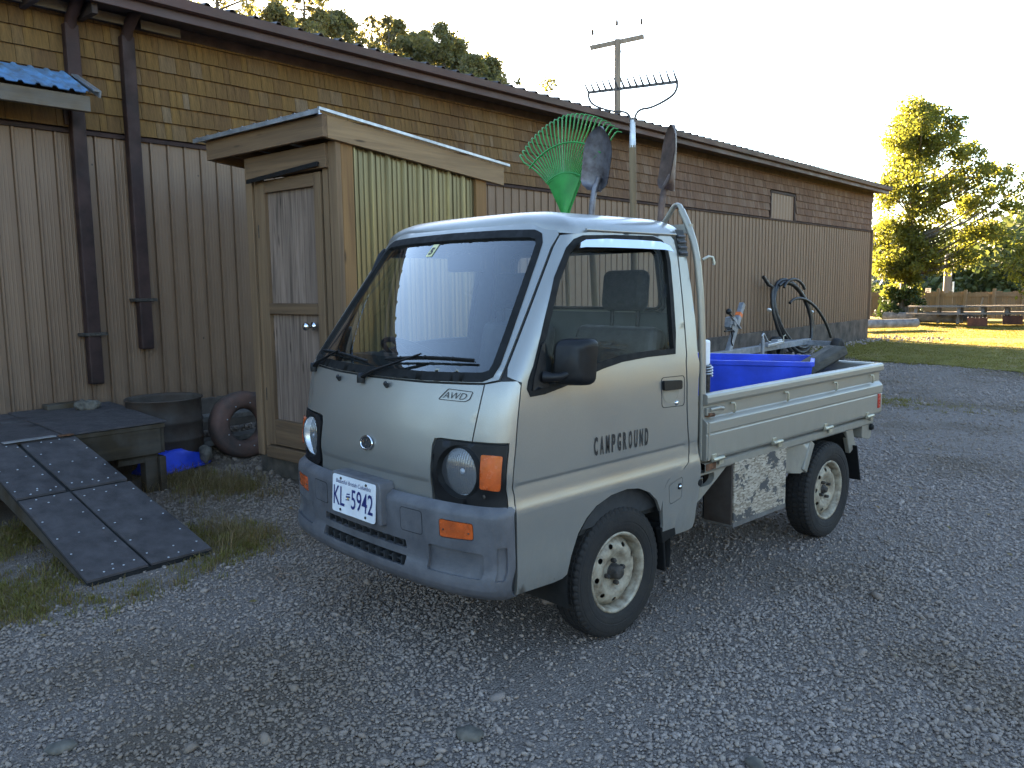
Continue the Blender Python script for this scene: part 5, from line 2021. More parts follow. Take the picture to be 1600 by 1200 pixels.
# ---------------------------------------------------------------- wheels
YF, WB, RW = .7896, 1.885, .277
def build_wheel(hubcap):
    """axis x, outside +x; centre at origin; returns list of (name, MB, mat, subparts)"""
    t = MB()
    pr = [(.168, -.060), (.180, -.066), (.205, -.072), (.235, -.073), (.255, -.068), (.266, -.062), (.2725, -.056), (.2735, -.047),
          (.2690, -.0465), (.2690, -.0425), (.2755, -.042), (.2765, -.020), (.2700, -.0195), (.2700, -.0145), (.2770, -.014), (.2770, .014),
          (.2700, .0145), (.2700, .0195), (.2765, .020), (.2755, .042), (.2690, .0425), (.2690, .0465), (.2735, .047), (.2725, .056), (.266, .062),
          (.255, .068), (.247, .0695), (.245, .0715), (.235, .073), (.215, .0735), (.213, .0715), (.205, .072), (.185, .068), (.172, .062), (.166, .055)]
    blk = {5, 6, 7, 22, 23, 24}
    mid = {10, 11, 14, 15, 18, 19}
    def rf(i, j, r):
        if j in blk and i % 3 == 0: return r - .0055
        if j in mid and (i + (j // 4) * 1) % 3 == 1: return r - .0035
        return r
    t.lathe(pr, 174, 'x', rfun=rf, smooth=False)
    out = [('tyre', t, 'tyre', [])]
    # raised lettering-like ribs on the side wall
    rm = MB()
    rm.lathe([(.166, .050), (.171, .058), (.168, .063), (.160, .062), (.154, .052), (.150, .030), (.146, .010), (.144, -.01), (.144, -.055), (.165, -.058)], 60, 'x')
    # disc with ventilation holes
    def zf(r): return float(np.interp(r, [.0, .035, .055, .066, .080, .095, .110, .125, .138, .146], [.030, .030, .030, .034, .046, .051, .049, .040, .026, .014]))
    circ = lambda cx, cy, rx, ry, ang, n=12: [(cx + rx * math.cos(a) * math.cos(ang) - ry * math.sin(a) * math.sin(ang), cy + rx * math.cos(a) * math.sin(ang) + ry * math.sin(a) * math.cos(ang)) for a in np.linspace(0, 2 * math.pi, n + 1)[:-1]]
    outer = circ(0, 0, .146, .146, 0, 48)
    holes = [circ(.116 * math.cos(k * 2 * math.pi / 9), .116 * math.sin(k * 2 * math.pi / 9), .010, .0125, k * 2 * math.pi / 9) for k in range(9)]
    holes.append(circ(0, 0, .029, .029, 0, 20))
    skin(rm, outer, holes, lambda u, v, i: (zf(math.hypot(u, v)) - i, u, v), .014, .004)
    hb = MB()
    if hubcap:
        hb.lathe([(.0, .074), (.022, .073), (.029, .066), (.031, .055), (.031, .034), (.036, .031), (.036, .02)], 24, 'x')
    else:
        hb.lathe([(.0, .052), (.016, .052), (.018, .046), (.020, .040), (.027, .036), (.031, .02)], 20, 'x')
    nut = []
    for k in range(4):
        a = k * math.pi / 2 + .6
        m = MB()
        m.lathe([(0, .054), (.006, .054), (.0095, .050), (.0095, .032)], 6, 'x', (0, .050 * math.cos(a), .050 * math.sin(a)), smooth=False)
        nut.append(('wheel_nut', m, 'hub', []))
    bk = MB(); bk.lathe([(.001, -.02), (.14, -.02), (.14, -.05)], 24, 'x')
    out.append(('rim', rm, 'rim', [('hub_cap', hb, 'hub', [])] + nut + [('brake_drum', bk, 'dark', [])]))
    return out
def place_wheel(y, s, hubcap, rot):
    w = bpy.data.objects.new('wheel', None)
    COL.objects.link(w)
    w.parent = truck
    w.location = (s * .603, y, RW - .002)
    w.rotation_euler = (rot, 0, 0 if s > 0 else math.pi)
    for nm, m_, mt, sub in build_wheel(hubcap):
        p = m_.build(nm, mt, w)
        for n2, m2, t2, _ in sub:
            m2.build(n2, t2, w)
    return w
M['tyre'] = pm('tyre_rubber', (0.013, 0.012, 0.012), 0.8, 0, 0.35, 9, 0.4, 120, col2=(0.022, 0.019, 0.016), spec=0.3)
for y, hc in ((YF, True), (YF + WB, False)):
    for s in (1, -1):
        place_wheel(y, s, hc, .35 + y)

# wheel housings, mud flaps, running gear
for s in (1, -1):
    mb = MB()
    mb.lathe([(.335, -.26), (.335, .082)], 20, 'x', (.603, YF, .30), a0=-.25, a1=math.pi + .25)
    if s < 0:
        mb = mb.mirror()
    mb.build('wheel_housing', 'dark', truck)
    mb = MB()
    mb.box((s * .60, 1.085, .315), (.16, .012, .22), rot=(.10, 0, 0))
    mb.box((s * .675, 1.10, .385), (.03, .10, .07), rot=(.2, 0, 0))
    mb.build('mud_flap', 'rubber', truck, bev=.004)
mb = MB()
mb.box((.36, 1.75, .50), (.06, 2.9, .10)); mb.box((-.36, 1.75, .50), (.06, 2.9, .10))
mb.tube([(-.55, YF + WB, .27), (.55, YF + WB, .27)], .04, 10)
mb.tube([(-.55, YF, .25), (.55, YF, .25)], .025, 8)
mb.box((0, 2.75, .40), (.55, .55, .24))
mb.box((0, 1.0, .36), (.9, .5, .06))
mb.box((0, .60, .42), (1.22, .35, .05))
mb.box((-.40, 1.75, .42), (.30, .5, .26))
mb.build('chassis', 'dark', truck, bev=.01)

# ---------------------------------------------------------------- load bed
BY0, BY1 = 1.365, 3.275
def gate_prof():
    # (x outwards, z)
    return [(.655, .900), (.655, .952), (.664, .961), (.690, .962), (.702, .956), (.705, .945), (.705, .922), (.699, .913), (.684, .910), (.680, .905), (.680, .852), (.684, .846), (.701, .832), (.7035, .826), (.7035, .786), (.7005, .781), (.7005, .776), (.7025, .771), (.7025, .668), (.698, .656), (.672, .654), (.660, .660), (.662, .80), (.660, .898)]
def mk_gate(L0, L1, fn):
    mb = MB()
    pr = gate_prof()
    mb.sweep(pr, fn, L0, L1, 1, closed=True)
    for L, rev in ((L0, False), (L1, True)):
        P = [fn(u, v, L) for u, v in pr]
        f = tuple(range(len(P)))
        mb.add(P, [f[::-1] if rev else f])
    return mb
gl_ = mk_gate(BY0, BY1, lambda u, v, w: (u, w, v)).build('bed_side', 'bedpaint', truck, bev=.0015, weld=True)
gr_ = mk_gate(BY0, BY1, lambda u, v, w: (-u, w, v)).build('bed_side', 'bedpaint', truck, bev=.0015, weld=True)
mb = mk_gate(-.650, .650, lambda u, v, w: (w, BY1 - .705 + .012 + u, v))
tg = mb.build('tailgate', 'bedpaint', truck, bev=.0015, weld=True)
mb = MB(); mb.box((0, (BY0 + BY1) / 2, .650), (1.31, BY1 - BY0 - .03, .024)); mb.build('bed_floor', 'bedpaint', truck)
mb = MB(); mb.box((0, BY0 + .01, .80), (1.30, .02, .30)); mb.build('bed_front', 'bedpaint', truck, bev=.004)
for s, par in ((1, gl_), (-1, gr_)):
    for k, y in enumerate((1.60, 2.11, 2.66, 3.14)):
        mb = MB()
        mb.tube([(s * .690, y - .02, .898), (s * .697, y, .897), (s * .699, y + .004, .885), (s * .699, y + .004, .858), (s * .692, y + .006, .852)], .0055, 6)
        mb.build('rope_hook', 'hook', par)
    for y in (1.455, 2.00, 2.56, 3.10):
        mb = MB()
        mb.tube([(s * .706, y - .045, .655), (s * .706, y + .045, .655)], .011, 8)
        mb.box((s * .704, y - .03, .664), (.008, .035, .036))
        mb.box((s * .704, y + .03, .640), (.008, .035, .030))
        mb.build('hinge', 'hook', par, bev=.002)
    # latch at the front end with rust round it
    mb = MB()
    mb.tube([(s * .697, 1.395, .888), (s * .700, 1.47, .890), (s * .699, 1.50, .884)], .010, 8)
    mb.box((s * .688, 1.43, .880), (.016, .11, .035))
    mb.build('gate_latch', 'bedpaint', par, bev=.003)
    mb = MB()
    mb.box((s * .6815, 1.415, .872), (.004, .075, .034))
    mb.tube([(s * .695, 1.385, .865), (s * .695, 1.43, .862)], .010, 7)
    mb.build('latch_plate', 'rust', par, bev=.002)
    # vertical rim at the front end of the gate
    mb = MB()
    mb.box((s * .701, 1.384, .745), (.010, .014, .178))
    mb.build('end_rib', 'bedpaint', par, bev=.002)
    # rails under the bed, with rust
    mb = MB()
    mb.sweep([(.640, .640), (.682, .640), (.690, .634), (.690, .606), (.684, .597), (.640, .597)], lambda u, v, w: (s * u, w, v), BY0 + .01, 3.19)
    mb.build('bed_rail', 'bedpaint', truck, weld=False)
    mb = MB(); mb.box((s * .6915, 1.42, .622), (.004, .08, .030)); mb.build('rust_patch', 'rust', truck)
    mb = MB()
    mb.box((s * .704, 3.225, .735), (.010, .032, .088))
    mb.build('side_reflector', 'red', truck, bev=.003)
    # bracket between cab and bed, with its window
    mb = MB()
    outer = rounded([(1.300, .455), (1.36, .470), (1.50, .545), (1.585, .594), (1.30, .594)], [.0, .03, .03, .0, 0])
    hole = rounded([(1.362, .530), (1.445, .530), (1.480, .550), (1.482, .584), (1.362, .584)], .014)
    skin(mb, outer, [hole], lambda u, v, i: (.672 - i, u, v), .04, .03)
    (mb if s > 0 else mb.mirror()).build('side_bracket', 'bedpaint', truck)
    mb = MB(); mb.tube([(s * .66, 1.325, .565), (s * .700, 1.325, .565)], .016, 10); mb.build('rubber_buffer', 'rubber', truck)
    # rear fender front stay
    mb = MB()
    poly = [(2.135, .585), (2.43, .592), (2.405, .54), (2.350, .440), (2.325, .432), (2.14, .455)]
    skin(mb, [(p[0], p[1]) for p in poly][::-1] if False else [(2.14, .455), (2.325, .432), (2.350, .440), (2.405, .54), (2.43, .592), (2.135, .585)], (), lambda u, v, i: (.600 + .075 * np.clip((u - 2.14) / .2, 0, 1) - i, u, v), .05, .02)
    (mb if s > 0 else mb.mirror()).build('fender_stay', 'bedpaint', truck)
    mb = MB()
    mb.bar((s * .665, 2.44, .588), (s * .668, 2.352, .440), .05, .030, up=(1, 0, 0))
    mb.build('fender_edge', 'bedpaint', truck, bev=.006)
    mb = MB()
    mb.bar((s * .645, 2.93, .60), (s * .645, 2.99, .46), .085, .030, up=(1, 0, 0))
    mb.build('fender_edge', 'bedpaint', truck, bev=.006)
    mb = MB()
    mb.bar((s * .585, 2.985, .49), (s * .585, 3.055, .27), .010, .20, up=(1, 0, 0))
    mb.build('mud_flap', 'rubber', truck, bev=.003)
    mb = MB()                                                   # dark arch above the rear wheel
    mb.lathe([(.345, -.22), (.345, .05)], 14, 'x', (.603, YF + WB, .29), a0=.5, a1=math.pi - .45)
    (mb if s > 0 else mb.mirror()).build('wheel_housing', 'dark', truck)
    # rear under-run end with a rubber stop
    mb = MB()
    mb.prism(rounded([(3.08, .52), (3.185, .500), (3.21, .515), (3.212, .597), (3.08, .597)], .012), .50, .672, lambda u, v, w: (s * w, u, v))
    mb.build('tail_bracket', 'bedpaint', truck, bev=.004, weld=True)
    mb = MB(); mb.lathe([(0, .020), (.016, .018), (.020, .010), (.020, 0)], 12, 'x', (.672, 3.192, .575)); (mb if s > 0 else mb.mirror()).build('rubber_stop', 'rubber', truck)
mb = MB(); mb.box((0, 3.15, .53), (1.0, .06, .10)); mb.build('rear_crossmember', 'dark', truck)

# plywood tool box under the bed
mb = MB(); mb.box((.60, 1.87, .455), (.16, .500, .306)); tb = mb.build('tool_box', 'dark', truck)
mb = MB(); mb.box((.686, 1.870, .4605), (.016, .498, .295)); mb.build('box_front', 'osb', tb)
mb = MB(); mb.box((.612, 1.869, .3015), (.166, .506, .022)); mb.build('box_bottom', 'greyplank', tb)
mb = MB(); mb.box((.612, 1.613, .455), (.15, .014, .30)); mb.build('box_side', 'barrel', tb)

# guard frame behind the cab
mb = MB()
GY = 1.378
path = [(.668, GY, .66), (.668, GY, 1.00), (.660, GY - .002, 1.30), (.640, GY - .004, 1.52), (.618, GY - .006, 1.63), (.585, GY - .008, 1.715), (.548, GY - .01, 1.785)]
for s in (1, -1):
    P = [(s * x, y, z) for x, y, z in path]
    mb.tube(smooth_loop(P, 2, False), .020, 8, flat=.7)
    pk = [(s * .552, GY - .01, 1.775), (s * .540, GY - .01, 1.808), (s * .515, GY - .01, 1.812), (s * .485, GY - .01, 1.772), (s * .455, GY - .01, 1.735)]
    mb.tube(smooth_loop(pk, 2, False), .017, 8, flat=.5)
mb.bar((-.60, GY - .006, 1.70), (.60, GY - .006, 1.70), .030, .040)
mb.bar((-.655, GY - .002, 1.10), (.655, GY - .002, 1.10), .025, .035)
mb.build('guard_frame', 'bedpaint', truck)
mb = MB()
mb.tube([(.645, GY + .02, 1.560), (.660, GY + .045, 1.575), (.668, GY + .062, 1.572), (.672, GY + .070, 1.548), (.672, GY + .068, 1.538)], .0065, 7)
mb.build('rope_hook', 'hook', truck)
mb = MB()
mb.box((.655, 1.425, .70), (.03, .035, .12)); mb.build('frame_foot', 'bedpaint', truck, bev=.004)

# ---------------------------------------------------------------- load
def build_bin():
    c = np.array([-.06, 2.79])
    rz = math.atan2(.43, .90)
    rt = thing('plastic_bin', 'large bright blue open plastic bin in the truck bed', 'bin', (c[0], c[1], .665), rz)
    L, Dd, H = 1.0, .50, .325
    mb = MB()
    ou = rounded([(-L / 2, -Dd / 2), (L / 2, -Dd / 2), (L / 2, Dd / 2), (-L / 2, Dd / 2)], .03)
    inn = [(u * (1 - .018 / abs(L / 2)), v * (1 - .018 / (Dd / 2))) for u, v in ou]
    k = len(ou)
    rows = [(ou, 0.0, .93), (ou, H - .03, .99), (ou, H - .028, 1.012), (ou, H, 1.012), (inn, H, 1.0), (inn, .02, .93)]
    vs = []
    for lp, z, sc_ in rows:
        vs += [(u * sc_, v * sc_, z) for u, v in lp]
    fs = []
    for i in range(len(rows) - 1):
        for j in range(k):
            fs.append((i * k + j, i * k + (j + 1) % k, (i + 1) * k + (j + 1) % k, (i + 1) * k + j))
    fs.append(tuple(range((len(rows) - 1) * k, len(rows) * k)))
    fs.append(tuple(range(k - 1, -1, -1)))
    mb.add(vs, fs)
    mb.build('tub', 'blueplastic', rt, bev=.003)
build_bin()
def build_bed_log():
    a, b = np.array([.24, 2.72, .80]), np.array([.435, 3.215, 1.025])
    d = (b - a) / np.linalg.norm(b - a)
    rt = thing('timber_offcut', 'weathered grey split log sticking up out of the blue bin', 'log', tuple(a))
    mb = MB()
    vs, fs = [], []
    side = np.cross(d, [0, 0, 1]); side /= np.linalg.norm(side)
    up = np.cross(side, d)
    sec = [(-.085, -.03), (-.03, -.045), (.05, -.040), (.088, -.012), (.078, .030), (.02, .048), (-.05, .040), (-.09, .010)]
    n = 8
    for i in range(n + 1):
        t = i / n
        p = (b - a) * t
        for j, (u, v) in enumerate(sec):
            k = 1 + .06 * math.sin(3 * t + j * 1.7)
            vs.append(p + side * u * k + up * v * k + d * (.02 * math.sin(j * 2.1) if i == n else 0))
    m = len(sec)
    for i in range(n):
        for j in range(m):
            fs.append((i * m + j, i * m + (j + 1) % m, (i + 1) * m + (j + 1) % m, (i + 1) * m + j))
    fs += [tuple(range(m - 1, -1, -1)), tuple(range(n * m, n * m + m))]
    mb.add(vs, fs)
    mb.build('log', 'oldlog', rt, bev=.006)
build_bed_log()

# --- tools standing behind the cab
def build_leaf_rake():
    base = np.array([-.30, 1.52, .665])
    rt = thing('leaf_rake', 'green plastic fan leaf rake standing behind the cab', 'rake', tuple(base))
    apex = np.array([-.297, 1.52, 1.80]) - base
    dirn = np.array([-.045, .03, 1.0]); dirn /= np.linalg.norm(dirn)
    side = np.array([1.0, 0.0, .045]); side /= np.linalg.norm(side)
    nrm = np.cross(side, dirn)
    def pt(a, r, lift=0.0):
        return apex + dirn * (r * math.cos(a)) + side * (r * math.sin(a)) + nrm * lift
    n = 26
    A0 = R(41)
    angs = np.linspace(-A0, A0, n)
    # solid heart of the fan
    mb = MB()
    rows = [.0, .05, .10, .16, .215, .225]
    cols = np.linspace(-A0 * .72, A0 * .72, 13)
    for side_ in (1, -1):
        vs = []
        for r in rows:
            for a in cols:
                vs.append(pt(a, r + .02, .004 * side_ + .012 * math.cos(a * 2)))
        fs = [(i * 13 + j, i * 13 + j + 1, (i + 1) * 13 + j + 1, (i + 1) * 13 + j) for i in range(len(rows) - 1) for j in range(12)]
        if side_ < 0: fs = [f[::-1] for f in fs]
        mb.add(vs, fs, True)
    mb.tube([pt(-A0 * .72 + A0 * 1.44 * k / 20, .248, .012) for k in range(21)], .006, 6)
    mb.tube([pt(-A0 * .72, .01), pt(-A0 * .72, .245)], .006, 6)
    mb.tube([pt(A0 * .72, .01), pt(A0 * .72, .245)], .006, 6)
    mb.tube([pt(0.0, -.05, -.01), pt(0.02, .11, -.016)], [.018, .014], 10)
    head = mb.build('rake_head', 'green', rt)
    for i, a in enumerate(angs):
        a1 = a * .72
        r0, r1 = .235, .545 - .02 * abs(a / A0)
        P = []
        for t in np.linspace(0, 1, 6):
            aa = a1 + (a - a1) * min(1, t * 1.25) * 1.0
            P.append(pt(aa, r0 + (r1 - r0) * t, .012 - .014 * t * t))
        P.append(pt(a, r1 + .012, -.012))
        P.append(pt(a, r1 + .012, -.045))
        m2 = MB()
        m2.tube(P, [.0042] * 6 + [.0034, .0026], 5)
        m2.build('tine', 'green' if True else 'ash', rt)
    mb = MB()
    mb.tube([pt(-A0 * .97 + A0 * 1.94 * k / 24, .405, .010) for k in range(25)], .005, 6)
    mb.build('cross_band', 'green', rt)
    mb = MB()
    c = pt(.02, .15, -.022)
    mb.add([pt(-.06, .125, -.0005 - .005), pt(.10, .125, -.0055), pt(.085, .17, -.0055), pt(-.045, .17, -.0055)], [(0, 1, 2, 3)])
    mb.v = [tuple(np.array(v) - nrm * 0.006 * 0) for v in mb.v]
    mb.build('label_sticker', 'plate', rt)
    mb = MB(); mb.tube([apex + dirn * .03, np.array([.02, .03, .0])], .014, 10); mb.build('handle', 'ash', rt)
build_leaf_rake()

def shovel_blade(rt, apexp, tip, up_n, width, mat, pointed=True, length=None):
    """dished blade from the socket to the tip"""
    a, b = V3(apexp), V3(tip)
    d = b - a; L = np.linalg.norm(d); d /= L
    nn = V3(up_n); nn = nn - d * (nn @ d); nn /= np.linalg.norm(nn)
    sd = np.cross(d, nn)
    rows, cols = 14, 11
    vs, fs = [], []
    for side_ in (0, 1):
        for i in range(rows + 1):
            t = i / rows
            if t < .12: w = .30 + .70 * (t / .12) ** .5 if not pointed else .35 + .60 * (t / .12) ** .6
            elif t < .55: w = .95 + .05 * (t - .12) / .43
            else: w = max(.02, (1 - ((t - .55) / .45) ** 2.4)) ** .75 if pointed else max(.02, (1 - ((t - .55) / .45) ** 3.2)) ** .5
            for j in range(cols):
                u = j / (cols - 1) * 2 - 1
                dish = .035 * (1 - u * u) * (1 - .3 * t) + .03 * (1 - t) ** 2 * (1 - abs(u)) - .03 * t * t
                vs.append(a + d * L * t + sd * u * w * width / 2 - nn * (dish + .003 * side_))
    n = cols
    off_ = (rows + 1) * n
    for i in range(rows):
        for j in range(n - 1):
            q = (i * n + j, i * n + j + 1, (i + 1) * n + j + 1, (i + 1) * n + j)
            fs.append(q)
            fs.append(tuple(off_ + k for k in reversed(q)))
    mb = MB(); mb.add(vs, fs, True)
    bl = mb.build('blade', mat, rt)
    return a, d, nn, sd

def build_shovel(name, label, foot, sock, tip, nvec, width, mat, bend):
    rt = thing(name, label, 'shovel', foot)
    f = V3(foot)
    a, d, nn, sd = shovel_blade(rt, V3(sock) - f, V3(tip) - f, nvec, width, mat)
    mb = MB()
    P = [a + d * .07 - nn * .035, a - nn * .015, a + V3(bend) * .5 - d * .04, a + V3(bend) - d * .12]
    mb.tube(smooth_loop(P, 2, False), [.016] * len(smooth_loop(P, 2, False)), 10)
    mb.build('socket', mat, rt)
    mb = MB(); mb.tube([a + V3(bend) - d * .11, (0.01, 0.02, 0.0)], .018, 10); mb.build('handle', 'ash', rt)
build_shovel('shovel', 'grey steel round point shovel beside the green rake', (-.05, 1.50, .665), (-.085, 1.49, 1.935), (-.02, 1.50, 2.245), (-.05, -1.0, .0), .20, 'shovel', (.018, .0, -.07))
build_shovel('spade', 'rusty brown pointed shovel seen edge-on at the right of the cab guard', (.36, 1.50, .665), (.355, 1.48, 1.905), (.415, 1.51, 2.19), (-.60, -.80, .0), .20, 'shovelrust', (.03, .0, -.06))

M['oldsteel'] = pm('old_tool_steel', (0.13, 0.11, 0.10), .6, .3, .3, 20)
def build_bow_rake():
    f = np.array([.20, 1.50, .665])
    rt = thing('bow_rake', 'steel bow rake with wooden handle standing tines up', 'rake', tuple(f))
    nk = np.array([.182, 1.48, 2.235]) - f
    Lp, Rp = np.array([-.108, 1.49, 2.425]) - f, np.array([.432, 1.49, 2.380]) - f
    mb = MB()
    mb.bar(Lp, Rp, .008, .013)
    hd = mb.build('rake_head', 'oldsteel', rt)
    d = (Rp - Lp)
    for k in range(15):
        p = Lp + d * (k / 14)
        m2 = MB()
        m2.tube([p, p + np.array([.002, -.02, .02]), p + np.array([.008, -.045, .045])], [.006, .005, .0025], 5)
        m2.build('tine', 'oldsteel', hd)
    mb = MB()
    for e, sg in ((Lp, -1), (Rp, 1)):
        P = [nk + np.array([0, 0, -.06]), nk + np.array([sg * .006, 0, 0]), nk + np.array([sg * .03, 0, .055]), nk * .55 + e * .45 + np.array([0, 0, -.015]), nk * .18 + e * .82 + np.array([sg * .02, 0, -.035]), e + np.array([0, 0, -.03]), e]
        Q = smooth_loop(P, 2, False)
        mb.tube(Q, .0055, 6)
    mb.build('bow', 'oldsteel', rt)
    mb = MB(); mb.tube([nk + np.array([0, 0, .01]), nk + np.array([0, 0, -.12])], [.013, .017], 10); mb.build('ferrule', 'galv', rt)
    mb = MB(); mb.tube([nk + np.array([0, 0, -.11]), np.array([-.02, .03, 0])], .017, 10); mb.build('handle', 'ash', rt)
build_bow_rake()

# lever with a spring at the front corner of the bed
def build_lever():
    rt = thing('strap_winch', 'small pale lever with a coil spring at the front bed corner', 'winch', (.60, 1.47, .665))
    mb = MB(); mb.box((0, .03, .47), (.03, .05, .12)); mb.build('lever', 'plate', rt, bev=.012, seg=3)
    mb = MB()
    P = [(.0 + .022 * math.cos(a), .05 + .022 * math.sin(a), .36 + .05 * a / 25) for a in np.linspace(0, 25, 80)]
    mb.tube(P, .005, 5); mb.build('spring', 'galv', rt)
    mb = MB(); mb.tube([(0, .05, 0), (0, .05, .42)], .014, 8); mb.build('post', 'hub', rt)
build_lever()

# ---------------------------------------------------------------- between truck and wall
def build_trailer():
    rt = bthing('boat_trailer', 'grey boat trailer tongue with winch post and jack beside the wall', 'trailer', 1.5, 9.4, 0)
    mb = MB(); mb.box((0, 1.2, .40), (.10, 3.6, .10)); mb.build('tongue_beam', 'trailer', rt, bev=.006)
    mb = MB(); mb.bar((0, -.12, .42), (0, .33, 1.135), .085, .075, up=(1, 0, 0)); wp = mb.build('winch_post', 'trailer', rt, bev=.01)
    mb = MB(); mb.bar((0, .205, .943), (0, .235, .99), .089, .079, up=(1, 0, 0)); mb.build('tape_band', 'tape', wp)
    mb = MB()
    mb.prism([(-.16, .80), (.0, .72), (.10, .80), (.06, .90), (-.02, .95), (-.13, .94)], -.05, .05, lambda u, v, w: (w, u, v))
    mb.tube([(-.07, -.03, .86), (.07, -.03, .86)], .05, 12)
    mb.bar((0.06, -.18, .96), (0.06, .16, .76), .02, .035, up=(1, 0, 0))
    mb.build('winch', 'trailer', rt, bev=.005)
    mb = MB()
    mb.tube([(.06, -.10, .93), (.08, -.25, 1.00), (.10, -.30, 1.03)], .014, 7)
    mb.sphere((.10, -.33, 1.035), (.04, .055, .045), 12, 8)
    mb.tube([(.05, -.34, .745), (.05, -.10, .75)], .013, 7)
    mb.build('winch_handle', 'black', rt)
    mb = MB()
    mb.tube([(.05, -.11, .84), (.05, -.13, .74), (.05, -.09, .66), (.05, -.12, .58), (.05, -.08, .52)], .011, 6)
    mb.build('strap', 'black', rt)
    mb = MB(); mb.tube([(.16, .74, .0), (.16, .74, .58)], .028, 10); mb.build('jack_tube', 'trailer', rt)
    mb = MB()
    mb.tube(smooth_loop([(.16, .70, .62), (.16, .74, .66), (.16, .79, .64), (.16, .92, .52), (.16, 1.02, .51)], 2, False), .013, 7)
    mb.tube([(.16, .74, .55), (.16, .74, .65)], .014, 7)
    mb.build('jack_crank', 'galv', rt)
    mb = MB(); mb.bar((.08, .95, .455), (.08, 1.55, .475), .16, .05); mb.box((.08, 1.45, .50), (.12, .18, .05)); mb.build('coupler', 'galv', rt, bev=.01)
    mb = MB(); mb.tube([(.1, 1.68, .45), (.1, 1.68, .57), (.1, 1.75, .58)], .009, 6); mb.build('pin', 'hook', rt)
    mb = MB(); mb.bar((-.5, 2.9, .38), (.5, 2.9, .38), .08, .08); mb.build('axle_beam', 'trailer', rt)
    for x in (-.55, .55):
        mb = MB()
        mb.lathe([(.10, -.05), (.18, -.07), (.23, -.06), (.24, 0), (.23, .06), (.18, .07), (.10, .05)], 24, 'x', (x, 2.9, .24))
        w = mb.build('wheel', 'tyre', rt)
build_trailer()

def build_hose():
    rt = bthing('hose_coil', 'coil of thick black hose leaning against the brown siding', 'hose', 0.25, 14.0, -0.05)
    a = R(10)
    h = np.array([math.sin(a), math.cos(a), 0.0])        # horizontal in the coil plane (t,s)
    lean = np.array([-.12, 0, 1.0]); lean /= np.linalg.norm(lean)
    c0 = np.array([.16, .35, .80])
    mb = MB()
    P = []
    for k in range(0, 96):
        th = k / 24 * 2 * math.pi + 2.3
        ru = .64 - .05 * (k / 96) + .03 * math.sin(k * .21)
        rz = .78 - .10 * (k / 96) + .04 * math.sin(k * .13 + 1)
        P.append(c0 + h * (ru * math.cos(th) - .22 * math.sin(th) * 1.0) + lean * rz * math.sin(th) + np.array([.06 * (k / 96) + .015 * math.sin(k * .5), 0, 0]))
    st = P[0] + h * (-.25) + lean * .05
    P = [st + lean * .16 + h * -.05, st + h * .10] + P
    mb.tube(P, .036, 9)
    mb.build('loops', 'hose', rt)
    mb = MB()
    Q = []
    for k in range(0, 26):
        th = 2.9 - k / 25 * 2.7
        Q.append(c0 + np.array([.10, 0, 0]) + h * (.48 * math.cos(th) + .25 + .02 * k) + lean * (.50 * math.sin(th) + .16 - .030 * k))
    mb.tube(Q, .030, 8)
    mb.build('loose_end', 'hose', rt)
    mb = MB()
    Q2 = []
    for k in range(0, 16):
        th = 2.6 - k / 15 * 2.2
        Q2.append(c0 + np.array([.12, 0, 0]) + h * (.42 * math.cos(th) - .05) + lean * (.34 * math.sin(th) + .42))
    mb.tube(Q2, .030, 8)
    mb.build('loose_end', 'hose', rt)
    for th in (math.pi * .93, .1):
        mb = MB()
        p = c0 + h * (.76 * math.cos(th) - .22 * math.sin(th)) + lean * .72 * math.sin(th)
        mb.tube([p + np.array([.0, -.008, -.012]), p + np.array([.0, .008, .012])], .046, 10)
        mb.build('tie', 'plate', rt)
build_hose()

# rubble along the foot of the wall
def build_rubble():
    pts, rot, scl = [], [], []
    for _ in range(260):
        s = random.uniform(10, 21.6)
        t = abs(random.gauss(.25, .18)) + .05
        x, y, z = B(t, s)
        pts.append((x, y, float(ground_h(x, y)) + .02)); rot.append((random.uniform(0, 6),) * 3); k = random.uniform(.025, .075); scl.append((k, k, k * .7))
    for _ in range(120):
        s = random.uniform(19.5, 21.8); t = random.uniform(-.1, 1.8)
        x, y, z = B(t, s)
        pts.append((x, y, float(ground_h(x, y)) + .02)); rot.append((random.uniform(0, 6),) * 3); k = random.uniform(.02, .06); scl.append((k, k, k * .7))
    for _ in range(420):
        t, s = random.uniform(.05, 1.9), random.uniform(.9, 3.2)
        x, y, z = B(t, s)
        pts.append((x, y, float(ground_h(x, y)) + .006)); rot.append((random.uniform(0, 6),) * 3); k = random.uniform(.010, .040); scl.append((k, k, k * .6))
    return pts, rot, scl

# ---------------------------------------------------------------- trees
def leaf_cloud(mb, centres, radii, n, size, rng, flat=.8):
    """n small leaf quads spread through clumps; every leaf a loose piece"""
    centres = np.asarray(centres, float); radii = np.asarray(radii, float)
    w = radii ** 2
    idx = rng.choice(len(centres), n, p=w / w.sum())
    d = rng.normal(size=(n, 3)); d /= np.linalg.norm(d, axis=1)[:, None]
    r = rng.uniform(0, 1, n) ** .45
    P = centres[idx] + d * (radii[idx] * r)[:, None] * np.array([1, 1, flat])
    a = rng.normal(size=(n, 3)); a /= np.linalg.norm(a, axis=1)[:, None]
    b = np.cross(a, rng.normal(size=(n, 3))); b /= np.linalg.norm(b, axis=1)[:, None]
    sz = size * rng.uniform(.6, 1.35, n)
    a = a * (sz * .5)[:, None]; b = b * (sz * .36)[:, None]
    o = len(mb.v)
    V = np.stack([P - a, P + b * .9 - a * .1, P + a, P - b * .9 - a * .1], 1).reshape(-1, 3)
    mb.v.extend(map(tuple, V))
    mb.f.extend([(o + 4 * i, o + 4 * i + 1, o + 4 * i + 2, o + 4 * i + 3) for i in range(n)])
    mb.s.extend([False] * n); mb.m.extend([0] * n)

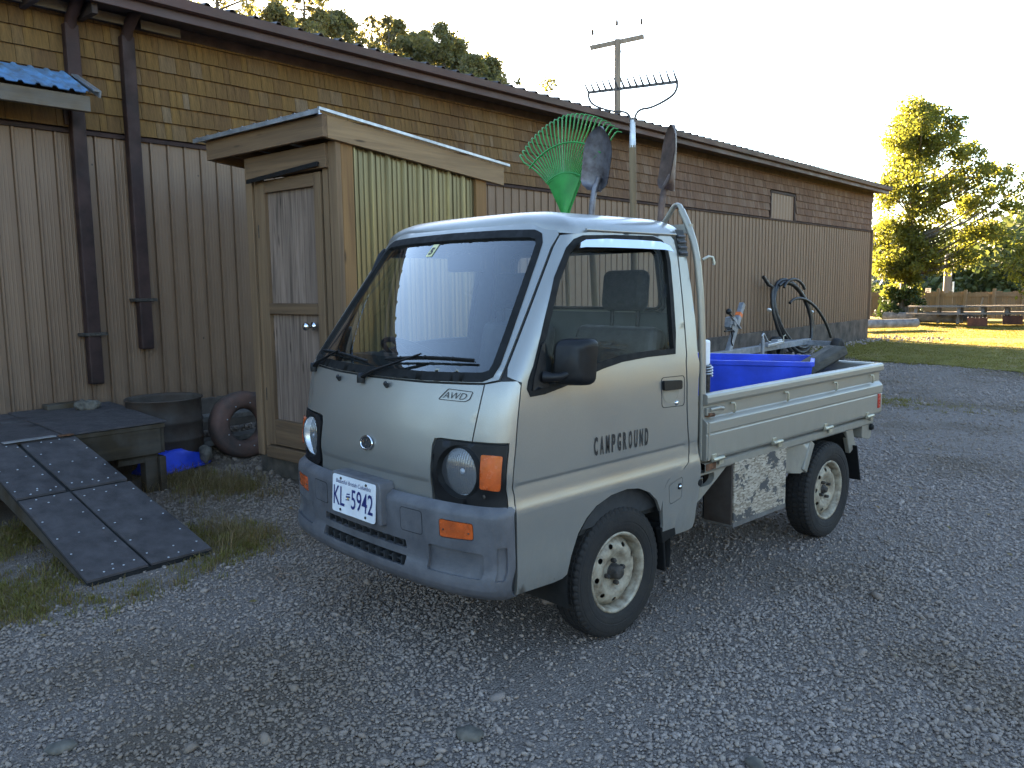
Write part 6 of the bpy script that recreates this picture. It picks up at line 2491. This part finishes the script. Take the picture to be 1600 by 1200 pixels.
def branchy(rt, trunk_pts, trunk_r, tips, mat='bark'):
    mb = MB()
    mb.tube(trunk_pts, trunk_r, 10)
    T = [V3(p) for p in trunk_pts]
    L = [trunk_r[0] if not np.isscalar(trunk_r) else trunk_r]
    for c, rad in tips:
        c = V3(c)
        # leave the trunk below the tip
        zs = [p[2] for p in T]
        zt = max(zs[0] + .25 * (zs[-1] - zs[0]), min(zs[-1], c[2] - .5 * np.hypot(c[0] - T[0][0], c[1] - T[0][1])))
        k = np.interp(zt, zs, range(len(zs)))
        i = int(min(len(T) - 2, k)); f = k - i
        s_ = T[i] * (1 - f) + T[i + 1] * f
        r0 = (trunk_r[i] if not np.isscalar(trunk_r) else trunk_r) * .5
        m1 = s_ * .5 + c * .5 + np.array([0, 0, -.06 * np.linalg.norm(c - s_)])
        mb.tube([s_, s_ * .75 + m1 * .25, m1, c], [r0, r0 * .8, r0 * .5, r0 * .12], 6)
    mb.build('trunk', mat, rt)

def build_maple():
    rng = np.random.default_rng(5)
    base = (-9.05, 29.05, 0)
    rt = thing('maple_tree', 'tall sunlit yellow green tree with a leafy skirt at its trunk', 'tree', base)
    # crown outline (u across the view, z up), u towards the right of the photograph
    u = Vector((.726, .688, 0)).normalized()             # right in the view
    u = np.array([0.932, 0.363, 0]) ; v = np.array([-.363, .932, 0])
    cl = []
    def crown(z):
        return np.interp(z, [1.6, 2.2, 3.0, 3.8, 4.6, 5.2, 5.8, 6.4, 7.0, 7.5], [-.5, -1.15, -1.2, -1.0, -.75, -.62, -.55, -.45, -.25, .1]), np.interp(z, [1.6, 2.2, 3.0, 3.8, 4.6, 5.0, 5.4, 5.8, 6.4, 7.0, 7.5], [.9, 2.2, 2.9, 3.3, 3.7, 3.7, 2.6, 2.2, 1.9, 1.5, .8])
    for k in range(290):
        z = rng.uniform(1.8, 7.45)
        a, b = crown(z)
        w = rng.uniform(0, 1)
        # fuller on the left, open on the right
        uu = a + (b - a) * w ** 1.25
        vv = rng.normal() * .75
        rad = rng.uniform(.26, .56) * (1.12 - .36 * w)
        cl.append((u * uu + v * vv + np.array([0, 0, z]), rad))
    trunk = [(0, 0, -.1), (.02, 0, .8), (.05, .02, 1.7), (.12, 0, 3.0), (.22, 0, 4.6), (.32, 0, 6.0), (.38, 0, 7.1)]
    branchy(rt, trunk, [.20, .17, .155, .12, .08, .045, .015], cl[::3])
    mb = MB()
    leaf_cloud(mb, [c for c, r in cl], [r for c, r in cl], 44000, .115, rng)
    mb.build('crown', 'leaf_maple', rt)
    mb = MB()
    sk = []
    for k in range(30):
        z = rng.uniform(.9, 2.0)
        sk.append((u * rng.uniform(-.62, .42) + v * rng.normal() * .35 + np.array([0, 0, z]), rng.uniform(.18, .34)))
    leaf_cloud(mb, [c for c, r in sk], [r for c, r in sk], 3400, .12, rng)
    mb.build('crown', 'leaf_maple', rt)
    mb = MB()
    sk = []
    for k in range(36):
        z = rng.uniform(.1, 1.15)
        sk.append((u * rng.uniform(-.75, .60) + v * rng.normal() * .4 + np.array([0, 0, z]), rng.uniform(.16, .3)))
    leaf_cloud(mb, [c for c, r in sk], [r for c, r in sk], 4200, .10, rng)
    mb.build('ivy', 'ivy', rt)
build_maple()

def tree_top(name, base, H, W, label, seed, conifer=False, leaf='leaf_dark', n=12000, size=.165, grp='trees rising behind the warehouse roof', Hc=7.0):
    rng = np.random.default_rng(seed)
    rt = thing(name, label, 'tree', base, 0, grp)
    Hc = min(Hc, H * .8)
    cl = []
    ph = rng.uniform(0, 6, 3)
    for k in range(190):
        t = rng.uniform(0, 1) ** (1.0 if conifer else 1.15)          # 0 top .. 1 foot of the crown
        z = H - Hc * t
        a = rng.uniform(0, 6.28)
        lim = W * (t ** .85 + .05 if conifer else min(1.15, (t * 2.2) ** .75)) * (1 + .30 * math.sin(a * 2 + ph[0] + 7 * t) + .15 * math.sin(a * 3 + ph[1]))
        w = lim * rng.uniform(0, 1) ** .6
        rad = (.13 + .34 * t) * rng.uniform(.6, 1.2) if conifer else rng.uniform(.16, .50)
        cl.append((np.array([w * math.cos(a), w * math.sin(a), z - rad * .4 - (.2 * w if conifer else 0)]), rad))
    branchy(rt, [(0, 0, -.3), (.05, 0, H * .3), (.08, .05, H * .7), (.05, .05, H * .985)], [.30, .24, .13, .015], cl[::5])
    mb = MB(); leaf_cloud(mb, [c for c, r in cl], [r for c, r in cl], n, size, rng, .55 if conifer else .8)
    mb.build('crown', leaf, rt)

def along(u_px, v_px, dist):
    """a spot on the ground at the given distance in the direction a photograph column shows; also the height a row reaches there"""
    x, y = (u_px - 800) / 1274.23, -(v_px - 600) / 1274.23
    d = _r2 * x + _u2 * y + _f
    k = dist / math.hypot(d.x, d.y)
    return (CAM.x + d.x * k, CAM.y + d.y * k), CAM.z + d.z * k
TREES = [
    ('c', 470, -60, 46, 4.8, 'tall thin conifer poking above the roof at the top edge of the picture'),
    ('b', 432, 8, 40, 3.6, 'leafy tree top just left of the tall conifer above the roof'),
    ('b', 528, 18, 36, 3.3, 'yellowish leafy tree top right of the tall conifer above the roof'),
    ('c', 578, 22, 40, 3.0, 'dark pointed treetop left of the grey-green pair above the roof'),
    ('c', 604, 20, 42, 2.8, 'narrow dark pointed treetop in the middle of the row above the roof'),
    ('b', 645, 55, 40, 3.3, 'low grey-green tree top in the dip of the row above the roof'),
    ('b', 690, 38, 38, 4.1, 'broad rounded tree top right of the dip above the roof'),
    ('b', 738, 88, 36, 2.8, 'loose leafy tree top second from the right above the roof'),
    ('b', 768, 92, 38, 2.0, 'small ragged tree top at the right end of the row above the roof'),
    ('b', 622, 34, 44, 3.0, 'leafy tree top just right of the narrow pointed treetop above the roof'),
    ('b', 664, 50, 43, 2.8, 'leafy tree top left of the broad rounded one above the roof'),
    ('b', 716, 62, 40, 2.8, 'leafy tree top just right of the broad rounded one above the roof'),
    ('b', 500, 20, 44, 3.2, 'leafy tree top directly right of the tall conifer trunk above the roof'),
    ('b', 330, -120, 44, 5.1, 'leafy tree mostly hidden behind the roof at the left of the row'),
]
for i, (kd, u_, v_, dist, W_, lb) in enumerate(TREES):
    (x, y), z = along(u_, v_, dist)
    if kd == 'c':
        tree_top('conifer_tree', (x, y, 0), z, W_, lb, 30 + i, True, 'leaf_conifer')
    else:
        tree_top('broadleaf_tree', (x, y, 0), z, W_, lb, 50 + i, False, 'leaf_dark')
(x, y), z = along(1655, 330, 30)
tree_top('broadleaf_tree', (x, y, 0), z, 1.15, 'sunlit yellow green tree cut off by the right edge of the picture', 77, False, 'leaf_maple', 9000, .13, None, 2.4)

# wooded slope beyond the fence: reads as one mass
def build_wood():
    rng = np.random.default_rng(91)
    mb = MB()
    cl, ra = [], []
    for k in range(240):
        u_ = rng.uniform(1370, 1990)
        dist = rng.uniform(55, 85)
        top = np.interp(u_, [1360, 1440, 1480, 1560, 1620, 1800, 2000], [425, 395, 372, 350, 335, 320, 330]) + rng.normal() * 7
        (x, y), z = along(u_, top, dist)
        zz = rng.uniform(-.2, 1.0) ** 1.0 * z
        cl.append((x, y, max(.4, zz))); ra.append(rng.uniform(.9, 2.0))
    leaf_cloud(mb, cl, ra, 42000, .42, rng)
    for k in range(60):
        u_ = rng.uniform(1370, 1990)
        (x, y), z = along(u_, 400, rng.uniform(56, 80))
        mb.tube([(x, y, -.2), (x + rng.normal() * .1, y, z * .9 + 1)], [.16, .05], 5)
    o = mb.build('wood', 'leaf_far')
    tag(o, 'dark green wooded slope beyond the fence', kind='stuff')
build_wood()

# unseen wood added round the yard, shaped to block sky and colour reflections
def build_surround():
    rng = np.random.default_rng(33)
    mb = MB()
    cl, ra = [], []
    for k in range(900):
        a = rng.uniform(-165, 92)
        dist = np.interp(a, [-172, -150, -90, -50, 0, 50, 75, 92], [17, 16, 19, 26, 34, 60, 66, 72]) + rng.uniform(-2, 5)
        top = np.interp(a, [-172, -120, -80, 0, 25, 45, 60, 92], [2.2, 2.4, 3.0, 5.5, 7, 7, 7, 7]) * (1 + .18 * math.sin(a * .31) + .10 * math.sin(a * .83 + 1))
        x, y = 0 + dist * math.cos(R(a)), 2 + dist * math.sin(R(a))
        cl.append((x, y, top * rng.uniform(.04, 1.0))); ra.append(rng.uniform(1.2, 2.3) if top > 5 else rng.uniform(.8, 1.3))
    leaf_cloud(mb, cl, ra, 110000, .36, rng)
    for k in range(70):
        a = rng.uniform(-172, 92)
        dist = np.interp(a, [-172, -150, -90, -50, 0, 50, 75, 92], [17, 16, 19, 26, 34, 60, 66, 72]) + 1
        x, y = dist * math.cos(R(a)), 2 + dist * math.sin(R(a))
        mb.tube([(x, y, -.2), (x, y, 2.5)], [.2, .08], 5)
    o = mb.build('added_wood', 'leaf_sunny')
    tag(o, 'unseen wood added round the yard for light and reflections', kind='stuff')
build_surround()

# ---------------------------------------------------------------- poles, fence, house
def build_pole():
    base = (-22.53, 29.26, 0)
    rt = thing('utility_pole', 'tall wooden utility pole with a crossarm rising behind the roof', 'utility pole', base)
    mb = MB(); mb.tube([(0, 0, -.3), (0, 0, 12.75)], [.20, .15], 12); mb.build('pole', 'polewood', rt)
    a, b = np.array([-.98, -.84, 12.42]), np.array([.95, .75, 12.82])
    mb = MB(); mb.bar(a, b, .14, .19); arm = mb.build('crossarm', 'polewood', rt)
    for t in (.05, .5, .95):
        p = a + (b - a) * t + np.array([0, 0, .10 if t != .5 else .28])
        mb = MB(); mb.lathe([(0, .72), (.045, .71), (.05, .64), (.075, .61), (.05, .58), (.075, .53), (.045, .48), (.02, .44)], 10, 'z', tuple(p)); mb.tube([p + np.array([0, 0, -.05]), p + np.array([0, 0, .45])], .022, 6)
        mb.build('insulator', 'hub', arm)
    mb = MB(); mb.bar((0.0, 0, 11.9), a * .55 + b * .45 + (b - a) * .22 + np.array([0, 0, -.05]), .03, .03); mb.build('brace', 'galv', rt)
build_pole()
(x, y), z = along(1483, 396, 45)
rt = thing('fence_side_pole', 'pale grey wooden pole standing beyond the fence under the tree', 'pole', (x, y, 0))
mb = MB(); mb.tube([(0, 0, -.2), (0, 0, z)], [.20, .17], 12); mb.build('pole', 'polewood', rt)
mb = MB(); mb.tube([(.25, 0, 0), (.25, 0, z * .5)], .05, 8); mb.build('conduit', 'white', rt)

(x, y), z = along(1450, 457, 36)
rt = thing('notice_sign', 'small white notice board on a post above the fence', 'sign', (x, y, 0), -.45)
mb = MB(); mb.box((0, 0, z), (.26, .02, .34)); sg = mb.build('board', 'white', rt)
mb = MB(); mb.tube([(0, .02, 0), (0, .02, z)], .03, 8); mb.build('post', 'polewood', rt)
mb = MB()
for k, w in enumerate((.13, .17, .15, .18)):
    mb.box((0, -.0115, z + .10 - k * .065), (w, .001, .028))
mb.build('printing', 'ink', sg)

def build_fence():
    a, b = np.array([-13.6, 31.6]), np.array([6.0, 33.2])
    d = b - a; L = np.linalg.norm(d); d /= L
    nrm = np.array([d[1], -d[0]])
    ang = math.atan2(d[1], d[0])
    rt = thing('board_fence', 'low brown board fence with posts along the far side of the lawn', 'fence', (a[0], a[1], 0), ang)
    mb = MB(); mb.box((0, 0, .5), (.145, .022, .98)); bd = mb.mesh('board', 'fence')
    mb = MB(); mb.box((0, 0, .55), (.10, .10, 1.10)); ps = mb.mesh('post', 'fence')
    n = int(L / .152)
    for k in range(n):
        x_ = k * .152
        # only where the picture shows it
        o = link('board', bd, rt)
        o.location = (x_, .0, random.uniform(-.03, .03)); o.scale = (1, 1, random.uniform(.96, 1.02))
    for k in range(int(L / .95)):
        o = link('post', ps, rt); o.location = (k * .95, -.065, random.uniform(-.05, .02))
    for z in (.86, .30):
        mb = MB(); mb.box((L / 2, -.035, z), (L, .045, .10)); mb.build('rail', 'fence', rt)
    for k in range(0, 8):
        mb = MB(); mb.bar((k * 2.0 + .3, -.10, .75), (k * 2.0 + .3, -.85, .02), .05, .09, up=(0, 0, 1)); mb.build('brace', 'fence', rt)
build_fence()

def build_tables():
    mbs = []
    def make(x, y, rz, lb, grp):
        rt = thing('picnic_table', lb, 'picnic table', (x, y, 0), rz, grp)
        for k in range(5):
            mb = MB(); mb.box((0, -.3 + k * .15, .55), (1.8, .14, .04)); mb.build('top_board', 'tablegrey', rt)
        for sy in (-.62, .62):
            mb = MB(); mb.box((0, sy, .32), (1.8, .26, .04)); mb.build('bench', 'tablegrey', rt)
        for sx in (-.65, .65):
            mb = MB()
            mb.bar((sx, -.62, .0), (sx, -.22, .53), .05, .10, up=(1, 0, 0)); mb.bar((sx, .62, .0), (sx, .22, .53), .05, .10, up=(1, 0, 0)); mb.bar((sx, -.72, .29), (sx, .72, .29), .04, .09)
            mb.build('leg', 'tablegrey', rt)
        return rt
    names = ['first', 'second', 'third', 'fourth', 'fifth']
    for k in range(5):
        (x, y), z = along(1465 + k * 36, 492, 31.5 + k * .25)
        make(x, y, .25 + .03 * k, '%s picnic table from the leafy tree in the row before the fence' % names[k], 'grey picnic tables in a row before the fence')
build_tables()

def build_logs():
    for (a, b, r, lb) in (((-8.35, 22.75), (-7.05, 24.95), .135, 'short grey log lying on the lawn by the warehouse corner'), ((-9.4, 28.3), (-6.9, 28.2), .17, 'long pale log lying on the lawn before the tree'), ((-8.2, 28.9), (-6.3, 28.9), .13, 'thin grey log lying just behind the long pale log')):
        rt = thing('fallen_log', lb, 'log', (a[0], a[1], -.05))
        mb = MB()
        P = [(0 + (b[0] - a[0]) * t, (b[1] - a[1]) * t, r * .95 + .05) for t in np.linspace(0, 1, 8)]
        mb.tube(P, [r * (1 + .05 * math.sin(3 * k)) for k in range(8)], 12)
        mb.build('trunk', 'greylog', rt)
M['greylog'] = pm('grey_log', (0.20, 0.19, 0.185), .85, 0, .3, 6, .5, 20)
build_logs()
M['firering'] = pm('rusty_fire_ring', (0.085, 0.035, 0.025), .85, .2, .3, 6)
for k, (u_, v_, dd) in enumerate(((1527, 503, 29.5), (1582, 500, 31.0))):
    (x, y), z = along(u_, v_, dd)
    lb = ('rusty red steel fire box at the end of the long pale log', 'rusty red steel fire box nearer the right edge of the picture')[k]
    rt = thing('fire_box', lb, 'fire pit', (x, y, 0), .3, 'rusty fire boxes on the lawn')
    mb = MB()
    for dx, dy, sx, sy in ((0, -.25, .55, .02), (0, .25, .55, .02), (-.265, 0, .02, .48), (.265, 0, .02, .48)):
        mb.box((dx, dy, .13), (sx, sy, .26))
    mb.build('walls', 'firering', rt)
    mb = MB()
    for j in range(6):
        mb.tube([(-.25 + j * .1, -.25, .27), (-.25 + j * .1, .25, .27)], .010, 5)
    mb.build('grate', 'hub', rt)

def build_house():
    (x, y), z = along(1372, 430, 60)
    rt = thing('pale_house', 'pale grey house gable seen past the warehouse corner', 'house', (x, y, 0), -.30)
    hw, he, hr, dp = 4.2, 1.75, 4.3, 8.0
    xo = -3.6
    mb = MB()
    mb.add([(xo - hw, 0, 0), (xo + hw, 0, 0), (xo + hw, 0, he), (xo, 0, hr), (xo - hw, 0, he), (xo - hw, dp, 0), (xo + hw, dp, 0), (xo + hw, dp, he), (xo, dp, hr), (xo - hw, dp, he)],
           [(0, 1, 2, 3, 4), (9, 8, 7, 6, 5), (1, 6, 7, 2), (5, 0, 4, 9)])
    mb.build('wall', 'house', rt)
    for s in (-1, 1):
        mb = MB()
        a, b = np.array([xo, 0, hr + .08]), np.array([xo + s * (hw + .35), 0, he - .10])
        mb.add([(a[0], -.35, a[2]), (b[0], -.35, b[2]), (b[0], dp + .3, b[2]), (a[0], dp + .3, a[2]), (a[0], -.35, a[2] - .14), (b[0], -.35, b[2] - .14), (b[0], dp + .3, b[2] - .14), (a[0], dp + .3, a[2] - .14)],
               [(0, 1, 2, 3), (7, 6, 5, 4), (0, 4, 5, 1), (1, 5, 6, 2), (3, 2, 6, 7)])
        mb.build('roof', 'houseroof', rt)
    mb = MB()
    for k in range(10):
        mb.box((xo, -.012, .15 + k * .2), (2 * hw, .02, .012))
    mb.build('siding_laps', 'white', rt)
build_house()

# ---------------------------------------------------------------- gravel, grass
def stone_src(k):
    rr = np.random.default_rng(200 + k)
    b = bmesh.new()
    bmesh.ops.create_icosphere(b, subdivisions=2 if k < 2 else 1, radius=1.0)
    kk = rr.normal(size=(4, 3)) * 1.3; ph = rr.uniform(0, 6, 4)
    sx = np.array([1.0, rr.uniform(.62, .95), rr.uniform(.45, .7)])
    for v in b.verts:
        d = np.array(v.co)
        q = 1 + .20 * np.mean(np.sin(kk @ d * 1.6 + ph)) * 1.8
        v.co = Vector(d * q * sx)
    me = bpy.data.meshes.new('pebble')
    b.to_mesh(me); b.free()
    me.polygons.foreach_set('use_smooth', [True] * len(me.polygons))
    me.materials.append(M['pebble'])
    return bpy.data.objects.new('pebble', me)
PEB = [stone_src(k) for k in range(6)]
GRASS_POLY = [(-1.36, -1.10), (-1.16, -.88), (-1.26, -.70), (-1.17, -.54), (-1.28, -.18), (-1.50, .25), (-1.66, .42), (-2.0, .25), (-2.3, -.1), (-2.6, -.2), (-4.2, -.6), (-4.6, -2.4), (-2.2, -2.6), (-1.6, -1.6)]
GRASS_POLY = [(x * 1.0, y) for x, y in GRASS_POLY]
def gravel():
    rng = np.random.default_rng(17)
    out, sc_ = [], []
    fw = np.array([_f.x, _f.y]); fw /= np.linalg.norm(fw)
    N_ = 2000000
    P = np.stack([rng.uniform(-6.5, 11, N_), rng.uniform(-4.5, 14.5, N_)], 1)
    area = 17.5 * 19
    dens0 = N_ / area
    d = P - np.array([CAM.x, CAM.y])
    dep = d @ fw
    lat = d @ np.array([fw[1], -fw[0]])
    ok = (dep > .6) & (np.abs(lat) < dep * .80 + 1.5)
    dist = np.hypot(d[:, 0], d[:, 1])
    want = np.interp(dist, [1.5, 3.2, 5, 7.5, 10, 15], [5600, 5000, 3200, 1600, 800, 340])
    keep = ok & (rng.uniform(0, 1, N_) < want / dens0)
    P, dist = P[keep], dist[keep]
    t = (P[:, 0] - BO.x) * BE.x + (P[:, 1] - BO.y) * BE.y
    s = (P[:, 0] - BO.x) * BD.x + (P[:, 1] - BO.y) * BD.y
    k = t > .05
    k &= ~((t > 1.30) & (t < 2.55) & (s > 1.42) & (s < 2.95))
    k &= ~((t < 1.40) & (s < .75))
    ed = np.array(LAWN_EDGE)
    k &= P[:, 1] < np.interp(P[:, 0], ed[:, 0], ed[:, 1]) + rng.normal(size=len(P)) * .12
    g = inside(GRASS_POLY, P)
    k &= ~(g & (rng.uniform(0, 1, len(P)) < .82))
    # worn patches with fewer stones
    w = np.sin(P[:, 0] * 1.9 + 1.2 * np.sin(P[:, 1] * .9)) * np.sin(P[:, 1] * 1.3 + .7 * P[:, 0])
    w2 = np.sin(P[:, 0] * .8 + 2.1 * np.sin(P[:, 1] * .45 + 1)) * np.sin(P[:, 1] * .7 + 1.1 * np.sin(P[:, 0] * .6))
    k &= ~((w > .5) & (rng.uniform(0, 1, len(P)) < .45))
    k &= ~((w2 > .35) & (rng.uniform(0, 1, len(P)) < .62))
    P, dist = P[k], dist[k]
    n = len(P)
    r = np.exp(rng.normal(math.log(.0070), .32, n)) * np.interp(dist, [2, 5, 10, 15], [1, 1.1, 1.5, 2.0])
    big = rng.uniform(0, 1, n) < .002
    r[big] *= rng.uniform(1.8, 3.0, big.sum())
    r = np.clip(r, .004, .045)
    z = ground_h(P[:, 0], P[:, 1])
    near = np.hypot(P[:, 0], P[:, 1] - 1.7)
    z = z + .012 * np.sin(P[:, 0] * 1.7 + .6 * P[:, 1]) * np.sin(P[:, 1] * 1.3 - .4 * P[:, 0]) * sstep(2.0, 4.0, near)
    pts = np.stack([P[:, 0], P[:, 1], z + r * .18 + rng.uniform(0, .004, n)], 1)
    rot = np.stack([rng.normal(size=n) * .35, rng.normal(size=n) * .35, rng.uniform(0, 6.28, n)], 1)
    scl = np.stack([r, r, r], 1)
    o = scatter('gravel', pts, rot, scl, PEB)
    tag(o, 'loose grey gravel stones strewn over the yard')
    print('gravel stones', n)
gravel()
pts, rot, scl = build_rubble()
o = scatter('rubble', pts, rot, scl, PEB); tag(o, 'broken stones along the foot of the wall')
# single larger stones one can pick out
for k, (x, y, r, lb) in enumerate(((.81, -.15, .055, 'flat grey stone half buried in the gravel below the truck front'), (-.05, -1.13, .050, 'pale flat stone in the gravel at the lower left'), (1.55, .35, .04, 'grey cobble in the gravel at the bottom right of the truck'))):
    mb = MB(); lumpy(mb, (0, 0, 0), (r, r * .7, r * .35), 40 + k)
    o = mb.build('cobble', 'rock'); o.location = (x, y, .012); o.rotation_euler = (0, 0, k * 1.3)
    tag(o, lb, 'rock')

def blade_src(k, mat, h, w, n, spread):
    rr = random.Random(300 + k)
    mb = MB()
    for i in range(n):
        a = rr.uniform(0, 6.28); x, y = rr.gauss(0, spread), rr.gauss(0, spread)
        hh = h * rr.uniform(.5, 1.15); ln = rr.uniform(.1, .8) * hh
        dx, dy = math.cos(a), math.sin(a)
        px, py = -dy * w / 2, dx * w / 2
        P = []
        for t, q in ((0, 1), (.5, .8), (1, .08)):
            ox, oy, oz = dx * ln * t * t, dy * ln * t * t, hh * t * (1 - .25 * t)
            P += [(x + ox - px * q, y + oy - py * q, oz), (x + ox + px * q, y + oy + py * q, oz)]
        mb.add(P, [(0, 1, 3, 2), (2, 3, 5, 4)])
    return bpy.data.objects.new('grass_tuft', mb.mesh('grass_tuft', mat))
def grass(name, label, P, srcs, smin, smax, rng):
    n = len(P)
    z = ground_h(P[:, 0], P[:, 1])
    s = rng.uniform(smin, smax, n)
    o = scatter(name, np.stack([P[:, 0], P[:, 1], z], 1), np.stack([np.zeros(n), np.zeros(n), rng.uniform(0, 6.28, n)], 1), np.stack([s, s, s], 1), srcs)
    tag(o, label)
rng = np.random.default_rng(23)
G1 = [blade_src(k, 'blade', .040, .004, 11, .020) for k in range(2)] + [blade_src(4, 'blade_dry', .042, .0035, 9, .024), blade_src(5, 'blade_dry', .03, .0035, 8, .03)]
GD = [blade_src(10 + k, 'blade_dry', .13, .004, 14, .03) for k in range(2)] + [blade_src(14, 'blade', .09, .004, 12, .025)]
GL = [blade_src(20 + k, 'blade', .06, .009, 12, .06) for k in range(3)] + [blade_src(25, 'blade_dry', .05, .008, 10, .06)]
P = np.stack([rng.uniform(-4.4, -1.0, 30000), rng.uniform(-2.4, .6, 30000)], 1)
k = inside(GRASS_POLY, P)
m_ = np.sin(P[:, 0] * 5.1) * np.sin(P[:, 1] * 4.3 + P[:, 0] * 2) + rng.normal(size=len(P)) * .5
t_ = (P[:, 0] - BO.x) * BE.x + (P[:, 1] - BO.y) * BE.y
P = P[k & (m_ > .12) & (t_ > 1.5)]
P = P + rng.normal(size=P.shape) * .07
grass('grass', 'short green and straw coloured grass round the foot of the ramp', P, G1, .6, 1.3, rng)
P = np.stack([rng.normal(-3.30, .30, 330), rng.normal(.58, .13, 330)], 1)
P = np.concatenate([P, np.stack([rng.normal(-2.9, .16, 140), rng.normal(.80, .1, 140)], 1), np.stack([rng.normal(-1.80, .16, 110), rng.normal(.26, .08, 110)], 1)])
grass('weeds', 'brown dry weeds beside the platform leg', P, GD, .4, 1.1, rng)
ed = np.array(LAWN_EDGE)
P = np.stack([rng.uniform(-9.5, 6, 60000), rng.uniform(11, 31, 60000)], 1)
k = P[:, 1] > np.interp(P[:, 0], ed[:, 0], ed[:, 1]) - .05 + rng.normal(size=len(P)) * .15
t_ = (P[:, 0] - BO.x) * BE.x + (P[:, 1] - BO.y) * BE.y
s_ = (P[:, 0] - BO.x) * BD.x + (P[:, 1] - BO.y) * BD.y
k &= (t_ > .15) | (s_ > 20.6)
bare = (np.hypot((P[:, 0] + 2.5) / 3.4, (P[:, 1] - 20.8) / .9) < 1) & (rng.uniform(0, 1, len(P)) < .75)
P = P[k & ~bare]
grass('lawn_grass', 'mown grass blades over the lawn', P, GL, .55, 1.1, rng)
P = np.stack([rng.normal(-1.6, .75, 500), rng.normal(8.2, .22, 500)], 1)
grass('grass_strip', 'thin straggling strip of grass across the gravel behind the truck', P, G1, .7, 1.5, rng)

def build_twig(x, y, rz, L, lb):
    rt = thing('twig', lb, 'stick', (x, y, .02), rz)
    mb = MB()
    mb.tube([(0, 0, 0), (L * .35, .02, .012), (L * .7, -.01, .010), (L, .015, .004)], [.005, .0045, .0035, .002], 6)
    mb.tube([(L * .5, .005, .011), (L * .62, .06, .02)], [.003, .0015], 5)
    mb.build('stem', 'twig', rt)
build_twig(-1.10, .16, -.42, .30, 'thin dry twig lying on the gravel left of the truck bumper')

def leaf_litter():
    rr = np.random.default_rng(61)
    src = []
    for k in range(3):
        mb = MB()
        c = .35 + .2 * k
        mb.add([(-1, 0, .05), (-.3, .45, .28 * c), (.4, .38, .22), (1, 0, .30 * c), (.4, -.40, .12), (-.3, -.45, .25)], [(0, 1, 5), (1, 2, 4, 5), (2, 3, 4)])
        src.append(bpy.data.objects.new('dry_leaf', mb.mesh('dry_leaf', 'blade_dry')))
    P = np.concatenate([np.stack([rr.uniform(-3.8, -.6, 170), rr.uniform(-1.6, 1.6, 170)], 1), np.stack([rr.uniform(-1, 5, 120), rr.uniform(-1.2, 9, 120)], 1)])
    n = len(P)
    z = ground_h(P[:, 0], P[:, 1]) + .014
    s = rr.uniform(.008, .020, n)
    o = scatter('leaf_litter', np.stack([P[:, 0], P[:, 1], z], 1), np.stack([rr.normal(size=n) * .3, rr.normal(size=n) * .3, rr.uniform(0, 6.28, n)], 1), np.stack([s, s, s], 1), src)
    tag(o, 'small dry leaves and bits of bark on the gravel')
leaf_litter()
